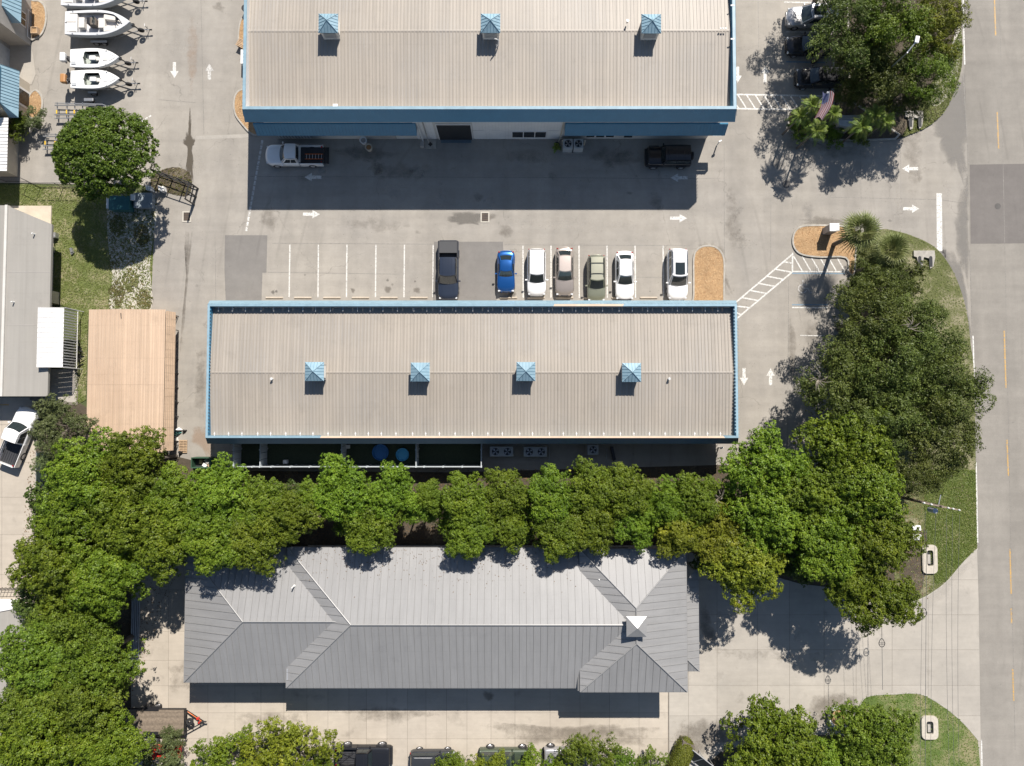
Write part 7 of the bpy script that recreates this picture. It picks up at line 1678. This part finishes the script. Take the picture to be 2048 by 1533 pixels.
undergrowth([(x, y, r_, 4.4) for x, y, r_ in UL if y > 900 and not (900 < y < 1060 and x > 640)], L_under, 'broad', 'dark lower growth under the tall green trees', 2)
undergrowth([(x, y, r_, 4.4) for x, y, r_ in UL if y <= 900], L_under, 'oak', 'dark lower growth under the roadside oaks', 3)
tree(1545,1490,100,'broad',L_bright,'large rounded tree beside the round concrete slab', ztop=6.2)
tree(1640,1530,60,'broad',L_bright,'rounded tree at the bottom edge left of the round planter', ztop=5.4)
tree(1745,1480,84,'broad',L_bush,'dark green tree right of the round planter at the bottom', ztop=6)
tree(28,248,34,'shrub',L_bush,'low leafy bush in the shade of the lower blue awning', ztop=2.2, name='shrub', cat='shrub')
tree(66,238,28,'shrub',L_dull,'loose yellowish bush at the tip of the lower mulch bed', ztop=1.8, name='shrub', cat='shrub')
for x, y, s, lb in ((1600,258,26,'low dark ground bush at the west tip of the planted corner'),(1665,270,26,'low dark bush in front of the monument sign'),(1720,268,26,'low bush between the sign and the eastern small palms')):
    tree(x, y, s, 'shrub', L_bush, lb, ztop=1.1, name='shrub', cat='shrub')
for x, y, s, lb in ((1790,560,62,'low dark undergrowth south of the fan palms'),(1728,575,44,'low bush at the parking edge below the fan palms'),(1745,700,40,'low bush in a gap of the oaks'),(1760,520,44,'dark undergrowth between the fan palm trunks')):
    tree(x, y, s, 'shrub', L_oak, lb, ztop=2.4, name='shrub', cat='shrub')
# clipped hedge
q = P(1360, 1530, 1.2); r = thing('clipped_hedge', 'tapering clipped yellow green hedge at the bottom of the driveway', 'hedge', (q[0], q[1], 0), R(-24))
n = 9000; rr = np.random.RandomState(5); u = rr.uniform(-1,1,n); a = rr.uniform(0,3.1416,n)
wdt = .85*(1-.25*np.clip(-u,0,1)); yy = u*2.3; endk = np.sqrt(np.clip(1-np.abs(u)**6,0,1))
c = np.column_stack([np.cos(a)*wdt*endk, yy, .15+1.55*np.sqrt(np.sin(a))*endk*.98]); c += rr.randn(n,3)*.03
nr = np.column_stack([np.cos(a), rr.randn(n)*.4, np.sin(a)])+rr.randn(n,3)*.4; nr /= np.linalg.norm(nr,axis=1,keepdims=True); t = np.cross(nr, rr.randn(n,3)); t /= np.linalg.norm(t,axis=1,keepdims=True); b = np.cross(nr,t)
quads('foliage', c, t*.07, b*.035, L_hedge, r)
MB().box(-.6,-2.1,.0,.6,2.1,1.3).build('inner_twigs', M_bark, r)
# ---- palms -----------------------------------------------------------------------------
def palm(px, py, label, kind='fan', Rr=1.9, zt=5, name='fan_palm', nf=26, seed=1, group=None, mtl=None, lean=(0,0)):
    r = random.Random(seed); q = P(px, py, zt+.3); o = thing(name, label, 'palm', (q[0], q[1], 0), 0, group)
    MB().tube([(lean[0],lean[1],0),(lean[0]*.5,lean[1]*.5,zt*.5),(0,0,zt)], [.22,.17,.18] if kind == 'fan' else [.10,.08,.06], 10).build('trunk', M_bark, o)
    for i in range(nf):
        a = i*2.39996+r.uniform(-.2,.2); el = R(84-100*(i/nf)**.75+r.uniform(-6,6)); mb = MB()
        L = Rr*(r.uniform(.85,1.05)); st = L*(r.uniform(.16,.42) if kind == 'fan' else .10)
        d = Vector((math.cos(a)*math.cos(el), math.sin(a)*math.cos(el), math.sin(el))); side = Vector((-math.sin(a), math.cos(a), 0))
        base = Vector((0,0,zt)); drop = Vector((0,0,-1))
        if kind == 'fan':
            hub = base+d*st; mb.bar(base, hub, .018, 4, .012)
            nlf = 19; up = side.cross(d).normalized()
            for k in range(nlf):
                t = (k/(nlf-1)-.5)*2; an = t*1.75; dd = (d*math.cos(an)+side*math.sin(an)).normalized(); ln = (L-st)*(1-.25*abs(t))*r.uniform(.88,1.05)
                p1 = hub+dd*ln*.55+up*.03-drop*(-.03); p2 = hub+dd*ln+drop*ln*.28; w = dd.cross(up).normalized()*.042
                mb.add([hub, p1-w, p2, p1+w], [(0,1,2,3)])
        else:
            pts = []; n_ = 9
            for k in range(n_+1):
                s = k/n_; pts.append(base+d*L*s*(1-.12*s)+drop*L*.55*s*s*max(.2, math.cos(el)))
            mb.tube(pts, .012, 4)
            for k in range(1, n_*3+1):
                s = k/(n_*3); j = min(n_-1, int(s*n_)); f = s*n_-j; p = pts[j].lerp(pts[j+1], f); tg = (pts[j+1]-pts[j]).normalized(); ll = L*.30*math.sin(min(1, s*1.15+.12)*3.0)**.6*r.uniform(.85,1.1)+.05
                for sg in (1, -1):
                    dd = (side*sg*.8+tg*.75).normalized(); tip = p+dd*ll+drop*ll*.35; w = tg*.020
                    mb.add([p-w*.4, p+dd*ll*.5-w, tip, p+dd*ll*.5+w], [(0,1,2,3)])
        mb.build('frond', mtl or (L_fan if kind == 'fan' else L_palm), o)
    return o
palm(1722, 462, 'fan palm casting a star shaped shadow beside the white cabinet', 'fan', 2.35, 5.0, seed=3, nf=30, group='fan palms')
palm(1783, 500, 'fan palm right of the star shadow palm at the culvert', 'fan', 2.3, 4.6, seed=5, nf=30, group='fan palms')
palm(1752, 528, 'low fan palm tucked between and below the two taller ones', 'fan', 1.5, 3.2, seed=8, nf=20, group='fan palms')
for k, (x, y, s, z, lb) in enumerate(((1628,208,1.35,4.9,'feather palm right behind the flag pole'),(1604,230,1.25,4.2,'small feather palm left of the flag pole'),(1637,258,1.45,4.4,'feather palm below the flag'),(1670,224,1.2,4.6,'feather palm behind the monument sign'),
      (1728,250,1.5,4.2,'feather palm right of the monument sign'),(1755,226,1.4,4.6,'feather palm beside the marker rod'),(1776,240,1.3,4.0,'easternmost feather palm of the north corner'))):
    palm(x, y, lb, 'feather', s, z, 'feather_palm', 20, 40+k, 'small feather palms in the north corner')
palm(1113, 292, 'x', 'feather', .6, .7, 'pot_plant_leaves', 9, 77)
o = C.objects[-1].parent if C.objects[-1].parent else C.objects[-1]; o['label'] = 'spiky dark leaves of the pot plant by the condensers'; o['category'] = 'plant'
# thin yellow flower spikes
r = thing('flower_spikes', 'tall yellow flower spikes rising from the hedgerow below the single condenser', 'plant', (P(1150,940,6)[0], P(1150,940,6)[1], 4.2))
for k in range(5):
    x, y = rng.uniform(-.9,.9), rng.uniform(-.2,.4); mb = MB().bar((x,y,0),(x,y+.1,2.0),.02,4)
    for j in range(8): mb.cbox((x+rng.uniform(-.05,.05), y+.1, 1.5+j*.08), (.10,.10,.05), j)
    mb.build('spike', mat('yellow blossom', (.42,.42,.05), .7), r)
# bare pale twigs in the canopy gaps
for x, y, z, lb in ((1436,1000,6.6,'bundle of bare grey twigs in the hedgerow by the drive'),(205,978,7.2,'bare pale branch in the crown below the tan shed'),(1640,760,8.4,'bare pale twigs in the olive oak by the drive'),(1822,655,8.4,'bare pale branch in the oak clump')):
    q = P(x, y, z); mb = MB()
    for k in range(16): 
        a = rng.uniform(0,6.28); l = rng.uniform(.4,1.1); mb.tube([(q[0],q[1],z-.4),(q[0]+math.cos(a)*l*.5,q[1]+math.sin(a)*l*.5,z-.1+rng.uniform(0,.2)),(q[0]+math.cos(a+.3)*l,q[1]+math.sin(a+.3)*l,z+rng.uniform(-.1,.3))], [.03,.02,.008], 4)
    tag(mb.build('bare_branch', M_twig, rec=True), lb, 'branch')
_y1 = gy(1096, 4.2); rr = np.random.RandomState(3); n = 420; yy = _y1-.1-np.abs(rr.randn(n))*1.3; xx = rr.uniform(gx(600,4.2), gx(1150,4.2), n); a = rr.uniform(0,6.28,n); L = rr.uniform(.03,.07,n)
tag(quads('roof_leaves', np.column_stack([xx, yy, 4.2+(_y1-yy)/3+.05]), np.column_stack([np.cos(a)*L,np.sin(a)*L,L*0]), np.column_stack([-np.sin(a)*L*.5,np.cos(a)*L*.5,L*0]), M_deadleaf), 'fallen leaves lying along the north slope of the grey roof', 'leaf litter', kind='stuff')
# fallen leaves and litter under the hedgerow and on the paving
lit = pxpoly([(60,900),(470,945),(1450,935),(1850,960),(1860,1200),(1380,1105),(370,1105),(262,1400),(262,1533),(0,1533),(30,1250)])
p, rr = scatter(lit, 16000, 9); a = rr.uniform(0,6.28,16000); L = rr.uniform(.04,.09,16000)
tag(quads('fallen_leaves', np.column_stack([p, rr.uniform(.02,.05,16000)]), np.column_stack([np.cos(a)*L,np.sin(a)*L,L*.3]), np.column_stack([-np.sin(a)*L*.5,np.cos(a)*L*.5,L*0]), M_deadleaf), 'brown fallen leaves under the trees', 'leaf litter', kind='stuff')
lit = pxpoly([(312,0),(1900,0),(1900,560),(1700,560),(1600,900),(312,900)])
p, rr = scatter(lit, 2600, 19); a = rr.uniform(0,6.28,2600); L = rr.uniform(.012,.04,2600)
tag(quads('grit', np.column_stack([p, rr.uniform(.012,.02,2600)]), np.column_stack([np.cos(a)*L,np.sin(a)*L,L*.3]), np.column_stack([-np.sin(a)*L*.5,np.cos(a)*L*.5,L*0]), mat('dark grit', (.10,.085,.07), .9, var=.4, scale=1)), 'scattered leaves and grit on the asphalt', 'grit', kind='stuff')
for o in list(C.objects):
    if 'o3' in o: del o['o3']
